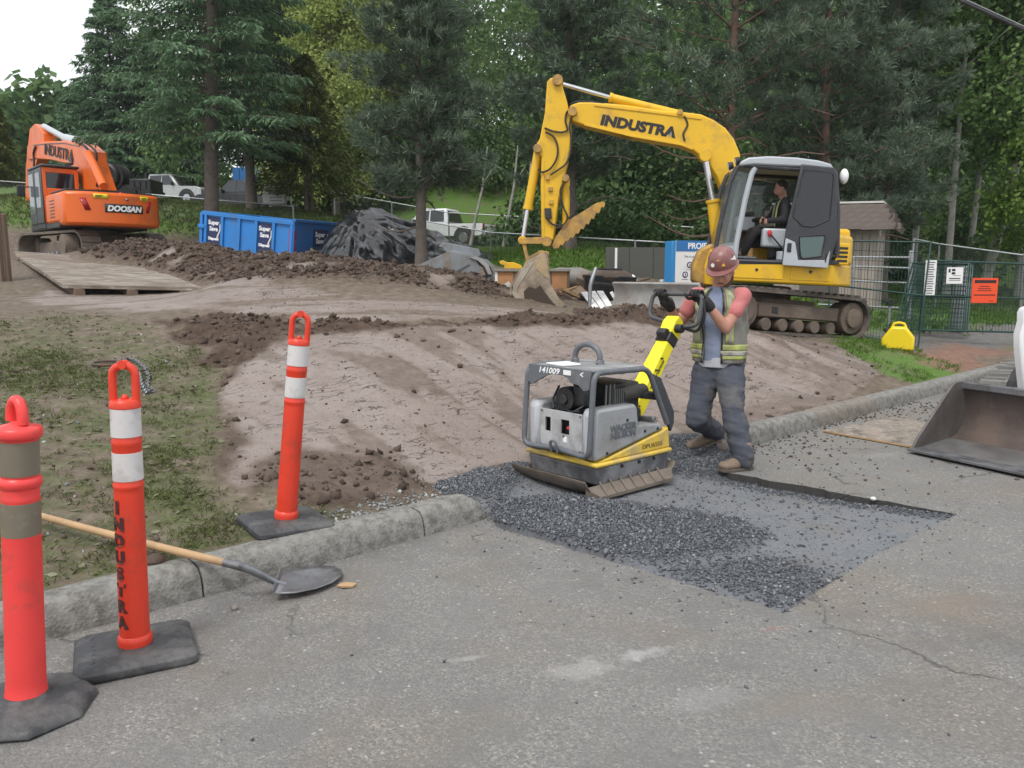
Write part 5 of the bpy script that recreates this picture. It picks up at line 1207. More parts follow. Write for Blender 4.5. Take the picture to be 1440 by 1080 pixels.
# ---- yellow machine
C0 = Vector((4.29, 12.9, .60)); tilt = R_(2.5)
t = thing('excavator', 'yellow excavator with grey cab, open door and toothed thumb standing on the churned mud', 'excavator', C0)
yh = R_(205); CU = Matrix.Translation((-.34, 0, -.03)); HU = Vector((math.cos(yh), math.sin(yh), 0)); 
TU = CU @ Matrix.Rotation(yh, 4, 'Z') @ Matrix.Rotation(R_(-4.4), 4, 'Y')
for s_ in (-1, 1):
    T = TU @ Matrix.Translation((0, .86*s_, -.02))
    tr = track(t, T, 2.86, .66, .46, TRK, 42, .035)
    mb = MB(); mb.box((0, .86*s_, .34), (1.75, .2, .22), TU); mb.box((0, .86*s_+.12*s_, .33), (1.62, .05, .17), TU); mb.build('track_frame', MUDB, t, .01, world=False)
    for x in (-1.1, 1.1):
        mb = MB(); mb.cyl(TU @ Vector((x, .86*s_-.14, .31)), TU @ Vector((x, .86*s_+.17*s_+.0, .31)), .25, n=24); mb.cyl(TU @ Vector((x, .86*s_, .31)), TU @ Vector((x, (.86+.22)*s_, .31)), .15, n=18); mb.build('sprocket' if x < 0 else 'idler', MUDB, t, .01, world=False)
    for x in (-.66, -.33, 0, .33, .66):
        mb = MB(); mb.cyl(TU @ Vector((x, .86*s_-.17, .13)), TU @ Vector((x, .86*s_+.17, .13)), .095, n=14); mb.build('roller', MUDB, t, .006, world=False)
mb = MB(); mb.box((.5, .86+.148, .35), (.12, .012, .1), TU); mb.build('frame_slot', BLK, t, .004, world=False)
mb = MB(); mb.box((0, 0, .42), (1.1, 1.5, .22), TU); mb.cyl(TU @ Vector((0, 0, .5)), TU @ Vector((0, 0, .74)), .55, n=28); mb.build('swing_base', MUDB, t, .01, world=False)
# dozer blade at the front
mb = MB(); pr = [(2.10, .06), (1.99, .16), (1.95, .36), (1.97, .50), (2.03, .60), (2.07, .57), (2.015, .48), (2.0, .36), (2.045, .19), (2.15, .06)]
mb.prism([TU @ Vector((x, 0, z+.05)) for x, z in pr], TU.to_3x3() @ Vector((0, -1.12, 0)), TU.to_3x3() @ Vector((0, 1.12, 0))); mb.build('dozer_blade', M('blade_pale_steel', (.34, .335, .32), .6, .2, var=.1, dirt=(.22, .18, .15), amt=.45, scale=3), t, .008, world=False)
for s_ in (-1, 1):
    mb = MB(); mb.hexa([TU @ Vector(q) for q in ((.5, .42*s_-.07, .22), (2.0, .5*s_-.07, .24), (2.0, .5*s_+.07, .24), (.5, .42*s_+.07, .22))], [TU @ Vector(q) for q in ((.5, .42*s_-.07, .40), (2.0, .5*s_-.07, .40), (2.0, .5*s_+.07, .40), (.5, .42*s_+.07, .40))]); mb.build('blade_arm', MUDB, t, .01, world=False)
for k in range(9):
    mb = MB(); mb.ell(TU @ Vector((2.13+.05*(k % 2), -1.0+.25*k, .16+.03*(k % 3))), (.12, .16, .09), 10, 6); V = np.array(mb.V); c_ = V.mean(0); V = c_+(V-c_)*(1+.6*fbm(V[:, 0]*9+k, V[:, 2]*9+V[:, 1]*5, 5, 3))[:, None]; mb.V = [tuple(v) for v in V]; mb.build('blade_mud', MUDB, t, world=False, smooth=25)
# upper works: heading a few degrees off the picture plane
ya = R_(173); HF_ = Vector((math.cos(ya), math.sin(ya), 0)); HL = Vector((-HF_.y, HF_.x, 0))
near = C0+HL*1.06; mid = C0+HL*-.12
TY = Matrix.Translation(C0) @ Matrix.Rotation(tilt, 4, 'Y') @ Matrix.Rotation(ya, 4, 'Z')
def q_(f, l, z): return TY @ Vector((f, l, z))
# deck with rounded tail
def plan(z0, z1, R, y1, y0, fr, name, mat, bev=.03):
    pts = [(fr, y0), (fr, y1)]+[(-math.cos(a)*R*.98-.0, math.sin(a)*y1*1.0) for a in rlist(math.pi/2*.62, -math.pi/2*.62, 14)]
    pts = [(fr, y0), (fr, y1), (-.45, y1)]+[(-R*math.cos(a), y1*math.sin(a)/math.sin(1.0)) for a in rlist(1.0, -1.0, 12)]+[(-.45, -y1)]
    mb = MB(); mb.prism([q_(f, l, z0) for f, l in pts], (0, 0, 0), Vector((0, 0, z1-z0))); return mb.build(name, mat, t, bev)
plan(.74, 1.06, 1.10, 1.05, -1.05, .98, 'deck', YEL)
for x0, x1 in ((.12, .92), (-.55, .02)):
    mb = MB(); mb.hexa([q_(x0, 1.05, .80), q_(x1, 1.05, .80), q_(x1, 1.062, .80), q_(x0, 1.062, .80)], [q_(x0, 1.05, 1.03), q_(x1, 1.05, 1.03), q_(x1, 1.062, 1.03), q_(x0, 1.062, 1.03)]); pn = mb.build('deck_panel', YEL, t, .004)
    c = q_((x0+x1)/2, 1.06, .93); mb = MB(); mb.cyl(c, c+HL*.012, .022, n=12); mb.build('latch', BLK, pn)
mb = MB(); mb.box((-.35, -.5, 1.35), (1.5, .98, .62)); mb.V = [tuple(q_(*v)) for v in mb.V]; mb.build('engine_hood', YEL, t, .06)
plan(1.05, 1.52, 1.10, .98, -.98, -.30, 'counterweight', YEL, .06)
# louvred corner by the door
mb = MB(); mb.box((-.70, .98, 1.21), (.2, .16, .32)); mb.V = [tuple(q_(*v)) for v in mb.V]; lv = mb.build('vent_corner', YEL, t, .015)
for k in range(4):
    mb = MB(); mb.box((-.70, 1.062, 1.11+.062*k), (.14, .01, .034)); mb.V = [tuple(q_(*v)) for v in mb.V]; mb.build('louvre', BLK, lv)
# cab (hollow): outline on its near and far side
Ln, Lf = 1.04, .06
def cq(px, py, l=Ln): 
    p = PL(px, py, C0+HL*l*1.0, HL); return p
def far_of(p): return p-HL*(Ln-Lf)
def bar(name, pts, r, mat, closed=False, both=True):
    for k in ((0, 1) if both else (0,)):
        mb = MB(); Q = [cq(*p) if k == 0 else far_of(cq(*p)) for p in pts]; mb.tube(Q, r, 8, closed=closed); mb.build(name, mat, t)
bar('front_pillar', [(1005, 364), (1008, 340), (1016, 300), (1027, 256), (1036, 236), (1046, 228)], .035, CABD)
bar('centre_pillar', [(1033, 366), (1036, 340), (1048, 280), (1057, 245), (1062, 236)], .042, CABG)
bar('rear_pillar', [(1176, 358), (1177, 300), (1174, 244), (1166, 236)], .05, CABD)
bar('door_header', [(1046, 232), (1062, 234), (1120, 238), (1172, 242)], .034, CABD)
bar('sill', [(1005, 364), (1040, 367), (1100, 369), (1176, 360)], .035, CABD)
for a in ((1005, 364), (1046, 230), (1172, 240), (1176, 358)):
    mb = MB(); mb.cyl(cq(*a), far_of(cq(*a)), .035, n=8); mb.build('cross_bar', CABD, t)
mb = MB(); rf = [(1038, 234), (1040, 228), (1052, 222), (1080, 220), (1120, 222), (1150, 226), (1168, 231), (1172, 238), (1120, 235), (1060, 232)]
mb.prism([cq(*p) for p in rf], HL*.05, HL*-1.0); mb.build('cab_roof', CABG, t, .025)
mb = MB(); mb.prism([cq(*p) for p in ((1002, 366), (1180, 366), (1180, 372), (1002, 372))], HL*.02, HL*-1.0); mb.build('cab_floor', CABD, t, .01)
mb = MB(); mb.prism([cq(*p) for p in ((1140, 235), (1175, 240), (1178, 362), (1130, 366), (1128, 318))], HL*-.02, HL*-.05); mb.build('side_panel', CABD, t, .01)
mb = MB(); mb.prism([cq(*p) for p in ((1168, 300), (1177, 300), (1178, 364), (1166, 364))], HL*0, HL*-.98); mb.build('rear_wall', CABD, t, .01)
# panes
def pane(name, pts, mat, k=None):
    mb = MB(); mb.prism(pts, HL*.004, HL*-.004) if k is None else mb.prism(pts, k*.004, k*-.004); return mb.build(name, mat, t, 0, 0)
fr_ = [(1005, 364), (1008, 340), (1016, 300), (1027, 256), (1036, 236)]
mb = MB(); V = [cq(*p) for p in fr_]+[far_of(cq(*p)) for p in fr_]; mb.put(V, [(i, i+1, 6+i, 5+i) for i in range(4)]); mb.build('windscreen', GLS, t, 0, 0)
pane('front_quarter_pane', [cq(*p) for p in ((1009, 345), (1017, 302), (1028, 258), (1037, 240), (1052, 244), (1044, 288), (1034, 345))], GLS)
pane('far_side_pane', [far_of(cq(*p)) for p in ((1009, 345), (1017, 302), (1028, 258), (1037, 240), (1172, 245), (1174, 340))], GLS)
mb = MB(); mb.prism([cq(*p) for p in ((1007, 345), (1035, 340), (1033, 368), (1004, 366))], HL*0, HL*-.03); mb.build('lower_front_panel', CABG, t, .008)
# the open door lies folded back against the side
dl = 1.13
def dq(px, py, l=dl): return PL(px, py, C0+HL*l, HL)
do = [(1126, 231), (1172, 236), (1177, 246), (1176, 300), (1177, 335), (1165, 374), (1099, 371), (1101, 345), (1105, 320), (1117, 272)]
wu = [(1130, 240), (1168, 243), (1171, 250), (1165, 309), (1142, 319), (1127, 318), (1114, 305), (1122, 270)]
wl = [(1123, 333), (1157, 331), (1159, 335), (1153, 360), (1128, 364), (1124, 360)]
mb = MB(); mb.prism([dq(*p) for p in do], HL*0, HL*.05); door = mb.build('door', CABD, t, .02)
def dpart(name, mat, pts, a, b, bev=.008):
    mb = MB(); mb.prism([dq(*p) for p in pts], HL*a, HL*b); return mb.build(name, mat, door, bev)
dpart('door_pane', GLD, wu, .045, .056); dpart('door_lower_pane', GLT, wl, .045, .058)
def rim_(pts, r, mat, nm):
    mb = MB(); mb.tube([dq(*p)+HL*.052 for p in pts], r, 6, closed=True); mb.build(nm, mat, door)
rim_(wu, .012, BLK, 'pane_seal'); rim_(wl, .016, BLK, 'pane_seal')
dpart('door_lower_trim', CABG, [(1104, 335), (1117, 341), (1121, 366), (1160, 366), (1166, 352), (1163, 377), (1099, 373)], .03, .062)
dpart('door_handle', BLK, [(1106, 342), (1112, 342), (1111, 355), (1105, 354)], .05, .075)
dpart('trim_slot', BLK, [(1160, 357), (1162, 357), (1160, 369), (1158, 369)], .05, .066, .001)
# interior: seat, console, levers
def cbox(name, mat, f, l, z, d, bev=.03, taper=None):
    mb = MB(); mb.box((f, l, z), d, None, taper); mb.V = [tuple(q_(*v)) for v in mb.V]; return mb.build(name, mat, t, bev)
cbox('seat', CABG, .06, .55, 1.38, (.5, .5, .14)); cbox('seat_back', CABD, -.22, .55, 1.75, (.14, .48, .7)); cbox('seat_base', BLK, .06, .55, 1.22, (.4, .4, .22))
cbox('side_console', CABG, .24, .85, 1.42, (.42, .16, .28)); cbox('side_console', CABD, .26, .25, 1.42, (.5, .16, .26))
cbox('dash_panel', CABG, .62, .22, 1.66, (.3, .22, .22), .02); cbox('dash_screen', BLK, .60, .24, 1.82, (.22, .16, .05), .01)
def lever(p, q, r=.014, knob=.03, mk=BLK):
    mb = MB(); mb.tube([q_(*p), q_(*q)], r, 8); o = mb.build('lever', BLK, t); mb = MB(); mb.ell(q_(*q), (knob, knob, knob*1.5), 10, 8); mb.build('lever_knob', mk, o)
lever((.40, .85, 1.5), (.46, .83, 1.68)); lever((.52, .27, 1.5), (.60, .29, 1.72)); lever((.05, .98, 1.15), (.36, .98, 1.48), .012, .035, M('red_plastic', (.5, .03, .03), .5))
mb = MB(); mb.tube([q_(.02, .99, 1.08), q_(.02, .99, 1.3), q_(-.02, .99, 1.42), q_(-.12, .99, 1.45), q_(-.2, .99, 1.4)], .012, 8); mb.build('safety_bar', BLK, t)
cbox('pedal_plate', STEEL, .62, .5, 1.12, (.3, .4, .03), .005)
mb = MB(); mb.cyl(q_(.1, .9, 1.09), q_(.1, .9, 1.22), .12, n=16); mb.build('floor_box', CABG, t, .01)
# lamps and mirror
for p in ((1033, 232), (1043, 225)):
    c = cq(*p)+HF_*.02; mb = MB(); mb.cyl(c, c+HF_*.07-Vector((0, 0, .02)), .05, .06, 14); w = mb.build('work_lamp', BLK, t, .006)
    mb = MB(); mb.cyl(c+HF_*.07-Vector((0, 0, .02)), c+HF_*.075-Vector((0, 0, .021)), .052, n=14); mb.build('lens', M('lamp_lens', (.5, .52, .52), .15), w)
mb = MB(); mb.ell(cq(1183, 248)-HF_*.04, (.06, .08, .11), 14, 10); mr = mb.build('mirror', WHITEP, t); mb = MB(); mb.tube([cq(1175, 240), cq(1180, 242)], .012, 6); mb.build('mirror_arm', BLK, mr)
# boom swing bracket, boom, stick, bucket, thumb
pris(t, 'swing_bracket', YELR, [(972, 396), (973, 372), (982, 352), (996, 344), (1012, 342), (1020, 360), (1016, 404), (990, 404)], mid, HL, .24, .04, .35)
pris(t, 'swing_cheek', YEL, [(990, 400), (991, 372), (998, 352), (1010, 345), (1022, 350), (1022, 404)], mid, HL, .05, .02, .62)
boom = pris(t, 'boom', YEL, [(799, 160), (803, 150), (815, 146), (834, 146), (880, 150), (925, 157), (960, 160), (984, 163), (1002, 171), (1018, 182), (1030, 197), (1038, 216), (1044, 255), (1050, 310), (1052, 352), (1020, 352), (1018, 300), (1016, 276), (1006, 250), (992, 228), (974, 214), (956, 207), (888, 195), (822, 179), (806, 173), (800, 168)], mid, HL, .15, .025)
pris(boom, 'boom_rib', YEL, [(836, 149), (925, 160), (985, 168), (985, 171), (925, 163), (836, 152)], mid, HL, .165, .003); pris(boom, 'boom_rib', YEL, [(822, 176), (888, 192), (957, 204), (972, 210), (972, 213), (957, 207), (888, 195), (822, 179)], mid, HL, .165, .003)
pin(boom, 'boom_tip_pin', YELR, (806, 160), mid, HL, .075, .22); pin(boom, 'boom_pin', YELR, (991, 219), mid, HL, .07, .24); pin(boom, 'boom_pin', YELR, (955, 161), mid, HL, .045, .2)
a_ = PL(846, 169, mid+HL*.152, HL); b_ = PL(948, 187, mid+HL*.152, HL); ux = (b_-a_).normalized()
text('boom_lettering', 'INDUSTRA', .215, frame((a_+b_)/2+HL*.0, ux, (0, 0, 1)), INK, boom, .003, .013, 1.16, .06, space=1.02)
text('boom_lettering', 'A', .1, frame(PL(943, 189, mid+HL*.157, HL), ux, (0, 0, 1)), M('print_grey', (.3, .3, .3), .5), boom, .002, .003, .7)
stick = pris(t, 'stick', YEL, [(770, 117), (775, 112), (784, 111), (790, 118), (798, 145), (803, 172), (804, 194), (799, 228), (786, 282), (779, 338), (762, 338), (761, 262), (762, 222), (753, 209), (760, 196), (767, 160)], mid, HL, .12, .02)
pris(stick, 'stick_rib', YEL, [(763, 225), (766, 225), (766, 335), (763, 335)], mid, HL, .135, .004)
for p, r in (((785, 116), .085), ((757, 211), .07), ((796, 252), .06), ((770, 340), .085)): pin(stick, 'stick_pin', YELR, p, mid, HL, r, .19)
ram(stick, (757, 213), (742, 295), (735, 338), mid, HL, .075, .036, YEL); ram(boom, (955, 161), (857, 137), (786, 117), mid, HL, .068, .034, YEL)
ram(boom, (1010, 348), (1002, 281), (991, 220), mid, HL, .095, .05, YEL, .28); ram(stick, (796, 253), (796, 318), (792, 333), mid, HL, .062, .03, YEL)
for off in (-.16, .16):
    pris(stick, 'bucket_link', YELR, [(731, 335), (770, 333), (774, 338), (770, 343), (732, 343), (729, 339)], mid, HL, .02, .006, off)
    pris(stick, 'bucket_link', YELR, [(733, 337), (738, 337), (745, 366), (740, 368)], mid, HL, .02, .006, off*.8)
bk = [(742, 366), (752, 362), (764, 355), (770, 356), (772, 374), (774, 398), (786, 420), (797, 429), (779, 437), (752, 436), (728, 426), (720, 412), (722, 401), (733, 382)]
bucket = pris(t, 'digging_bucket', BUCK, [(745, 370), (766, 364), (731, 392), (724, 404), (724, 412), (731, 422), (752, 431), (779, 433), (778, 437), (752, 436), (728, 426), (720, 412), (722, 401), (733, 382)], mid, HL, .40, .006)
for off in (-.40, .40): pris(bucket, 'bucket_cheek', BUCK, bk, mid, HL, .018, .006, off)
for off in (-.13, .13): pris(bucket, 'bucket_ear', YELR, [(736, 374), (742, 362), (760, 352), (772, 354), (773, 372), (760, 384)], mid, HL, .025, .01, off)
pin(bucket, 'bucket_pin', BLK, (767, 361), mid, HL, .07, .22)
for k in range(5): pris(bucket, 'bucket_tooth', STEEL, [(778, 433), (797, 428), (800, 432), (779, 438)], mid, HL, .04, .006, -.32+.16*k)
pris(bucket, 'mud_load', M('dark_mud', (.055, .038, .028), .85, var=.3, bmp=.8, bscale=25), [(740, 409), (747, 402), (756, 405), (763, 400), (770, 411), (779, 423), (786, 429), (772, 432), (758, 428), (747, 431), (741, 421)], mid, HL, .424, .012)
for off in (-.42, .42):
    pris(bucket, 'wear_rim', M('bucket_bright_edge', (.40, .35, .28), .5, .4, var=.2, dirt=(.2, .15, .11), amt=.4), [(745, 369), (750, 370), (735, 394), (728, 404), (727, 411), (734, 420), (753, 430), (778, 433), (779, 437), (752, 436), (728, 426), (720, 412), (722, 401), (733, 382)], mid, HL, .008, .003, off)
    pris(bucket, 'cheek_plate', M('bucket_tan', (.40, .30, .17), .6, .2, var=.2, dirt=(.2, .145, .10), amt=.5), [(752, 365), (766, 357), (770, 374), (772, 392), (764, 388), (754, 378)], mid, HL, .006, .003, off)
tp = [(776, 345), (780, 336), (792, 318), (806, 306), (822, 296), (838, 286), (848, 283), (851, 286)]
for k in range(9):
    f = k/8.; x, y = 849-(849-791)*f, 290+(343-290)*f+4*math.sin(f*3.14); tp += [(x+.5, y+2.4), (x-3.0, y+1.2)]
tp += [(786, 349), (779, 350)]
for off in (-.1, .1): th_ = pris(t, 'thumb', YELR, tp, mid, HL, .022, .005, off)
pris(th_, 'thumb_plate', YELR, [(782, 338), (793, 322), (822, 300), (846, 286), (844, 289), (824, 304), (797, 325), (786, 341)], mid, HL, .1, .004)
for pts, off in (([(803, 147), (812, 143), (835, 144), (880, 152), (930, 160), (985, 166), (1010, 178), (1030, 198), (1040, 225)], .13), ([(803, 148), (815, 146), (850, 148), (900, 155), (960, 161), (1000, 169), (1025, 187), (1037, 210)], .0), ([(804, 152), (797, 158), (795, 170), (798, 182), (790, 186), (776, 184), (766, 180)], .15),
                 ([(767, 186), (778, 192), (784, 205), (783, 222), (774, 237), (762, 242), (757, 238)], .16), ([(806, 160), (801, 175), (803, 195), (802, 215), (796, 230), (786, 238), (774, 246)], .16), ([(795, 254), (788, 268), (792, 290), (798, 305), (792, 316), (778, 316), (770, 308)], .16),
                 ([(801, 262), (810, 285), (807, 300), (797, 308)], .1), ([(962, 163), (967, 175), (961, 188), (963, 198)], .16)):
    hose(t, pts, mid, HL, .016, off)
pris(t, 'valve_block', BLK, [(766, 293), (775, 293), (776, 307), (767, 308)], mid, HL, .05, .006, .14)
for p in ((770, 250), (774, 266), (775, 284)): pris(stick, 'hose_clip', YELR, [(p[0]-3, p[1]-3), (p[0]+3, p[1]-3), (p[0]+3, p[1]+3), (p[0]-3, p[1]+3)], mid, HL, .03, .004, .13)

# ---- its driver
DARK = M('dark_work_clothes', (.018, .018, .021), .85, var=.3, dirt=(.05, .048, .048), amt=.3, bmp=.3)
p0 = q_(.10, .56, 1.42); d_ = thing('person', 'driver in dark clothes and lime striped vest seated in the yellow excavator cab', 'person', p0)
F2 = HF_.copy(); R2 = Vector((F2.y, -F2.x, 0))
pel = Vector(p0)+UP*.10; ch = pel+UP*.32-F2*.03; nk = pel+UP*.52-F2*.0; hd = nk+UP*.15+F2*.04
hF = (F2*.985-UP*.17).normalized(); hU = R2.cross(hF).normalized()
mb = MB(); oval(mb, [(pel+UP*-.06, .16, .12), (pel+UP*.1, .16, .12), (ch, .18, .125), (nk+UP*-.07, .165, .09), (nk+UP*-.02, .07, .06)], R2, F2)
limb(mb, [nk+UP*-.05, nk+UP*.04, hd+hU*-.06-hF*.02], [.062, .058, .056]); e, Mx = head_mesh(mb, hd, hF, hU, R2)
hands = []
for s, (hx, hy, hz) in ((1, (.60, .29, 1.72)), (-1, (.46, .83, 1.68))):
    sh = nk+UP*-.06+R2*.18*s; hnd = q_(hx, hy, hz); wr = hnd+(sh-UP*.3-hnd).normalized()*.08; el = elbow(sh, wr, .29, .26, Vector((0, 0, -1))-F2*.6+R2*.2*s)
    limb(mb, [sh, sh.lerp(el, .5), el, wr], [.055, .05, .042, .03]); gripping_hand(mb, hnd-UP*.02, Vector((.05, 0, 1)), wr, .02, s); hands.append((sh, el, wr))
fuse(mb, 'body', SKIN, d_, .016, 3); eyes(d_, e, Mx)
mb = MB(); oval(mb, [(pel+UP*-.07, .172, .135), (pel+UP*.1, .17, .13), (ch, .19, .135), (nk+UP*-.06, .172, .1), (nk+UP*.0, .08, .07)], R2, F2)
for sh, el, wr in hands: limb(mb, [sh, sh.lerp(el, .5), el, wr.lerp(el, .08)], [.072, .066, .058, .044])
fuse(mb, 'jacket', DARK, d_, .02, 3)
mb = MB()
for s in (1, -1):
    hip = pel+R2*.09*s; kn = hip+F2*.42+UP*.02+R2*.06*s; an = q_(.66, .5-.13*s, 1.2); limb(mb, [hip, kn, an], [.10, .08, .065])
fuse(mb, 'trousers', DARK, d_, .02, 3)
for s in (1, -1):
    an = q_(.66, .5-.13*s, 1.12); ms, mbb = MB(), MB(); foot(ms, mbb, an-F2*.08, an+F2*.19); fuse(mbb, 'boot', BOOT, d_, .012, 3); ms.build('sole', SOLE, d_)
for nm, mt, a, b, off in (('vest', LIME, .0, 1., .0), ('vest_band', SILV, .3, .7, .006)):
    for s in (1, -1):
        q = [nk+R2*(.10*s)+F2*.02+UP*.01, nk+R2*(.115*s)+F2*.085-UP*.06, ch+R2*(.11*s)+F2*.14+UP*.05, pel+R2*(.12*s)+F2*.14+UP*.12, pel+R2*(.12*s)+F2*.14+UP*.0]
        m_ = MB(); w = .034 if nm == 'vest' else .014
        V = []
        for p in q: V += [p-R2*w+F2*off+UP*off, p+R2*w+F2*off+UP*off]
        m_.put(V, [(2*i, 2*i+1, 2*i+3, 2*i+2) for i in range(len(q)-1)]); o = m_.build(nm, mt, d_, smooth=70); sm = o.modifiers.new('s', 'SOLIDIFY'); sm.thickness = .012
        q = [nk+R2*(.13*s)-F2*.02, nk+R2*(.17*s)-UP*.06+F2*.075*1, ch+R2*(.198*s)+F2*.05+UP*.0, pel+R2*(.185*s)+F2*.05+UP*.06]
mb = MB(); Mh = Mx; mb.ell(e(0, -.026, .044), (.082, .094, .094), 14, 10, rot=Mh); fuse(mb, 'hair', M('cropped_dark_hair', (.035, .025, .02), .8), d_, .01, 2)
mb = MB(); mb.ell(e(0, .062, -.088), (.034, .026, .024), 10, 8, rot=Mh); fuse(mb, 'beard', M('cropped_dark_hair', (.035, .025, .02), .8), d_, .008, 2)

# ---- orange machine, seen from behind
OC = Vector((-13.95, 26.4, 1.93)); ha_ = R_(133); OT = Matrix.Translation(OC) @ Matrix.Rotation(ha_, 4, 'Z')
OF = Vector((math.cos(ha_), math.sin(ha_), 0)); OL = Vector((-OF.y, OF.x, 0))
t = thing('excavator', 'large orange excavator parked on the bank with its tail to the viewer', 'excavator', OC, ha_)
def ob(name, mat, c, d, bev=.03, par=None, taper=None):
    mb = MB(); mb.box(c, d, None, taper); return mb.build(name, mat, par or t, bev, world=False)
for s_ in (-1, 1):
    T = Matrix.Rotation(R_(12), 4, 'Z') @ Matrix.Translation((0, 1.1*s_, 0)); track(t, T, 4.2, .92, .6, TRS, 46, .028)
    ob('track_frame', MUDB, (0, 1.1*s_, .46), (3.0, .34, .34))
    for x in (-1.62, 1.62):
        mb = MB(); mb.cyl((x, 1.1*s_-.2, .46), (x, 1.1*s_+.2, .46), .36, n=20); mb.build('sprocket' if x < 0 else 'idler', MUDB, t, .01, world=False)
    for x in (-1.0, -.5, 0, .5, 1.0):
        mb = MB(); mb.cyl((x, 1.1*s_-.24, .2), (x, 1.1*s_+.24, .2), .13, n=12); mb.build('roller', STEEL, t, .01, world=False)
mb = MB(); mb.box((0, 0, .7), (1.7, 1.7, .35)); mb.cyl((0, 0, .8), (0, 0, 1.08), .75, n=24); mb.build('swing_base', MUDB, t, .02, world=False)
ob('deck', CABD, (.3, 0, 1.12), (3.6, 2.6, .2))
ob('side_skirt', CABD, (.9, 1.28, 1.22), (1.8, .1, .34)); ob('side_body', ORA, (-1.15, .98, 1.62), (1.9, .72, .9), .08); ob('side_body', ORA, (-.3, -.98, 1.62), (3.4, .72, .9), .08)
ob('engine_hood', ORA, (-1.2, 0, 1.6), (2.0, 1.4, 1.0), .05); ob('hood_edge', BLK, (-1.35, 0, 2.12), (1.7, 2.5, .05), .01)
# counterweight: rounded in plan
pts = [(-1.75, 1.36)]+[(-2.15-.62*math.cos(a)**.9, 1.38*math.sin(a)/math.sin(1.2)) for a in rlist(1.2, -1.2, 17)]+[(-1.75, -1.36)]
mb = MB(); mb.prism([(x, y, 1.06) for x, y in pts], (0, 0, 0), (0, 0, 1.0)); cwt = mb.build('counterweight', ORA, t, .09, world=False)
def cwx(y): 
    a = math.asin(max(-1, min(1, y/1.38*math.sin(1.2)))); return -2.15-.62*math.cos(a)**.9
def on_cw(y, z, off=.004): 
    n = Vector((-1, .62*.9*-(-y)*.28, 0)).normalized(); return Vector((cwx(y), y, z)), n
def patch(name, mat, y0, y1, z0, z1, off=.006, slant=0., par=None, ny=8):
    V = []; mb = MB()
    for k in range(ny+1):
        y = y0+(y1-y0)*k/ny
        for z in (z0, z1): yy = y+slant*(z-z0); V.append((cwx(yy)-off, yy, z))
    mb.put(V, [(2*k, 2*k+1, 2*k+3, 2*k+2) for k in range(ny)]); o = mb.build(name, mat, par or cwt, 0, 60, world=False); s = o.modifiers.new('s', 'SOLIDIFY'); s.thickness = .01; s.offset = 0; return o
nb = patch('name_plate', INK, .33, -.78, 1.46, 1.72)
tx = text('name_lettering', 'DOOSAN', .23, Matrix.Identity(4), WHITEP, None, .004, .012, 1.0, .22)
for v in tx.data.vertices:
    x, y, z = v.co; yy = -.225-x; v.co = (cwx(yy)-.014-max(0, z), yy, 1.575+y)
tx.parent = nb
REDL = M('red_reflector', (.35, .012, .015), .25)
patch('tail_reflector', REDL, .86, .70, 1.50, 1.86, .008, .35, ny=3); patch('tail_reflector', REDL, -.98, -.88, 1.50, 1.86, .008, -.25, ny=3)
YL = M('warning_yellow', (.75, .58, .02), .5)
for y0, y1 in ((.62, .22), (-.72, -.98)):
    pt = patch('warning_label', YL, y0, y1, 1.86, 2.0, .008); patch('label_print', INK, y0-.05, y0-.25 if y0 > 0 else y0-.2, 1.93, 1.955, .014, par=pt, ny=2); patch('label_print', INK, y0-.05, y0-.2 if y0 > 0 else y0-.16, 1.89, 1.91, .014, par=pt, ny=2)
patch('lock_plate', STEEL, -.28, -.36, 1.83, 1.9, .008, ny=2)
mb = MB(); mb.cyl((-2.3, -.3, 2.06), (-2.3, -.3, 2.12), .09, .06, 14); mb.build('rear_camera', REDL, t, .005, world=False)
for k in range(6): ob('vent_slot', CABD, (-1.0-.12*0, 1.345, 1.35+.1*k), (.5, .012, .03), .004)
# cab
cx0, cx1, cy0, cy1, cz0, cz1 = -.02, 1.72, .28, 1.34, 1.22, 3.0
ob('cab_rear_panel', ORA, (cx0+.05, (cy0+cy1)/2, 1.78), (.1, cy1-cy0, 1.1), .02); ob('cab_rear_header', ORA, (cx0+.05, (cy0+cy1)/2, 2.9), (.1, cy1-cy0, .16), .02)
for y in (cy0+.06, cy1-.06): ob('cab_rear_pillar', ORA, (cx0+.05, y, 2.5), (.11, .12, .9), .02)
ob('cab_rear_pane', GLD, (cx0+.03, (cy0+cy1)/2, 2.57), (.02, cy1-cy0-.22, .5), .0)
ob('cab_roof', CABD, ((cx0+cx1)/2-.02, (cy0+cy1)/2, 3.03), (cx1-cx0+.1, cy1-cy0+.06, .08), .03)
ob('cab_side_frame', CABD, (.4, cy1, 2.1), (.85, .05, 1.75), .03); ob('cab_side_pane', glass('side_glass', (.2, .23, .25), .8, .05), (.45, cy1+.03, 2.28), (.55, .01, 1.1), .0)
ob('cab_front_frame', CABD, (1.3, cy1, 2.1), (.85, .05, 1.75), .03); ob('cab_door_pane', glass('side_glass', (.2, .23, .25), .8, .05), (1.32, cy1+.03, 2.2), (.62, .01, 1.3), .0)
ob('cab_front', GLD, (cx1, (cy0+cy1)/2, 2.15), (.04, cy1-cy0, 1.6), .01); ob('cab_far_side', GLD, ((cx0+cx1)/2, cy0, 2.3), (cx1-cx0-.1, .03, 1.3), .01); ob('cab_seat', BLK, (.6, .8, 1.9), (.3, .5, 1.0), .05)
mb = MB(); mb.tube([(1.7, 1.36, 2.5), (1.8, 1.55, 2.45)], .02, 6); mr = mb.build('mirror_arm', BLK, t, world=False); ob('mirror', BLK, (1.8, 1.58, 2.35), (.08, .24, .36), .03, mr)
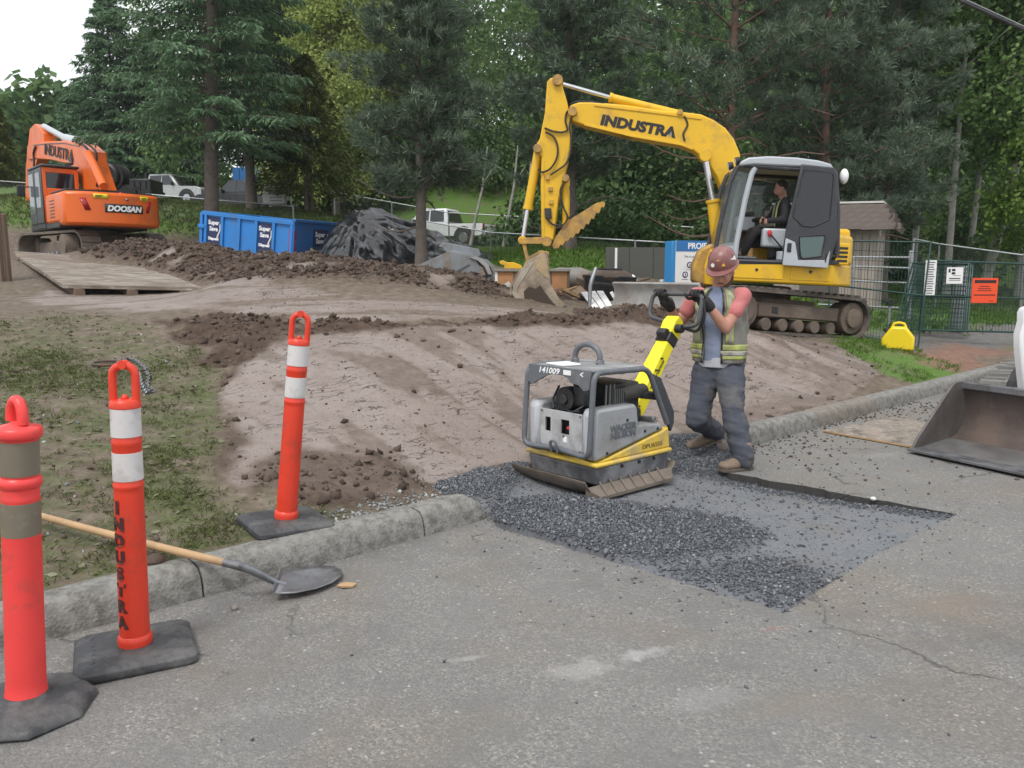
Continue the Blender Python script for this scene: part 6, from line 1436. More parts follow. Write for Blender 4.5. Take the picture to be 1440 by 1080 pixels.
ob('beacon', BLK, (.9, .4, 3.16), (.12, .12, .16), .02); ob('step', STEEL, (2.1, 1.2, .95), (.5, .5, .1), .02)
# boom and stick in the machine's middle plane
om = OC+OL*-.12
boom = pris(t, 'boom', ORA, [(153, 268), (139, 226), (138, 214), (126, 204), (102, 199), (76, 200), (56, 202), (49, 206), (48, 222), (52, 226), (59, 224), (83, 226), (100, 230), (110, 231), (118, 243), (128, 268)], om, OL, .26, .03)
boom.parent = None
for o in (boom,): pass
boom.data.transform(Matrix.Rotation(-ha_, 4, 'Z')); boom.parent = t
def orot(o, par=t):
    o.data.transform(Matrix.Rotation(-ha_, 4, 'Z')); 
    if par is not t: o.parent = par
    return o
def opris(*a, **k): return orot(pris(t, *a, **k))
opris('stick', ORA, [(50, 182), (57, 175), (63, 180), (69, 188), (71, 202), (62, 222), (56, 240), (55, 298), (44, 300), (44, 238), (47, 210)], om, OL, .2, .02)
opris('boom_seam', CABD, [(58, 205), (76, 203), (102, 202), (124, 207), (124, 208), (102, 203.4), (76, 204.4), (58, 206)], om, OL, .27, .003)
A_, B_, C_ = (PL(*q, om, OL) for q in ((112, 200), (93, 195), (62, 178)))
for nm, a, b, r_, mt in (('hydraulic_cylinder', A_, B_, .16, CHR), ('rod', B_, C_, .11, CHR)):
    mb = MB(); mb.cyl(a, b, r_, n=14); orot(mb.build(nm, M('silver_paint', (.5, .52, .55), .35, .4), t, .01))
for off in (-.42, .42):
    A_, B_ = PL(146, 262, om+OL*off, OL), PL(124, 216, om+OL*off, OL); mb = MB(); mb.cyl(A_, B_, .13, n=14); orot(mb.build('hydraulic_cylinder', ORA, t, .01))
for pts in ([(108, 200), (118, 204), (126, 214), (130, 226), (136, 240), (142, 262)], [(102, 199), (112, 196), (122, 202), (134, 212), (136, 226)], [(128, 222), (134, 236), (138, 250), (136, 262)], [(50, 206), (47, 215), (48, 232), (45, 250)]):
    orot(hose(t, pts, om, OL, .035, .3))
a_ = PL(66, 211, om+OL*.275, OL); b_ = PL(98, 219, om+OL*.275, OL); ux = (b_-a_).normalized()
tx = text('boom_lettering', 'INDUSTRA', .52, frame((a_+b_)/2, ux, (0, 0, 1)), INK, t, .006, .012, 1.5, .1); orot(tx)
mb = MB(); mb.cyl(PL(101, 231, om+OL*.5, OL), PL(99, 222, om+OL*.5, OL), .06, n=10); orot(mb.build('work_lamp', BLK, t, .01))
opris('quick_coupler', STEEL, [(38, 296), (52, 294), (56, 306), (60, 318), (44, 322), (36, 310)], om, OL, .5, .03)
# ------------------------------------------------------------------ roll-off bin, tarp, spare bucket, debris
MATM = bpy.data.materials.new('muddy_mat_boards'); tt, p = nodes(MATM); oc = add(tt, 'ShaderNodeNewGeometry').outputs['Position']; mp = add(tt, 'ShaderNodeMapping'); mp.inputs['Rotation'].default_value = (0, 0, R_(-4)); mp.inputs['Scale'].default_value = (1.6, 9, 9); tt.links.new(oc, mp.inputs[0])
a_ = noise(tt, mp.outputs[0], 1.2, 6, .7); b_ = noise(tt, oc, 1.1, 5, .65); c = ramp(tt, a_.outputs[0], [(.35, (.12, .09, .065)), (.52, (.21, .175, .14)), (.66, (.42, .39, .35))]).outputs[0]
c = mixc(tt, ramp(tt, b_.outputs[0], [(.48, (0, 0, 0)), (.62, (.75, .75, .75))]).outputs[0], c, (.15, .115, .085)); tt.links.new(c, p.inputs['Base Color']); p.inputs['Roughness'].default_value = .8; bump(tt, p, a_.outputs[0], .4, .02)
BLUE = M('bin_blue', (.025, .20, .55), .5, var=.08, dirt=(.10, .13, .17), amt=.28, scale=2)
BLUED = M('bin_blue_dark', (.02, .13, .38), .5, var=.1, dirt=(.09, .1, .13), amt=.35, scale=2)
NAVY = M('decal_navy', (.02, .03, .10), .5)
A0 = Vector(P(285, 296, 23.2)); B0 = Vector(P(414, 311, 22)); 
ex = (B0-A0).normalized(); ey0 = Vector((1.06, 2.0, 0)); ey = (ey0-ex*ex.dot(ey0)).normalized(); ez = ex.cross(ey); LX, LY, LZ = (B0-A0).length, 2.5, 1.55
t = thing('waste_bin', 'long blue roll off waste bin with ribbed sides behind the spoil heap', 'waste bin', A0-ez*LZ)
TB = frame(A0-ez*LZ, ex, ey)
def bb(name, mat, lo, hi, par=t, bev=.01):
    mb = MB(); mb.box([(a+b)/2 for a, b in zip(lo, hi)], [b-a for a, b in zip(lo, hi)], TB); return mb.build(name, mat, par, bev)
near_w = bb('side_wall', BLUE, (0, .06, .1), (LX, .11, LZ-.06)); far_w = bb('side_wall', BLUE, (0, LY-.11, .1), (LX, LY-.06, LZ-.06)); fr_w = bb('front_wall', BLUE, (.02, .11, .1), (.08, LY-.11, LZ-.06)); bb('floor', BLUED, (0, .06, .04), (LX, LY-.06, .10))
end_w = bb('end_door', BLUED, (LX-.06, .02, .06), (LX, LY-.02, LZ-.02))
for y in (0, LY-.12): bb('top_rail', BLUE, (-.02, y, LZ-.12), (LX-.02, y+.12, LZ))
bb('top_rail', BLUE, (-.05, .12, LZ-.12), (.07, LY-.12, LZ)); bb('top_rail', BLUED, (LX-.08, .0, LZ-.03), (LX+.04, LY, LZ+.06))
for k in range(6):
    x = .06+k*(LX-.2)/5
    for y0, y1, w in ((0, .06, near_w), (LY-.06, LY, far_w)): bb('rib', BLUE, (x, y0, .06), (x+.09, y1, LZ-.12), w)
for x in (-.12, ): bb('hinge_post', BLUE, (x, .02, .1), (x+.1, .14, LZ-.05)); [bb('hinge', BLUE, (x-.03, -.02, z), (x+.22, .04, z+.1)) for z in (.55, 1.05)]
for y in (.06, LY-.12): bb('reflective_tape', REDL, (LX-.001, y, .5), (LX+.006, y+.05, 1.3), end_w, 0)
bb('reflective_tape', REDL, (LX-.2, .052, .6), (LX-.15, .062, 1.3), near_w, 0)
def decal(cx, cz, w, h, lines, onend=False):
    par = end_w if onend else near_w
    if onend: bb('decal', NAVY, (LX, cx-w/2, cz-h/2), (LX+.008, cx+w/2, cz+h/2), par, 0); F0 = lambda dz: TB @ frame((LX+.010, cx-w*.06, cz+dz), (0, 1, 0), (0, 0, 1))
    else: bb('decal', NAVY, (cx-w/2, .050, cz-h/2), (cx+w/2, .058, cz+h/2), par, 0); F0 = lambda dz: TB @ frame((cx-w*.06, .048, cz+dz), (1, 0, 0), (0, 0, 1))
    for s_, dz, sz in lines: text('decal_lettering', s_, sz, F0(dz), WHITEP, par, .002, .006, 1.0)
    m = MB()
    for d0, mt in ((.0, WHITEP),):
        pts = [(w*.18, -h*.18), (w*.40, h*.10), (w*.40, h*.28), (w*.46, h*.28), (w*.46, h*.06), (w*.22, -h*.26)]
        m.prism([(TB @ (Vector((LX+.010, cx+a, cz+b)) if onend else Vector((cx+a, .047, cz+b)))) for a, b in pts], (0, 0, 0), TB.to_3x3() @ (Vector((.004, 0, 0)) if onend else Vector((0, -.004, 0))))
    m.build('decal_mark', M('decal_white', (.7, .68, .68), .5), par)
for cx in (.06+.045+(LX-.2)/10, .06+.045+(LX-.2)*.7): decal(cx, .98, .48, .84, (('Super', .26, .17), ('Save', .08, .17), ('Disposal', -.18, .11), ('-.-.-', -.32, .07)) if False else (('Super', .26, .17), ('Save', .08, .17), ('Disposal', -.2, .11)))
decal(1.25, 1.12, .72, .50, (('Super', .10, .2), ('Save', -.09, .2)), True)
mb = MB(); mb.box((LX+.03, 1.35, .42), (.04, .9, .62), TB); fr = mb.build('placard_frame', M('placard_red', (.10, .02, .03), .6), end_w, .01); mb = MB(); mb.box((LX+.052, 1.35, .42), (.01, .8, .52), TB); mb.build('placard', WPAINT, fr)
bb('latch', BLK, (LX, .78, .72), (LX+.08, .92, .84), end_w)

# black sheet over a stockpile
TARP = M('black_tarpaulin', (.008, .0085, .0105), .25, var=.2, dirt=(.03, .029, .03), amt=.15, scale=1.2, rvar=.06, spec=.9)
tcx, tcy = P(556, 350, 22.6)[:2]
n1, n2 = 170, 120; xs = np.linspace(-3.3, 3.1, n1); ys = np.linspace(-2.6, 2.6, n2); X, Y_ = np.meshgrid(xs, ys)
rdg = np.interp(X, [-3.3, -2.1, -1.5, -1.0, -.5, .5, 1.6, 2.5, 3.1], [.0, .55, 1.4, 1.68, 1.62, 1.22, .7, .28, 0]); 
fall = np.clip(1-(np.abs(Y_)/(.5+1.35*np.sqrt(np.maximum(rdg, .02)))), 0, 1)
H_ = rdg*fall**.75
ang = np.arctan2(Y_+.6, X+1.0); rad = np.hypot(X+1.0, Y_+.6)
fold = (.2-np.abs(fbm(ang*4.2+1.6*fbm(X*.9, Y_*.9, 303, 2), rad*.45, 301, 3)))*.62*np.clip(H_*2, 0, 1)*np.clip(rad/1.2, .25, 1)+(.1-np.abs(fbm(X*1.3+Y_*.9, Y_*1.1-X*.5, 302, 2)))*.55*np.clip(H_*3, 0, 1)
H_ = np.maximum(H_+fold*.9-.05+np.clip(H_*3, 0, 1)*.10*(.15-np.abs(fbm(X*4.5+Y_*2, Y_*4-X*1.5, 304, 3))), -.15)
gz = full_h((X+tcx).ravel(), (Y_+tcy).ravel()).reshape(X.shape)
idx = np.arange(n1*n2).reshape(n2, n1); F = np.stack([idx[:-1, :-1], idx[:-1, 1:], idx[1:, 1:], idx[1:, :-1]], -1).reshape(-1, 4)
tz = float(np.median(gz))
tp_ = npmesh('tarpaulin', np.stack([X, Y_, H_+gz-tz+.02], -1).reshape(-1, 3), F, 4, TARP, None, True); tp_.location = (tcx, tcy, tz)
tag(tp_, 'wrinkled black plastic tarpaulin draped over a stockpile beside the blue bin', 'tarpaulin')

# spare digging bucket lying on the mud
sbn = Vector((.18, -.98, 0)).normalized(); sbo = Vector(P(640, 380, 16.6)); sbz = zat(sbo.x, sbo.y)
t = thing('spare_bucket', 'grey painted digging bucket lying on the spoil heap near the black tarpaulin', 'bucket', (sbo.x, sbo.y, sbz))
side = [(583, 376), (607, 364), (624, 357), (632, 353), (650, 357), (668, 363), (675, 376), (674, 397), (650, 400), (636, 394), (624, 391), (622, 385)]
for off in (0, -1.15): pris(t, 'side_plate', GREYB, side, sbo, sbn, .02, .006, off)
pris(t, 'wear_plate', M('bucket_bare_steel', (.27, .25, .22), .5, .5, var=.2, dirt=(.16, .13, .1), amt=.5), [(624, 357), (632, 353), (636, 394), (624, 391)], sbo, sbn, .028, .004, .004)
pris(t, 'bucket_shell', GREYB, [(632, 353), (650, 357), (668, 363), (680, 366), (689, 374), (693, 386), (690, 397), (674, 397), (688, 386), (684, 376), (672, 368), (650, 360), (632, 356)], sbo, sbn, .58, .01, -.58)
pris(t, 'bucket_shell', GREYB, [(583, 376), (622, 385), (624, 391), (583, 378)], sbo, sbn, .58, .005, -.58)
pris(t, 'cutting_lip', M('bucket_light_steel', (.40, .39, .37), .5, .4, var=.15, dirt=(.2, .17, .14), amt=.4), [(660, 362), (674, 363), (686, 372), (692, 386), (686, 386), (681, 375), (672, 367)], sbo, sbn, .05, .006, .02)
for off in (-.35, -.8):
    pris(t, 'mount_ear', GREYB, [(617, 346), (623, 341), (632, 342), (643, 344), (657, 347), (673, 350), (676, 358), (668, 366), (648, 360), (630, 356), (624, 352), (622, 348), (618, 348)], sbo, sbn, .025, .01, off)
pris(t, 'label_strip', M('bucket_lettering', (.08, .08, .08), .6), [(641, 381), (660, 371), (661, 374), (642, 384)], sbo, sbn, .022, 0, .004)

# plywood crate, boards, cartons, posts and odds and ends
PLYO = M('orange_plywood', (.46, .23, .10), .65, var=.15, dirt=(.30, .17, .09), amt=.4, scale=5); BATT = M('crate_batten', (.15, .10, .07), .75, var=.2); GREYW = M('weathered_wood', (.30, .28, .25), .8, var=.2, dirt=(.18, .16, .14), amt=.5, scale=6)
cY = 15.2; c0 = Vector(P(698, 412, cY)); c1 = Vector(P(799, 424, cY)); cx = (c1-c0); cx.z = 0; cw_, chh = cx.length, .62; cx.normalize(); cyv = Vector((-cx.y, cx.x, 0)); czz = zat(c0.x+.7, cY)-.03
t = thing('plywood_crate', 'orange plywood crate with dark battens behind the digging bucket', 'crate', (c0.x, c0.y, czz)); TC = frame((c0.x, c0.y, czz), cx, cyv)
def cb(nm, mt, lo, hi, bev=.004):
    mb = MB(); mb.box([(a+b)/2 for a, b in zip(lo, hi)], [b-a for a, b in zip(lo, hi)], TC); return mb.build(nm, mt, t, bev)
ch_ = P(698, 378, cY)[2]-czz
for k in range(4): cb('side_panel', PLYO, (k*cw_/4+.02, .0, .05), ((k+1)*cw_/4-.02, .02, ch_-.05))
for k in range(5): cb('batten', BATT if k else WPAINT, (k*cw_/4-.025, -.015, 0), (k*cw_/4+.025, .03, ch_-.03))
cb('side_panel', PLYO, (0, .02, .05), (.02, .7, ch_-.05)); cb('side_panel', PLYO, (cw_-.02, .02, .05), (cw_, .7, ch_-.05)); cb('side_panel', PLYO, (0, .7, .05), (cw_, .72, ch_-.05)); cb('lid', GREYW, (-.04, -.05, ch_-.05), (cw_+.04, .78, ch_)); cb('rail', BATT, (0, -.02, .0), (cw_, .0, .06))
pp = [(702, 368), (707, 366), (713, 369), (722, 369), (733, 373), (735, 378), (709, 378), (709, 373), (704, 372)]
tq = Vector(P(718, 378, cY+.3)); u_ = pris(None, 'machine_coupling', YEL, pp, tq, (0, -1, 0), .14, .012); tag(u_, 'small yellow machine part with a hook lying on the plywood crate', 'machine part')
def slab(name, label, cat, mat, quad, Ys, th, group=None, bev=.004):
    q = [Vector(P(x, y, Y)) for (x, y), Y in zip(quad, Ys)]; n = (q[1]-q[0]).cross(q[3]-q[0]).normalized()
    if n.z < 0 or abs(n.z) < .1 and n.y > 0: n = -n
    c = sum(q, Vector())/4; mb = MB(); mb.prism([p-c for p in q], (0, 0, 0), n*th); o = mb.build(name, mat, None, bev); o.location = c; return tag(o, label, cat, group)
for k, (a, b, c, d, lb) in enumerate((((817, 413), (826, 412), (849, 443), (839, 442), 'white trim board leaning in the debris, nearest the steel post'), ((828, 412), (837, 411), (859, 444), (850, 443), 'white trim board in the middle of the leaning boards'), ((839, 411), (848, 411), (870, 446), (860, 445), 'white trim board at the outer end of the leaning boards'))):
    slab('trim_board', lb, 'board', WPAINT, (a, b, c, d), (14.3, 14.3, 13.2, 13.2), .03, 'white trim boards in the debris')
slab('trim_board', 'short white board lying apart on the debris beside the dozer blade', 'board', WPAINT, ((858, 413), (862, 411), (876, 432), (871, 435)), (14.6, 14.6, 14.0, 14.0), .03)
CARD = M('cardboard', (.36, .24, .16), .8, var=.15, dirt=(.25, .18, .13), amt=.3)
slab('cardboard_sheet', 'torn brown cardboard sheet leaning against the debris', 'cardboard', CARD, ((797, 432), (806, 415), (818, 428), (816, 440)), (13.9, 14.2, 14.1, 13.8), .02)
slab('cardboard_sheet', 'curled pale cardboard flap standing behind the white boards', 'cardboard', CARD, ((803, 412), (815, 402), (829, 415), (822, 428)), (14.6, 14.8, 14.8, 14.5), .02)
slab('cardboard_sheet', 'large flat brown carton on the rubble behind the steel post', 'cardboard', M('cardboard_dull', (.22, .165, .125), .8, var=.2), ((808, 398), (816, 388), (845, 396), (838, 410)), (15.2, 15.8, 15.8, 15.2), .12)
pb0 = Vector(P(829, 441, 13.6)); pz = zat(pb0.x, pb0.y)
t = thing('steel_post', 'bent galvanised steel post standing among the white boards', 'post', (pb0.x, pb0.y, pz)); mb = MB(); mb.tube([(pb0.x, pb0.y, pz-.05), P(830, 402, 13.6), P(832, 394, 13.6), P(838, 377, 13.7)], .035, 10); mb.build('pole', GALV, t)
mb = MB(); mb.cyl(P(838, 378, 13.7), P(874, 379, 14.6), .02, n=8); mb.cyl(P(833, 397, 13.7), P(874, 402, 14.6), .02, n=8); mb.V = mb.V; mb.build('rail', BLK, t)
t = thing('soil_hopper', 'black steel hopper full of dark soil behind the bent post', 'hopper', P(856, 420, 15.2)); hq = Vector(P(856, 420, 15.2)); zb = zat(hq.x, hq.y)
mb = MB(); mb.hexa([(hq.x-.4, hq.y-.25, zb), (hq.x+.4, hq.y-.25, zb), (hq.x+.4, hq.y+.3, zb), (hq.x-.4, hq.y+.3, zb)], [(hq.x-.5, hq.y-.3, zb+.55), (hq.x+.5, hq.y-.3, zb+.5), (hq.x+.5, hq.y+.4, zb+.5), (hq.x-.5, hq.y+.4, zb+.55)]); mb.build('tub', BLK, t, .02)
mb = MB(); mb.ell((hq.x, hq.y, zb+.5), (.46, .32, .16), 16, 8); mb.build('soil', MUDB, t)
def bundle(px, py, Y, r, mat, name, label, cat, seed, sq=(1, .8, .6)):
    q = P(px, py, Y); z = zat(q[0], q[1]); mb = MB(); mb.ell((0, 0, 0), (r*sq[0], r*sq[1], r*sq[2]), 14, 9); V = np.array(mb.V); V = V*(1+.5*fbm(V[:, 0]*3/r+seed, V[:, 2]*3/r+V[:, 1]*2/r, seed, 3))[:, None]; mb.V = [tuple(v) for v in V]
    o = mb.build(name, mat, None); o.location = (q[0], q[1], z+r*sq[2]*.7); return tag(o, label, cat)
bundle(895, 396, 16, .26, M('navy_bag', (.025, .03, .07), .5, var=.2), 'rubbish_bag', 'dark blue rubbish bag on the rubble behind the dozer blade', 'bag', 3)
bundle(985, 397, 16.2, .2, M('red_bag', (.32, .03, .035), .5, var=.2), 'rubbish_bag', 'red plastic bag on the rubble beside the notice board', 'bag', 4); bundle(970, 394, 16.6, .15, M('red_bag2', (.4, .05, .05), .5, var=.2), 'red_bundle', 'small red bundle behind the red plastic bag', 'bundle', 5)
bundle(890, 388, 17, .13, WPAINT, 'paint_pail', 'small white pail on the rubble', 'pail', 6, (.8, .8, 1))
bundle(800, 390, 17, .5, M('grey_rubble', (.2, .19, .175), .85, var=.3, bmp=.8, bscale=20), 'rubble_heap', 'low grey rubble heap behind the plywood crate', 'rubble', 7, (1.4, 1, .5))
wl = P(905, 385, 18.5); t = thing('grey_hoarding', 'low grey timber hoarding standing behind the rubble', 'hoarding', (wl[0], wl[1], zat(wl[0], wl[1])))
for k in range(3):
    mb = MB(); mb.box((-.62+k*.56+wl[0], wl[1]+.02*k, zat(wl[0], wl[1])+.32), (.545, .04, .78)); mb.build('panel', M('dark_board', (.085, .085, .075), .85, var=.25), t, .006)
mb = MB(); q = P(866, 378, 18.2); mb.box((q[0], q[1], zat(q[0], q[1])+.3), (.05, .05, .75)); o = mb.build('white_stake', WPAINT, None); tag(o, 'thin white stake standing at the end of the grey hoarding', 'stake')
# mixed rubble and splintered timber round the crate and the grey hoarding
r = np.random.default_rng(131); qq = [P(r.uniform(700, 965), 410, r.uniform(14.2, 17.6)) for _ in range(900)]
x = np.array([q[0] for q in qq]); y = np.array([q[1] for q in qq]); k = fbm(x*1.1, y*1.1, 132, 3) > -.04; x, y = x[k], y[k]
scatter_rocks('demolition_rubble', np.stack([x, y, full_h(x, y)+.02], -1), .02+.13*r.random(len(x))**2.5, stone_mat('rubble_mixed', [(0, (.06, .05, .045)), (.35, (.17, .15, .13)), (.6, (.26, .13, .09)), (.8, (.3, .28, .26)), (1, (.5, .48, .45))], .85), seed=133)
for k, (a, b, Y, mt, lb) in enumerate((((778, 416), (812, 404), 14.9, WOODH, 'raw timber length lying across the rubble by the crate'), ((846, 396), (884, 402), 15.9, GREYW, 'grey plank lying on the rubble behind the hopper'), ((884, 404), (912, 396), 16.8, BATT, 'dark stained batten leaning on the rubble'), ((930, 395), (962, 399), 16.9, WPAINT, 'white painted length of trim lying before the notice board'), ((790, 428), (812, 438), 13.7, WOODH, 'splintered pale timber end beside the digging bucket'))):
    a_, b_ = Vector(P(*a, Y)), Vector(P(*b, Y+.3)); c_ = (a_+b_)/2; mb = MB(); dd = (b_-a_).normalized(); sdv = Vector((dd.y, -dd.x, 0)).normalized()*.05
    zc = zat(c_.x, c_.y)+.1-c_.z; zc = max(zc, 0); mb.prism([a_-c_-sdv, b_-c_-sdv, b_-c_+sdv, a_-c_+sdv], UP*-.02, UP*.03); o = mb.build('timber_length', mt, None, .004); o.location = c_+UP*zc; tag(o, lb, 'timber', 'loose timber in the rubble')
# project notice board
nY = 16.4; n0 = Vector(P(947, 401, nY)); n1_ = Vector(P(1012, 401, nY+.35)); nx = (n1_-n0); nx.z = 0; nx.normalize(); zb = zat(n0.x+.4, nY)
nh = P(950, 338, nY)[2]-zb
t = thing('notice_board', 'blue and white project notice board standing behind the excavator swing bracket', 'notice board', (n0.x, n0.y, zb)); TN = frame((n0.x, n0.y, zb), nx, (-nx.y, nx.x, 0))
BLN = M('notice_blue', (.02, .16, .42), .45, var=.03)
mb = MB(); mb.box((.55, .16, nh/2), (1.2, .3, nh-.02), TN); bx_ = mb.build('cabinet', M('cabinet_blue', (.03, .25, .55), .5, var=.05), t, .01)
mb = MB(); mb.box((.60, -.005, nh/2), (1.14, .02, nh), TN); pnl = mb.build('panel', WPAINT, t, .002)
mb = MB(); mb.box((.60, -.018, nh-.11), (1.14, .006, .22), TN); hd_ = mb.build('header', BLN, t); text('header_lettering', 'PROJECT', .17, TN @ frame((.64, -.023, nh-.115), (1, 0, 0), (0, 0, 1)), WHITEP, hd_, .002, .005, 1.0)
text('notice_lettering', 'This is an active', .062, TN @ frame((.42, -.017, nh-.33), (1, 0, 0), (0, 0, 1)), INK, pnl, .001, .0, 1.0)
for x, z in ((.36, nh-.50), (.26, nh-.70)):
    mb = MB(); mb.cyl(TN @ Vector((x, -.014, z)), TN @ Vector((x, -.022, z)), .065, n=20); k_ = mb.build('pictogram', NAVY, pnl); mb = MB(); mb.cyl(TN @ Vector((x, -.02, z)), TN @ Vector((x, -.026, z)), .042, n=16); mb.build('pictogram_face', WPAINT, pnl); mb = MB(); mb.box((x, -.028, z), (.02, .004, .05), TN); mb.build('pictogram_sign', NAVY, pnl); mb = MB(); mb.box((x, -.017, z-.1), (.16, .003, .008), TN); mb.build('print_line', INK, pnl)

# ------------------------------------------------------------------ planks over the trench, old posts at the left edge
def mat_sheet(name, label, quad, Ys, th, mt, lift, np_, group=None):
    q = [Vector(P(x, y, Y)) for (x, y), Y in zip(quad, Ys)]; c = sum(q, Vector())/4
    t = thing(name, label, 'timber mat', c); 
    for k in range(np_):
        f0, f1 = k/np_+.004, (k+1)/np_-.004; a, b = q[0].lerp(q[3], f0), q[1].lerp(q[2], f0); a2, b2 = q[0].lerp(q[3], f1), q[1].lerp(q[2], f1); dz = Vector((0, 0, (_hash(np.array(k), np.array(3), 9)-.5)*.03+lift))
        mb = MB(); mb.hexa([a+dz-UP*th, b+dz-UP*th, b2+dz-UP*th, a2+dz-UP*th], [a+dz, b+dz, b2+dz, a2+dz]); mb.build('plank', mt, t, .008)
    for f in (.12, .5, .88):
        a, b = q[0].lerp(q[1], f), q[3].lerp(q[2], f); d = (b-a).normalized(); s_ = Vector((d.y, -d.x, 0))*.08; lo = Vector((0, 0, -th-.16+lift)); hi = Vector((0, 0, -th+lift-.004))
        mb = MB(); mb.hexa([a-s_+lo, a+s_+lo, b+s_+lo, b-s_+lo], [a-s_+hi, a+s_+hi, b+s_+hi, b-s_+hi]); mb.build('bearer', BATT, t, .006)
    return t
PLYW = bpy.data.materials.get('weathered_plywood')
mat_sheet('timber_mat', 'pale speckled timber mat laid over the trench in front of the orange excavator', ((88, 399), (284, 403), (214, 377), (28, 362)), (13.3, 13.5, 16.4, 17.0), .07, MATM, .0, 6)
mat_sheet('timber_mat', 'brown muddy timber mat lying behind the pale speckled one', ((24, 361), (206, 374), (160, 362), (20, 353)), (17.2, 17.2, 18.6, 18.8), .07, M('muddy_plank', (.16, .12, .09), .85, var=.25, dirt=(.25, .21, .17), amt=.5, scale=3), .0, 4)
gp_ = hit(12, 396); gz_ = zat(*gp_)
t = thing('old_fence_stub', 'weathered grey timber posts standing at the left edge of the lawn', 'timber posts', (gp_[0], gp_[1], gz_))
k_ = gp_[1]/FPX
for x, w, y0, top, mt in ((-6, 11, 0, 272, GREYW), (4, 6, .05, 276, BATT), (10, 6, -.03, 280, M('brown_post', (.17, .12, .095), .8, var=.25, dirt=(.1, .08, .07), amt=.4)), (16, 5, .06, 300, BATT)):
    zt = P(x, top, gp_[1])[2]; mb = MB(); xx = (x-720)*k_; mb.hexa([(xx-w*k_*.5, gp_[1]+y0-.05, gz_-.1), (xx+w*k_*.5, gp_[1]+y0-.05, gz_-.1), (xx+w*k_*.5, gp_[1]+y0+.05, gz_-.1), (xx-w*k_*.5, gp_[1]+y0+.05, gz_-.1)], [(xx-w*k_*.5-.01, gp_[1]+y0-.05, zt), (xx+w*k_*.5-.01, gp_[1]+y0-.05, zt-.02), (xx+w*k_*.5-.01, gp_[1]+y0+.05, zt), (xx-w*k_*.5-.01, gp_[1]+y0+.05, zt+.02)]); mb.build('post', mt, t, .006)

# ------------------------------------------------------------------ pump shed with shingled skirt roof
K = Vector((*P(1229, 400, 19.0)[:2], 0)); kz = .62; dl_ = Vector((-.97, .24, 0)).normalized(); dr_ = Vector((.50, .866, 0)).normalized(); wallh = P(1229, 316, 19.)[2]-kz; LL, LR = 2.3, 1.9
t = thing('pump_shed', 'small beige board shed with brown shingled skirt roof behind the pipe rails', 'shed', (K.x, K.y, kz))
SID = M('beige_siding', (.33, .28, .245), .75, var=.1, dirt=(.22, .18, .155), amt=.35, scale=3); SHG = M('brown_shingle', (.115, .092, .08), .85, var=.35, dirt=(.17, .15, .135), amt=.35, scale=7, bmp=.4); FASC = M('roof_flashing', (.55, .53, .5), .5)
def wallp(d, L, out, name):
    o0 = Vector((K.x, K.y, kz)); w = MB(); w.prism([o0, o0+d*L, o0+d*L+UP*wallh, o0+UP*wallh], out*-.08, out*-.005); wo = w.build('wall', SID, t)
    n = int(L/.16); me = None
    for k in range(n):
        a = o0+d*(L*(k+.5)/n)+UP*(wallh/2)
        if me is None:
            b = MB(); b.box((0, 0, 0), (L/n-.022, .024, wallh)); me = b.mesh('siding_board'); me.materials.append(SID)
        o = bpy.data.objects.new('siding_board', me); COL.objects.link(o); o.parent = wo; o.matrix_local = Matrix.Translation(-Vector((K.x, K.y, kz))) @ frame(a+out*.008, d, -out)
    return wo
outl = Vector((dl_.y, -dl_.x, 0)); outl = outl if outl.y < 0 else -outl; outr = Vector((dr_.y, -dr_.x, 0))
wA = wallp(dl_, LL, outl, 'l'); wB = wallp(dr_, LR, outr, 'r')
far = Vector((K.x, K.y, kz))+dl_*LL+dr_*LR
mb = MB(); mb.prism([Vector((K.x, K.y, kz+wallh)), Vector((K.x, K.y, kz+wallh))+dl_*LL, far+UP*wallh, Vector((K.x, K.y, kz+wallh))+dr_*LR], UP*.0, UP*.5); rf = mb.build('roof', SHG, t)
mb = MB(); top = [K+UP*(kz+wallh+.5)-dl_*.12-dr_*.12, K+UP*(kz+wallh+.5)+dl_*(LL+.1)-dr_*.12, far+UP*(wallh+.5), K+UP*(kz+wallh+.5)+dr_*(LR+.1)-dl_*.12]; mb.prism(top, UP*0, UP*.045); mb.build('roof_edge', FASC, rf, .004)
me = None; rr = random.Random(8)
for d, L, out in ((dl_, LL, outl), (dr_, LR, outr)):
    for row in range(5):
        off = .14+.30*(1-(row+.5)/5); zr = wallh-.06+row*.115; ext = off
        n = int((L+2*ext)/.27)
        for k in range(n):
            if me is None:
                b = MB(); b.box((0, 0, 0), (.30, .03, .16)); me = b.mesh('shingle'); me.materials.append(SHG)
            o = bpy.data.objects.new('shingle', me); COL.objects.link(o); o.parent = rf
            o.matrix_local = frame(d*(-ext+(k+.5)*(L+2*ext)/n+(.06 if row % 2 else 0))+out*off+UP*(zr+rr.uniform(-.008, .008)), d, -out+UP*0) @ Matrix.Rotation(R_(22), 4, 'X') @ Matrix.Rotation(rr.uniform(-.02, .02), 4, 'Y')
mb = MB(); c = Vector((K.x, K.y, kz))+dr_*.2+outr*.03+UP*(wallh-.25); mb.prism([c, c+dr_*.12, c+dr_*.12+UP*.13, c+UP*.13], outr*0, outr*.03); mb.build('number_plate', WPAINT, t)
for dz in (.0, -.32):
    mb = MB(); c = Vector((K.x, K.y, kz))+dl_*.95+outl*.03+UP*(1.25+dz); mb.prism([c, c+dl_*.22, c+dl_*.22+UP*.28, c+UP*.28], outl*0, outl*.02); mb.build('paper_notice', WPAINT, t)
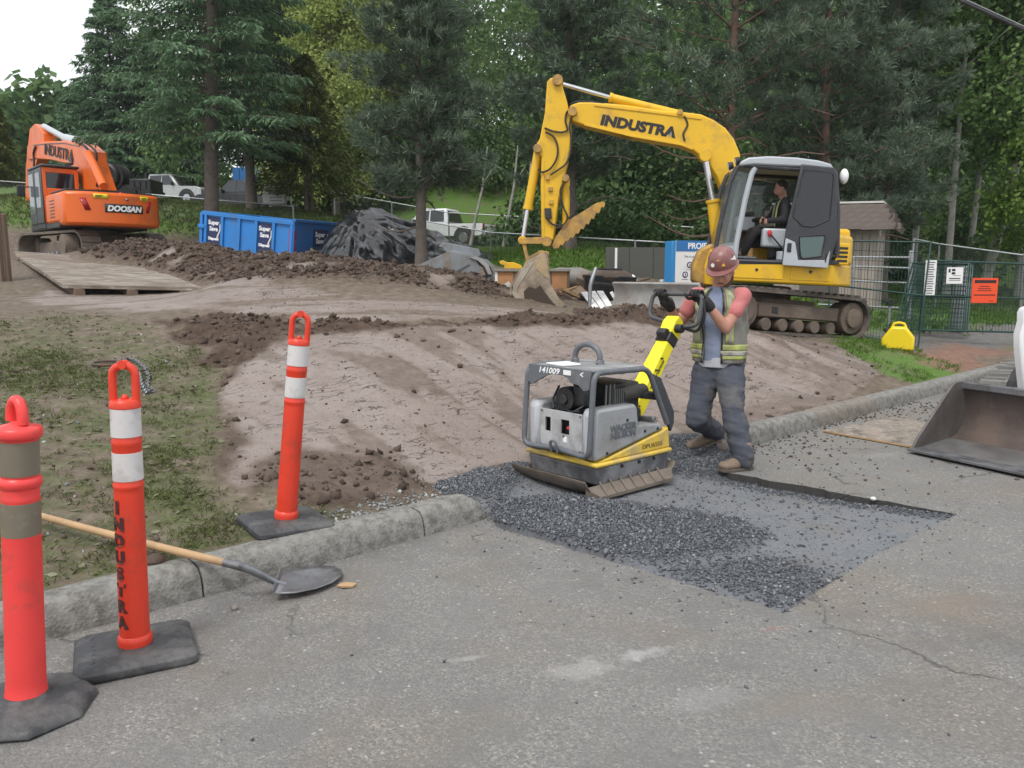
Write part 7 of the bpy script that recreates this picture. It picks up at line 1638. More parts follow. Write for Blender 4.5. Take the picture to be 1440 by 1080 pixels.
mb = MB(); c = Vector((K.x, K.y, kz+1.0))+dl_*1.1+outl*.02; mb.prism([c-UP*.95-dl_*.3, c-UP*.95+dl_*.6, c+UP*.9+dl_*.6, c+UP*.9-dl_*.3], outl*0, outl*.02); mb.build('door', M('shed_door', (.10, .085, .075), .7, var=.15), t)

# ------------------------------------------------------------------ fences
WIRE = M('fence_wire', (.20, .21, .21), .5, .5, var=.1); GREEN = M('green_coated_steel', (.012, .05, .042), .5, var=.15)
def chain_fence(label, pts, h, step=2.6, mesh=.075, rr_=.0035, group=None):
    """top rail along points (top height given), posts, diagonal wires"""
    pts = [Vector(p) for p in pts]; b = pts[0]
    t = thing('chain_link_fence', label, 'fence', (b.x, b.y, b.z-h)); 
    if group: t['group'] = group
    rail = MB(); rail.tube(pts, .024, 8); rail.build('top_rail', GALV, t)
    w = MB(); V = []; F = []
    for a, c in zip(pts[:-1], pts[1:]):
        L = (c-a).length; n = max(1, round(L/step))
        for k in range(n+1):
            p = a.lerp(c, k/n); z0 = min(zat(p.x, p.y), p.z-.3)-.1; m = MB(); m.cyl((p.x, p.y, z0), (p.x, p.y, p.z+.02), .03, n=8); m.build('post', GALV, t)
        d = (c-a)/L; nrm = Vector((-d.y, d.x, 0)).normalized(); q = int(L/mesh)
        for s_ in (-1, 1):
            for k in range(-int(h/mesh) if s_ > 0 else 0, q if s_ > 0 else q+int(h/mesh)):
                x0, x1 = k*mesh, k*mesh+s_*h; z0, z1 = -h, 0
                def clip(x, z, xo, zo):
                    if x < 0: f = (0-x)/(xo-x); return 0, z+(zo-z)*f
                    if x > L: f = (L-x)/(xo-x); return L, z+(zo-z)*f
                    return x, z
                a0 = clip(x0, z0, x1, z1); a1 = clip(x1, z1, x0, z0)
                if abs(a0[1]-a1[1]) < .02 or a0[0] < -.01: continue
                p0 = a+d*a0[0]+UP*(a0[1]); p1 = a+d*a1[0]+UP*(a1[1]); i = len(V); o_ = d*rr_
                V += [p0-o_+nrm*rr_, p0+o_+nrm*rr_, p0-nrm*rr_, p1-o_+nrm*rr_, p1+o_+nrm*rr_, p1-nrm*rr_]; F += [(i, i+1, i+4, i+3), (i+1, i+2, i+5, i+4), (i+2, i, i+3, i+5)]
    w.put(V, F); o = w.build('wire_mesh', WIRE, t, smooth=0); o['kind'] = 'stuff'; return t
chain_fence('low chain link fence on the grass slope behind the orange excavator', [P(205, 273, 30), P(300, 281, 30), P(412, 290, 30)], 1.15, mesh=.09)
chain_fence('chain link fence behind the boom of the orange excavator at the left edge', [P(-120, 246, 34), P(48, 258, 34)], 1.5, mesh=.09)
chain_fence('far chain link fence in front of the dark trees behind the white pickup', [P(470, 270, 37), P(631, 299, 37), P(878, 313, 36), P(1010, 322, 35)], 1.6, mesh=.1)
chain_fence('nearer chain link fence running past the white pickup towards the notice board', [P(580, 308, 27), P(690, 327, 26), P(1008, 345, 23)], 1.5, mesh=.09)
chain_fence('chain link fence right of the shed in front of the pale tree trunks', [P(1285, 336, 24), P(1321, 343, 24), P(1440, 359, 23), P(1620, 385, 22)], 1.75, mesh=.085)
# pipe rails by the shed
t = thing('pipe_gate', 'galvanised pipe gate with four rails in front of the shed', 'gate', P(1281, 440, 17.6))
for (xa, ya), (xb, yb) in (((1150, 361), (1279, 362)), ((1150, 373), (1279, 377)), ((1150, 393), (1276, 398)), ((1150, 428), (1265, 433))):
    mb = MB(); mb.cyl(P(xa, ya, 17.8), P(xb, yb, 17.6), .022, n=8); mb.build('rail', GALV, t)
mb = MB(); mb.cyl(P(1278, 442, 17.6)-np.array([0, 0, .1]), P(1281, 354, 17.6), .045, n=10); mb.ell(P(1281, 354, 17.6), (.047, .047, .03), 10, 6); mb.build('gate_post', GALV, t)
mb = MB(); mb.cyl(P(1200, 362, 17.7), P(1200, 440, 17.7), .02, n=8); mb.build('gate_stile', GALV, t)
def mesh_panel(label, tl, tr, bl_, br, ndx=.06, ndz=.16, group='green site fence panels', extra=()):
    tl, tr, bl_, br = (Vector(v) for v in (tl, tr, bl_, br)); t = thing('fence_panel', label, 'fence panel', bl_, 0, group)
    mb = MB(); mb.tube([bl_, tl, tr, br], .021, 8, closed=True); mb.build('frame', GREEN, t)
    for f in (.5,)+tuple(extra): mb = MB(); mb.cyl(tl.lerp(bl_, f), tr.lerp(br, f), .016, n=8); mb.build('mid_rail', GREEN, t)
    w = MB(); nx_ = int((tr-tl).length/ndx); nz_ = int((tl-bl_).length/ndz)
    for k in range(1, nx_): f = k/nx_; w.cyl(tl.lerp(tr, f), bl_.lerp(br, f), .0046, n=3)
    for k in range(1, nz_): f = k/nz_; w.cyl(tl.lerp(bl_, f), tr.lerp(br, f), .0046, n=3)
    o = w.build('wire_grid', GREEN, t, smooth=0); o['kind'] = 'stuff'; return t
mesh_panel('tall green mesh fence panel standing between the excavator track and the leaning panels', P(1168, 338, 15.2), P(1309, 341, 14.0), P(1165, 462, 15.2), P(1291, 489, 14.0), extra=(.0,))
mesh_panel('green mesh fence panel with the orange sign, running to the right edge', P(1302, 366, 14.6), P(1560, 376, 14.9), P(1292, 464, 14.8), P(1560, 470, 14.9))
for k, lb in enumerate(('foremost of the green mesh panels stacked leaning behind the tall panel', 'middle one of the green mesh panels stacked leaning together', 'hindmost of the green mesh panels stacked leaning together')):
    o = .16*k; mesh_panel(lb, P(1284+4*k, 370+k, 16.2+o), P(1362+3*k, 371+k, 16.2+o), P(1257+6*k, 462, 15.6+o), P(1354+3*k, 466, 15.6+o), .05, .10)
SIGNO = M('sign_orange_red', (.80, .075, .015), .5, var=.03)
def sign(name, label, mat, tl, br, Y, lines, ink=INK):
    a, b = Vector(P(*tl, Y)), Vector(P(*br, Y)); t = thing(name, label, 'sign', ((a.x+b.x)/2, Y, b.z)); mb = MB(); mb.box(((a.x+b.x)/2, Y, (a.z+b.z)/2), (b.x-a.x, .015, a.z-b.z)); pl = mb.build('sign_panel', mat, t, .002)
    for s_, fx, fz, sz, bold in lines:
        if s_ is None: mb = MB(); mb.box((a.x+(b.x-a.x)*fx, Y-.009, a.z+(b.z-a.z)*fz), ((b.x-a.x)*sz, .003, (a.z-b.z)*bold)); mb.build('print_band', ink if not hasattr(ink, '__len__') else ink[0], pl)
        else: text('sign_lettering', s_, sz, frame((a.x+(b.x-a.x)*fx, Y-.0085, a.z+(b.z-a.z)*fz), (1, 0, 0), (0, 0, 1)), ink, pl, .001, bold, .8)
    return t, a, b, pl
sign('warning_sign', 'orange red printed sign tied to the green mesh fence', SIGNO, (1368, 391), (1401, 426), 14.55, ((None, .5, .14, .84, .13), ('NOTICE', .5, .36, .07, .002), ('NO ENTRY', .5, .5, .06, .002), ('KEEP OUT', .5, .62, .05, .002), ('AUTHORIZED ONLY', .5, .78, .045, .002)) if False else ((None, .5, .14, .84, .12), (None, .48, .33, .4, .025), (None, .48, .42, .5, .025), (None, .48, .5, .55, .025), (None, .5, .68, .84, .04), (None, .78, .92, .2, .02)))
sign('paper_sign', 'white site notice with blue foot on the green mesh fence', WPAINT, (1332, 376), (1353, 399), 14.5, ((None, .15, .2, .12, .22), (None, .4, .16, .22, .14), (None, .4, .36, .22, .14), (None, .62, .5, .5, .02), (None, .5, .68, .7, .06), (None, .5, .80, .7, .03)))
mb = MB(); a, b = P(1332, 399, 14.5), P(1352, 401, 14.5); mb.box(((a[0]+b[0])/2, 14.5, (a[2]+b[2])/2), (b[0]-a[0], .016, a[2]-b[2])); 
t_, a, b, pl = sign('paper_sign', 'tall narrow white sign with a column of black print on the green mesh fence', WPAINT, (1302, 366), (1314, 415), 14.15, tuple((None, .5, .06+.068*k, .5 if k % 3 else .7, .022) for k in range(14)))
t = thing('steel_culvert', 'galvanised pipe standing on end behind the leaning green panels', 'pipe', P(1350, 462, 16.9)); mb = MB(); mb.cyl(P(1346, 462, 16.9), P(1353, 372, 16.9), .15, .13, 18); mb.build('barrel', GALV, t, .01); mb = MB(); mb.cyl(P(1353, 371, 16.9), P(1353, 368, 16.9), .16, n=18); mb.build('flange', GALV, t)
t = thing('standpipe', 'short grey standpipe with a round black cap in front of the shed', 'standpipe', P(1250, 456, 16.4)); mb = MB(); mb.cyl(P(1250, 458, 16.4), P(1251, 428, 16.4), .03, n=10); mb.build('pipe', GALV, t); mb = MB(); c = Vector(P(1251, 425, 16.4)); mb.cyl(c-Vector((0, .05, 0)), c+Vector((0, .05, 0)), .075, n=16); mb.build('cap', BLK, t, .01)
# jerry can
jp = hit(1262, 491); jz = zat(*jp); JY = M('jerrycan_yellow', (.78, .58, .01), .4, var=.04, dirt=(.5, .4, .1), amt=.12)
t = thing('jerry_can', 'yellow plastic fuel can with a top handle on the grass by the fence', 'fuel can', (jp[0], jp[1], jz-.01), R_(-28))
mb = MB(); s_ = [(-.22, 0), (.22, 0), (.225, .03), (.225, .20), (.10, .36), (-.10, .36), (-.225, .18), (-.225, .03)]
mb.prism([(x, 0, z) for x, z in s_], (0, -.12, 0), (0, .12, 0)); mb.build('body', JY, t, .035, world=False)
mb = MB(); mb.tube([(-.09, 0, .345), (-.07, 0, .405), (.0, 0, .42), (.07, 0, .405), (.10, 0, .345)], .02, 8); mb.build('handle', JY, t, world=False)
mb = MB(); mb.cyl((-.15, 0, .27), (-.19, 0, .33), .035, n=12); mb.build('cap', BLK, t, .004, world=False)
# overhead cable
t = thing('overhead_cable', 'thick black overhead cable crossing the upper right corner', 'cable', P(1400, 22, 10)); mb = MB()
mb.tube([Vector(P(1440+k*95, 42+k*42, 10.+k*-.25))+Vector((0, 0, .012*(k*k))) for k in range(-6, 5)], .021, 8); mb.build('cable', BLK, t); mb = MB()
mb.tube([Vector(P(1440+k*95, 39.5+k*42, 10.+k*-.25))+Vector((0, 0, .012*(k*k)+.02)) for k in range(-6, 5)], .006, 6); mb.build('messenger_wire', GALV, t)

# ------------------------------------------------------------------ parked vehicles behind the fences
TYRE = M('tyre', (.02, .02, .02), .8, var=.2, dirt=(.08, .07, .06), amt=.3); RIM = M('wheel_rim', (.42, .43, .44), .3, .8); VGL = M('vehicle_glass', (.015, .018, .02), .08, spec=.8)
def pickup(label, loc, rz, paint, group=None):
    t = thing('pickup_truck', label, 'pickup truck', loc, rz, group)
    low = [(-2.75, .55), (-2.78, 1.05), (-.85, 1.08), (-.85, 1.12), (1.35, 1.12), (2.45, 1.08), (2.78, .95), (2.82, .55), (2.3, .48), (-2.6, .48)]
    mb = MB(); mb.prism([(x, 0, z) for x, z in low], (0, -.96, 0), (0, .96, 0)); mb.build('body', paint, t, .06, world=False)
    mb = MB(); mb.hexa([(-.9, -.92, 1.1), (1.35, -.92, 1.1), (1.35, .92, 1.1), (-.9, .92, 1.1)], [(-.72, -.74, 1.86), (.72, -.74, 1.86), (.72, .74, 1.86), (-.72, .74, 1.86)]); cab_ = mb.build('cab', paint, t, .07, world=False)
    for s_ in (-1, 1):
        for x0, x1, u0, u1 in ((-.66, .12, -.6, .12), (.2, 1.1, .2, .62)):
            mb = MB(); mb.hexa([(x0, .885*s_, 1.2), (x1, .885*s_, 1.2), (x1, .905*s_, 1.2), (x0, .905*s_, 1.2)], [(u0, .755*s_, 1.76), (u1, .755*s_, 1.76), (u1, .79*s_, 1.76), (u0, .79*s_, 1.76)]); mb.build('side_window', VGL, cab_, 0, world=False)
        mb = MB(); mb.box((-2.74, .84*s_, .93), (.12, .2, .28)); mb.build('tail_light', M('tail_light_red', (.35, .01, .02), .2), t, .01, world=False)
        mb = MB(); mb.box((2.74, .72*s_, .86), (.1, .36, .16)); mb.build('headlight', M('headlight', (.6, .62, .64), .15), t, .01, world=False)
        mb = MB(); mb.box((.98, 1.04*s_, 1.25), (.1, .2, .2)); mb.build('mirror', BLK, t, .03, world=False)
        for x in (-1.75, 1.85):
            mb = MB(); mb.cyl((x, .70*s_, .4), (x, .985*s_, .4), .41, n=24); w = mb.build('wheel', TYRE, t, .03, world=False); mb = MB(); mb.cyl((x, .95*s_, .4), (x, .995*s_, .4), .24, n=18); mb.build('rim', RIM, w, .01, world=False)
            pts = [(x+.53*math.cos(a), 0, .42+.53*math.sin(a)) for a in rlist(0, math.pi, 12)]; mb = MB(); mb.prism(pts, (0, .955*s_, 0), (0, .975*s_, 0)); mb.build('wheel_arch', BLK, t, 0, world=False)
    mb = MB(); mb.hexa([(-.91, -.78, 1.2), (-.89, -.78, 1.2), (-.89, .78, 1.2), (-.91, .78, 1.2)], [(-.765, -.66, 1.74), (-.74, -.66, 1.74), (-.74, .66, 1.74), (-.765, .66, 1.74)]); mb.build('rear_window', VGL, cab_, 0, world=False)
    mb = MB(); mb.hexa([(1.30, -.80, 1.2), (1.32, -.80, 1.2), (1.32, .8, 1.2), (1.30, .8, 1.2)], [(.76, -.68, 1.78), (.79, -.68, 1.78), (.79, .68, 1.78), (.76, .68, 1.78)]); mb.build('windscreen', VGL, cab_, 0, world=False)
    mb = MB(); mb.box((-1.8, 0, 1.06), (1.75, 1.6, .05)); mb.build('bed_well', BLK, t, 0, world=False)
    mb = MB(); mb.box((-2.82, 0, .78), (.03, 1.4, .42)); mb.build('tailgate', paint, t, .02, world=False); mb = MB(); mb.box((-2.85, 0, .95), (.02, .3, .07)); mb.build('tailgate_handle', BLK, t, 0, world=False)
    for x in (-2.86, 2.86): mb = MB(); mb.box((x, 0, .52), (.14, 1.86, .18)); mb.build('bumper', RIM, t, .03, world=False)
    return t
WHV = M('truck_white', (.76, .77, .78), .25, var=.02); SLV = M('truck_silver', (.42, .43, .43), .3, .3, var=.03); DKV = M('truck_charcoal', (.03, .032, .036), .3, var=.05)
q = P(646, 350, 40); pickup('white pickup truck with red tail lights parked behind the black tarpaulin', (q[0]-1.0, q[1]+.6, zat(q[0]-1, q[1]+.6)), R_(158), WHV)
q = P(238, 287, 48); pickup('silver pickup truck parked on the slope behind the fence and orange excavator', (q[0], q[1], zat(q[0], q[1])), R_(-12), SLV)
q = P(348, 294, 46); pickup('dark pickup truck parked under the conifers behind the blue bin', (q[0], q[1], zat(q[0], q[1])), R_(172), DKV)
q = P(355, 284, 49); z = zat(q[0], q[1]); t = thing('blue_container', 'bright blue steel box standing beyond the dark pickup truck', 'container', (q[0], q[1], z)); mb = MB(); mb.box((q[0], q[1], z+1.55), (1.7, 1.6, 1.3)); bx_ = mb.build('box', BLUE, t, .03); mb = MB(); mb.box((q[0], q[1], z+.45), (1.5, 1.4, .9)); mb.build('base', BLK, t, .02)
for k in range(3): mb = MB(); mb.box((q[0]-.5+.5*k, q[1]-.82, z+1.55), (.08, .06, 1.2)); mb.build('rib', BLUE, bx_)
q = P(391, 300, 34); z = zat(q[0], q[1]); t = thing('white_trailer', 'small white louvred trailer between the blue bin and the cedar', 'trailer', (q[0], q[1], z)); mb = MB(); mb.box((q[0], q[1], z+.65), (.9, 1.2, .8)); bx_ = mb.build('box', WPAINT, t, .02)
for k in range(5): mb = MB(); mb.box((q[0]+.12, q[1]-.61, z+.38+.13*k), (.5, .03, .07)); mb.build('louvre', GALV, bx_)
for s_ in (-1, 1): mb = MB(); mb.cyl((q[0]+.42*s_, q[1], z+.22), (q[0]+.5*s_, q[1], z+.22), .22, n=16); mb.build('wheel', TYRE, t)
# machine with ribbed drum behind the orange excavator
q = P(178, 290, 33); z = zat(q[0], q[1]); t = thing('drum_machine', 'black trailer machine with a ribbed drum parked behind the orange excavator', 'machine', (q[0], q[1], z))
mb = MB(); c = Vector(P(160, 250, 33)); mb.cyl(c-Vector((.1, .5, 0)), c+Vector((.1, .5, 0)), .54, n=28); dr = mb.build('drum', BLK, t, .08)
for k in range(5): mb = MB(); mb.cyl(c+Vector((.02, -.42+.2*k, 0)), c+Vector((.02, -.36+.2*k, 0)), .57, n=28); mb.build('drum_rib', BLK, dr)
b0, b1 = P(190, 290, 33), P(217, 253, 33); mb = MB(); mb.box(((b0[0]+b1[0])/2, 33.2, (b1[2]+z+.5)/2), (b1[0]-b0[0], 1.2, b1[2]-z-.5)); bx_ = mb.build('tank', M('tank_dark', (.03, .032, .036), .4, var=.2, dirt=(.09, .085, .08), amt=.3), t, .03)
for k in range(3): mb = MB(); mb.box((b0[0]+.2+.24*k, 32.58, b1[2]-.5), (.05, .05, .8)); mb.build('rib', BLK, bx_)
mb = MB(); mb.box((q[0], 33.1, z+.42), (2.6, 1.3, .16)); mb.build('chassis', BLK, t); mb = MB(); mb.cyl(P(206, 253, 33.2), P(206, 242, 33.2), .07, n=12); mb.build('stack', BLK, t)
for s_ in (-1, 1):
    for x in (-.5, .4): mb = MB(); mb.cyl((q[0]+x, 33.1+.6*s_, z+.34), (q[0]+x, 33.1+.78*s_, z+.34), .34, n=18); mb.build('wheel', TYRE, t)
mb = MB(); mb.box((c.x, c.y, c.z-.75), (.5, .8, .5)); mb.box((c.x, c.y, (c.z-.9+z+.45)/2), (.3, .5, max(.1, c.z-.9-z-.45))); mb.build('drum_stand', BLK, t)
# ------------------------------------------------------------------ trees
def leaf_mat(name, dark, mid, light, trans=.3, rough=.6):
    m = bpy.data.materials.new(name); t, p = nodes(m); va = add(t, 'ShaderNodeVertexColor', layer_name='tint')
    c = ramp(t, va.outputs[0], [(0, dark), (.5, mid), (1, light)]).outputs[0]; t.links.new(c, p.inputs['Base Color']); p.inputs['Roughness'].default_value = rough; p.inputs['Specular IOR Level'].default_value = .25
    tr = add(t, 'ShaderNodeBsdfTranslucent'); t.links.new(c, tr.inputs[0]); ms = add(t, 'ShaderNodeMixShader'); ms.inputs[0].default_value = trans
    t.links.new(p.outputs[0], ms.inputs[1]); t.links.new(tr.outputs[0], ms.inputs[2]); t.links.new(ms.outputs[0], t.nodes['Material Output'].inputs[0]); return m
FIRN = leaf_mat('fir_needles', (.048, .098, .052), (.105, .19, .096), (.19, .285, .15), .22)
PINEN = leaf_mat('pine_needles', (.06, .095, .062), (.13, .18, .12), (.235, .29, .205), .2)
POPL = leaf_mat('poplar_leaves', (.20, .26, .07), (.38, .45, .14), (.56, .60, .25), .5)
BROAD = leaf_mat('broad_leaves', (.06, .115, .035), (.125, .22, .065), (.22, .33, .10), .4)
CEDN = leaf_mat('cedar_sprays', (.06, .085, .02), (.12, .145, .04), (.22, .16, .05), .25)
BUSHL = leaf_mat('bush_leaves', (.035, .07, .025), (.07, .13, .042), (.13, .2, .065), .3)
FARL = leaf_mat('far_leaves', (.06, .115, .045), (.125, .21, .075), (.22, .31, .12), .4)
BARK = M('grey_bark', (.15, .125, .105), .9, var=.3, dirt=(.08, .065, .055), amt=.5, scale=7, bmp=1., bscale=28)
BARKR = M('pine_red_bark', (.19, .115, .085), .9, var=.3, dirt=(.11, .075, .06), amt=.5, scale=7, bmp=1., bscale=28)
BARKP = M('pale_alder_bark', (.34, .33, .30), .85, var=.2, dirt=(.14, .14, .12), amt=.5, scale=6, bmp=.5, bscale=24)
def kites(B_, D_, L_, W_, seed, droop=.0, name='crown', mat=None, parent=None, tint=None):
    r = np.random.default_rng(seed); n = len(B_); D_ = D_/np.maximum(1e-6, np.linalg.norm(D_, axis=1))[:, None]
    h = r.normal(size=(n, 3)); h[:, 2] += 1.2; S = np.cross(D_, h); S /= np.maximum(1e-6, np.linalg.norm(S, axis=1))[:, None]
    L_ = L_[:, None]; W_ = W_[:, None]; m = B_+D_*L_*.45; tip = B_+D_*L_; tip[:, 2] -= (droop*L_)[:, 0]
    V = np.stack([B_, m+S*W_*.5, tip, m-S*W_*.5], 1).reshape(-1, 3); F = np.arange(4*n).reshape(n, 4)
    o = npmesh(name, V, F, 4, mat, parent); tt = np.repeat(np.clip(r.normal(.42, .2, n) if tint is None else tint, 0, 1), 4)[:, None]
    color_attr(o, 'tint', np.hstack([tt]*3)); return o
def trunk_mesh(mb, h, r0, seed, lean=(0, 0), wob=.15, top=.06, n=9):
    r = random.Random(seed); k = 12; pts = []; rs = []; a = [r.uniform(-1, 1) for _ in range(6)]
    for i in range(k+1):
        f = i/k; pts.append((lean[0]*f*h+wob*math.sin(f*3+a[0])*f*a[1], lean[1]*f*h+wob*math.sin(f*2.5+a[2])*f*a[3], f*h)); rs.append(r0*((1-f)**.85*(1-top)+top)*(1.25-.25*min(1, f*14)))
    pts = [(pts[0][0], pts[0][1], -.3)]+pts; rs = [rs[0]*1.1]+rs; mb.tube(pts, rs, n); return pts
def conifer(name, label, loc, h, R, seed, z0=.1, kind='fir', r0=.2, lean=(0, 0), bark=None, group=None, dens=1., profile=.8, bare=0, skip=None, mat=None, build=True, sl=1.0):
    r = np.random.default_rng(seed); t = thing(name, label, 'tree', loc, 0, group) if build else None
    tb = MB(); trunk_mesh(tb, h, r0, seed, lean); lb = MB()
    B_, D_, L_, W_, T_ = [], [], [], [], []
    z = z0*h
    while z < h*.985:
        f = (z-z0*h)/(h-z0*h); nb = 5 if kind == 'fir' else 4
        ph = r.uniform(0, 6.28)
        for b in range(nb):
            a = ph+b*6.283/nb+r.normal(0, .25)
            if skip and skip(z, a, r): continue
            ln = R*((1-f)**profile*.92+.06)*r.uniform(.62, 1.12)
            if kind == 'pine': ln *= .75+.45*vnoise(np.array(z*.55), np.array(a*1.1), seed).item()
            d = np.array([math.cos(a), math.sin(a)]); S = np.linspace(0, 1, 7)
            sag = -.30 if kind == 'fir' else -.05; rise = .12 if kind == 'fir' else .18
            if kind == 'pine': curve = rise*S+(.10*S**2)-.16*math.sin(a*3)*S
            else: curve = rise*S+sag*S**2+.10*S**3
            bz = z+r.uniform(-.12, .12)+ln*curve; ox, oy = lean[0]*z, lean[1]*z
            pts = np.stack([ox+d[0]*ln*S, oy+d[1]*ln*S, bz], -1)
            lb.tube([tuple(p) for p in pts[::2]], [max(.006, .012+ln*.008*(1-s)) for s in S[::2]], 4, caps=False)
            if kind == 'fir':
                st = .10/dens; ns = max(3, int(ln/st)); s = np.repeat(np.linspace(.16, 1, ns), 2); sd = np.tile([1, -1], ns)
                base = np.stack([np.interp(s, S, pts[:, k]) for k in range(3)], -1); tl = ln*.30*(1.02-s)**.55+.10
                nq = 6; q = (np.arange(nq)+.6)/nq
                nd = np.array([-d[1], d[0], 0])
                tw = (np.array([d[0], d[1], 0])*.62)[None]+sd[:, None]*nd[None]*.8; tw = tw+np.array([0, 0, -.22])+r.normal(0, .12, (len(s), 3))
                P_ = (base[:, None]+tw[:, None]*(tl[:, None]*q[None])[..., None]).reshape(-1, 3); P_[:, 2] -= (.12*(tl[:, None]*q[None]**2)).ravel()
                dd = np.repeat(tw, nq, 0)+r.normal(0, .38, (len(P_), 3))+np.array([0, 0, -.25])
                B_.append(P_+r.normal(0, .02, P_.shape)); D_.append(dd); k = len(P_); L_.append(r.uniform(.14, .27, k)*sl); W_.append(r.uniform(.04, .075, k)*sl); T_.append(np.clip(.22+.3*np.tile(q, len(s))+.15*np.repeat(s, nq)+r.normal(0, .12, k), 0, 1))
            else:
                nt_ = max(3, int(ln*12*dens)); s = .12+.88*r.random(nt_)**.62; base = np.stack([np.interp(s, S, pts[:, k]) for k in range(3)], -1)
                spread = (.10+.28*ln*(1.05-s)**.5*.5)[:, None]; base = base+r.normal(0, 1, (nt_, 3))*spread*np.array([1, 1, .35])
                nk = 27; P_ = np.repeat(base, nk, 0)+r.normal(0, .03, (nt_*nk, 3)); ax = np.repeat(np.concatenate([np.tile(d, (nt_, 1))*.7, np.full((nt_, 1), .55)], 1)+r.normal(0, .3, (nt_, 3)), nk, 0)
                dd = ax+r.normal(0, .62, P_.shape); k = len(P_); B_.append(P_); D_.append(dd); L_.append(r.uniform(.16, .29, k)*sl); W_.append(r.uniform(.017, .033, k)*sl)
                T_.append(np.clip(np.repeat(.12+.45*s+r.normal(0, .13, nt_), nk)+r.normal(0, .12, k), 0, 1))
        z += (h/38 if kind == 'fir' else h/30)*r.uniform(.7, 1.2)*(1 if f < .8 else .6)
    for k in range(bare):
        z = h*(z0*.35+(z0*.9)*k/bare); a = r.uniform(0, 6.28); ln = R*r.uniform(.35, .9); S = np.linspace(0, 1, 6)
        pts = [(math.cos(a+.3*s)*ln*s, math.sin(a+.3*s)*ln*s, z+ln*(.12*s+.1*math.sin(s*4+a))) for s in S]; lb.tube(pts, [.03*(1-.8*s)+.006 for s in S], 5)
        for j in (2, 3, 4): p_ = Vector(pts[j]); lb.tube([p_, p_+Vector((r.normal(0, .3), r.normal(0, .3), r.normal(.05, .25)))*ln*.4], [.012, .004], 4)
    tr = tb.build('trunk', bark or BARK, t, world=False); lb.build('limbs', bark or BARK, tr, world=False, smooth=0)['kind'] = 'stuff'
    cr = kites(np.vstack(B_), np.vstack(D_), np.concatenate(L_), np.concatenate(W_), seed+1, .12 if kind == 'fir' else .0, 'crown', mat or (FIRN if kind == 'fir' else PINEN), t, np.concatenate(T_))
    return t
def broadleaf(name, label, loc, h, R, seed, mat, bark, r0=.14, z0=.35, clumps=110, per=150, ls=.15, lean=(0, 0), group=None, shape=1.0, flat=.75):
    r = np.random.default_rng(seed); t = thing(name, label, 'tree', loc, 0, group); tb = MB(); trunk_mesh(tb, h*.95, r0, seed, lean, .35)
    lb = MB(); cs = []
    for k in range(clumps):
        f = r.random()**.85; z = h*(z0+(1-z0)*f); rad = R*max(.12, math.sin(math.pi*min(1, (.14+.86*f)**shape*.98)))**.7; a = r.uniform(0, 6.283); q = rad*r.random()**.42
        cs.append((lean[0]*z+math.cos(a)*q, lean[1]*z+math.sin(a)*q, z+r.normal(0, .2)))
    cs = np.array(cs)
    for c in cs[::4]:
        zb = max(h*z0*.7, c[2]-.5*np.hypot(c[0], c[1])-.3); b = Vector((lean[0]*zb, lean[1]*zb, zb)); e_ = Vector(c); lb.tube([b, b.lerp(e_, .5)+UP*.12, e_], [r0*.32, r0*.2, .012], 5, caps=False)
    n = clumps*per; sz = r.uniform(.28, .62, clumps)*R*.42; P_ = np.repeat(cs, per, 0)+r.normal(0, 1, (n, 3))*np.repeat(sz, per)[:, None]*np.array([1, 1, flat]); d = r.normal(size=(n, 3)); d[:, 2] -= .4
    tint = np.clip(np.repeat(r.normal(.45, .13, clumps), per)+r.normal(0, .15, n), 0, 1)
    tr = tb.build('trunk', bark, t, world=False); lb.build('limbs', bark, tr, world=False, smooth=0)['kind'] = 'stuff'
    kites(P_, d, r.uniform(.8, 1.3, n)*ls, r.uniform(.6, .9, n)*ls, seed+1, .05, 'crown', mat, t, tint); return t
def gp(px, Y): x = (px-720)/FPX*Y; return (x, Y, zat(x, Y)-.05)
conifer('fir_tree', 'tall fir with a bare grey trunk rising behind the blue waste bin', gp(304, 27), 19, 3.6, 21, .19, 'fir', .25, (.05, 0), group='conifers', dens=1.05, profile=.75)
conifer('fir_tree', 'dark fir just right of the tall bare trunked fir', gp(362, 32), 17, 2.5, 22, .13, 'fir', .2, group='conifers', mat=leaf_mat('dark_fir_needles', (.022, .04, .028), (.04, .07, .048), (.075, .115, .07), .14))
conifer('fir_tree', 'pointed blue green fir against the sky behind the orange excavator boom', gp(180, 55), 13.2, 4.0, 23, .06, 'fir', .2, group='conifers', sl=1.6, dens=.7)
conifer('fir_tree', 'broad fir filling the gap between the pointed fir and the tall trunk', gp(235, 56), 11, 4.6, 24, .08, 'fir', .2, group='conifers', sl=1.7, dens=.65)
conifer('fir_tree', 'low fir at the foot of the pointed fir by the silver pickup', gp(128, 58), 7, 3.0, 25, .02, 'fir', .15, group='conifers', sl=1.7, dens=.65)
conifer('pine_tree', 'bushy pine with full crown standing beside the black tarpaulin', gp(594, 20.5), 10.6, 1.95, 31, .18, 'pine', .15, group='conifers', dens=1.5, profile=.42, bare=6)
conifer('pine_tree', 'pine with layered branches standing behind the yellow stick and crate', gp(800, 24.5), 12.5, 2.35, 32, .17, 'pine', .2, group='conifers', dens=1.35, profile=.4, bare=7)
conifer('pine_tree', 'red barked pine with bare lower limbs behind the yellow boom elbow', gp(1016, 20.5), 13, 2.9, 33, .30, 'pine', .155, group='conifers', dens=1.3, profile=.35, bark=BARKR, bare=16, skip=lambda z, a, r: z < 7.2 and math.cos(a) < .2 and r.random() < .75)
conifer('pine_tree', 'dense dark pine rising behind the excavator cab', gp(1150, 23.5), 13.5, 3.0, 34, .16, 'pine', .2, (-.02, 0), group='conifers', dens=1.2, profile=.38, bark=BARKR, bare=8)
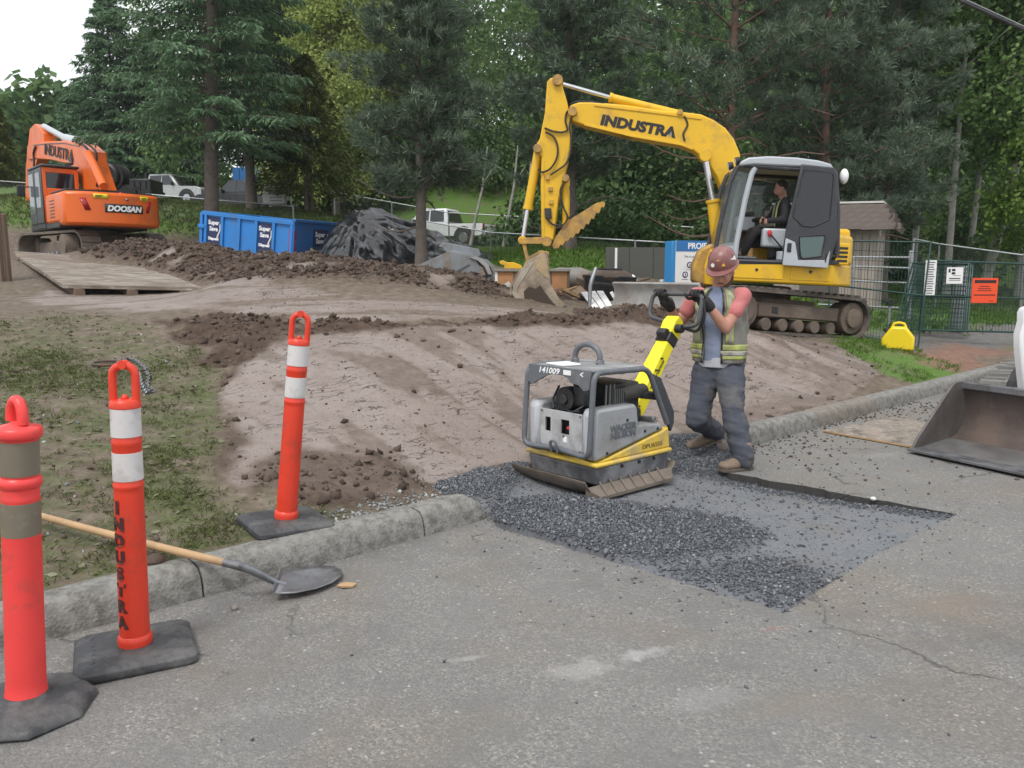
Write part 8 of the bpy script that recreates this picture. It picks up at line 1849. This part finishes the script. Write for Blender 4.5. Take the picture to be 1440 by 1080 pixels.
conifer('pine_tree', 'dark pine with low hanging sprays above the shed roof', gp(1235, 26), 13, 2.6, 35, .20, 'pine', .2, group='conifers', dens=1.3, profile=.45, bare=5)
broadleaf('poplar_tree', 'yellow green poplar, tallest of the pale leafy trees behind the cedar', gp(478, 43), 15.5, 2.5, 41, POPL, BARK, .2, .05, 190, 190, .18, group='yellow green poplars')
broadleaf('poplar_tree', 'yellow green poplar half hidden behind the dark fir', gp(428, 45), 14, 2.3, 42, POPL, BARK, .18, .05, 150, 180, .19, group='yellow green poplars')
broadleaf('poplar_tree', 'duller green poplar beside the bushy pine', gp(516, 47), 14, 2.4, 43, POPL, BARK, .18, .05, 120, 180, .19, group='yellow green poplars')
def cedar(label, loc, h, R, seed, multi=1):
    r = np.random.default_rng(seed); t = thing('cedar_tree', label, 'tree', loc, 0, 'small cedars'); tb = MB()
    for k in range(multi): a = k*2.1; tb.tube([(math.cos(a)*.14, math.sin(a)*.14, -.2), (math.cos(a)*.12, math.sin(a)*.12, h*.4), (0, 0, h*.95)], [.09, .07, .02], 7)
    tb.build('trunk', BARK, t, world=False); n = int(1900*h); f = r.random(n)**1.15; a = r.uniform(0, 6.283, n); rad = R*(1-f)**.62*(.35+.65*r.random(n)**.4)*(1+.35*np.sin(a*5+f*30)); z = h*(.13+.87*f)
    P_ = np.stack([rad*np.cos(a), rad*np.sin(a), z], -1); d = np.stack([np.cos(a), np.sin(a), np.full(n, -.2)], -1)+r.normal(0, .45, (n, 3)); kites(P_, d, r.uniform(.14, .28, n), r.uniform(.05, .09, n), seed, .15, 'crown', CEDN, t, np.clip(.35+.5*fbm(a*2, z*1.2, seed, 3)+r.normal(0, .15, n), 0, 1)); return t
cedar('small bronze green cedar on three stems at the right end of the fence', gp(440, 33), 6.3, 1.7, 51, 3); cedar('narrow bronze cedar at the left edge of the picture', gp(3, 36), 5.3, 1.15, 52)
for k, (px, Y, h, R, ln, lb) in enumerate(((1222, 30, 14, 2.2, (0, 0), 'pale trunked alder directly above the shed roof'), (1277, 29, 14.5, 2.1, (.01, 0), 'thin pale alder just right of the shed roof'), (1326, 28, 15, 2.3, (.012, 0), 'straight pale alder standing free between shed and leaning trunks'),
                                   (1352, 31, 13, 2.0, (.06, 0), 'grey alder close behind the straight pale one'), (1374, 26.5, 14, 2.2, (.19, 0), 'pale alder trunk leaning strongly to the right behind the orange sign'), (1425, 30, 14, 2.4, (.02, 0), 'leafy alder at the right edge of the picture'))):
    broadleaf('alder_tree', lb, gp(px, Y), h, R, 60+k, BROAD, BARKP, .13 if k != 4 else .17, .36, 90, 105, .18, ln, group='pale trunked alders')
broadleaf('young_maple', 'bright green young maple leaning over the fence at the right edge', gp(1432, 25), 5.2, 1.3, 71, leaf_mat('bright_leaves', (.07, .13, .02), (.13, .22, .04), (.24, .32, .07), .4), BARKP, .06, .35, 60, 90, .15)
for k, (x, y_, px0) in enumerate(()): pass
# thin bare poles of dead alders among the undergrowth
for k, (px, Y, lean) in enumerate(((660, 33, .25), (745, 30, .28), (768, 30, .12), (706, 32, .2), (728, 31, .18))):
    q = gp(px, Y); t = thing('dead_sapling', ('leaning grey sapling behind the white pickup', 'sloping pale sapling left of the hoarding grass', 'upright pale sapling beside the sloping one', 'grey sapling behind the yellow cylinder', 'thin grey sapling between its two neighbours')[k], 'sapling', q, 0, 'bare saplings'); mb = MB(); mb.tube([(0, 0, -.2), (lean*1.1, 0, 1.2), (lean*2.2+.05, 0, 2.6), (lean*3.2, .1, 4.2)], [.08, .065, .05, .03], 7); mb.build('trunk', BARKP, t, world=False)
    mb = MB(); mb.tube([(lean*2.2, 0, 2.6), (lean*2.2+.5, .1, 3.4)], [.03, .01], 5); mb.build('limb', BARKP, t, world=False)
# the wood that closes the view: one mass
def mass(name, spots, seed, per, ls, mat, kind_lab):
    r = np.random.default_rng(seed); Ps, Ds, Ls, Ws, Ts = [], [], [], [], []
    for (x, y, h, R) in spots:
        z = zat(x, y); nc = 46; f = r.random(nc); a = r.uniform(0, 6.283, nc); q = R*np.sin(math.pi*(.12+.86*f))**.6*r.random(nc)**.4; c = np.stack([x+np.cos(a)*q, y+np.sin(a)*q, z+h*(.04+.96*f)], -1)
        n = nc*per; Ps.append(np.repeat(c, per, 0)+r.normal(0, 1, (n, 3))*np.array([1, 1, .75])*R*.24); d = r.normal(size=(n, 3)); d[:, 2] -= .4; Ds.append(d); Ls.append(r.uniform(.8, 1.3, n)*ls); Ws.append(r.uniform(.5, .85, n)*ls); Ts.append(np.clip(r.normal(.42, .1)+np.repeat(r.normal(0, .13, nc), per)+r.normal(0, .14, n), 0, 1))
    o = kites(np.vstack(Ps), np.vstack(Ds), np.concatenate(Ls), np.concatenate(Ws), seed, .05, name, mat, None, np.concatenate(Ts)); o['kind'] = 'stuff'; return o
rr = random.Random(31); sp = []
for Y, dx in ((41, 3.4), (50, 3.8), (61, 4.2), (75, 5)):
    x = -.23*Y if Y < 46 else -.40*Y
    while x < .72*Y:
        if x < 3 and Y < 46: x += 2; continue
        sp.append((x+rr.uniform(-1, 1), Y+rr.uniform(-2.5, 2.5), rr.uniform(13, 18), rr.uniform(2.4, 3.6))); x += dx*rr.uniform(.7, 1.2)
mass('woodland', sp, 81, 74, .29, FARL, '')
sp = []
x = -14
while x < 58: sp.append((x+rr.uniform(-.8, .8), rr.uniform(70, 82), rr.uniform(18, 24), rr.uniform(3, 4.2))); x += 2.6*rr.uniform(.8, 1.2)
mass('back_woodland', sp, 84, 46, .6, FARL, '')
sp = []
for k in range(75): Y = rr.uniform(95, 190); sp.append((rr.uniform(-.74, -.40)*Y, Y, rr.uniform(7, 12), rr.uniform(2.5, 4.0)))
for k in range(14): Y = rr.uniform(62, 90); sp.append((rr.uniform(-.72, -.50)*Y, Y, rr.uniform(5, 8), rr.uniform(2, 3.2)))
mass('far_woodland', sp, 82, 26, .9, FARL, '')
sp = []
for k in range(90): 
    Y = rr.uniform(28.5, 40); x = rr.uniform(-.30, .74)*Y; sp.append((x, Y, rr.uniform(.9, 2.4), rr.uniform(.8, 1.5)))
sp = [s for s in sp if s[0] > .01*s[1]]
for k in range(40): Y = rr.uniform(44, 52); sp.append((rr.uniform(-.30, .03)*Y, Y, rr.uniform(1.2, 3), rr.uniform(1.2, 2.0)))
for k in range(46): Y = rr.uniform(39, 58); sp.append((rr.uniform(.03, .72)*Y, Y, rr.uniform(2, 4.5), rr.uniform(1.4, 2.4)))
mass('undergrowth', sp, 83, 26, .21, BUSHL, '')
# ------------------------------------------------------------------ grass blades and fallen leaves
def blades(name, xy_, hgt, wid, seed, mat, clump=6, flat=.5):
    r = np.random.default_rng(seed); x, y = xy_; z = full_h(x, y); n = len(x)*clump; P_ = np.repeat(np.stack([x, y, z], -1), clump, 0); P_[:, :2] += r.normal(0, .018, (n, 2)); d = r.normal(0, flat, (n, 3)); d[:, 2] = r.uniform(.35, 1., n)
    o = kites(P_, d, r.uniform(.5, 1.2, n)*hgt, np.full(n, wid), seed, .15, name, mat, None, np.clip(r.normal(.45, .25, n), 0, 1)); o['kind'] = 'stuff'; return o
GRM = leaf_mat('lawn_blades', (.05, .05, .018), (.085, .115, .03), (.17, .20, .06), .3); GRB = leaf_mat('lush_blades', (.05, .09, .015), (.10, .19, .03), (.19, .29, .05), .35)
r = np.random.default_rng(91)
x = r.uniform(-6.5, .3, 60000); y = r.uniform(2.3, 10.5, 60000); zn = zones(x, y); pn = fbm(x*1.4, y*1.4, 95, 4); k = (zn['v'] > .2) & (r.random(len(x)) < zn['lawn']*np.clip(.16+2.2*pn, .03, .9)); blades('lawn_grass', (x[k], y[k]), .05, .0055, 92, GRM, 6, .7)
k2 = (zn['lawn'] > .4) & (zn['v'] > .25) & (r.random(len(x)) < .06); xx, yy = x[k2], y[k2]; zz = full_h(xx, yy); n = len(xx)
d = r.normal(size=(n, 3)); d[:, 2] *= .12; o = kites(np.stack([xx, yy, zz+.012], -1), d, r.uniform(.025, .07, n), r.uniform(.015, .035, n), 93, .0, 'fallen_leaves', leaf_mat('leaf_litter', (.10, .075, .04), (.13, .14, .06), (.26, .25, .17), .2), None, r.random(n)); o['kind'] = 'stuff'
x = r.uniform(2, 13, 60000); y = r.uniform(8.5, 19, 60000); zn = zones(x, y); k = (zn['v'] > .2) & (r.random(len(x)) < np.maximum(zn['rgr'], .0)*.5*np.clip(.5+3*fbm(x*1.1, y*1.1, 96, 4), 0, 1)); blades('verge_grass', (x[k], y[k]), .09, .009, 94, GRB, 5, .5)
x = r.uniform(-4, 20, 60000); y = r.uniform(16, 33, 60000); zn = zones(x, y); k = (r.random(len(x)) < zn['far']*.4); k &= ~((x > 7.3) & (x < 10.5) & (y > 18.7) & (y < 22)); blades('rough_grass', (x[k], y[k]), .20, .03, 97, GRB, 3, .45)
x = r.uniform(-22, -5, 40000); y = r.uniform(27, 40, 40000); zn = zones(x, y); k = (r.random(len(x)) < zn['far']*.4); blades('bank_grass', (x[k], y[k]), .22, .03, 98, GRM, 2, .45)
# ------------------------------------------------------------------ damp air: one closed box round camera and scene
bpy.context.view_layer.update()
_mn = Vector((1e9,)*3); _mx = Vector((-1e9,)*3)
for o in SC.objects:
    if o.type == 'MESH':
        for c in o.bound_box:
            w = o.matrix_world @ Vector(c)
            for i in range(3): _mn[i] = min(_mn[i], w[i]); _mx[i] = max(_mx[i], w[i])
_mn -= Vector((2, 2, 1)); _mx += Vector((2, 2, 1))
hz = MB(); hz.box((_mn+_mx)/2, _mx-_mn); hm_ = bpy.data.materials.new('damp_air'); hm_.use_nodes = True; tt = hm_.node_tree; tt.nodes.clear()
vo_ = tt.nodes.new('ShaderNodeVolumePrincipled'); vo_.inputs['Density'].default_value = .00045; vo_.inputs['Color'].default_value = (.9, .93, .96, 1); vo_.inputs['Anisotropy'].default_value = .2
ou_ = tt.nodes.new('ShaderNodeOutputMaterial'); tt.links.new(vo_.outputs[0], ou_.inputs['Volume'])
hzo = hz.build('haze', hm_, None, smooth=0); hzo['kind'] = 'stuff'
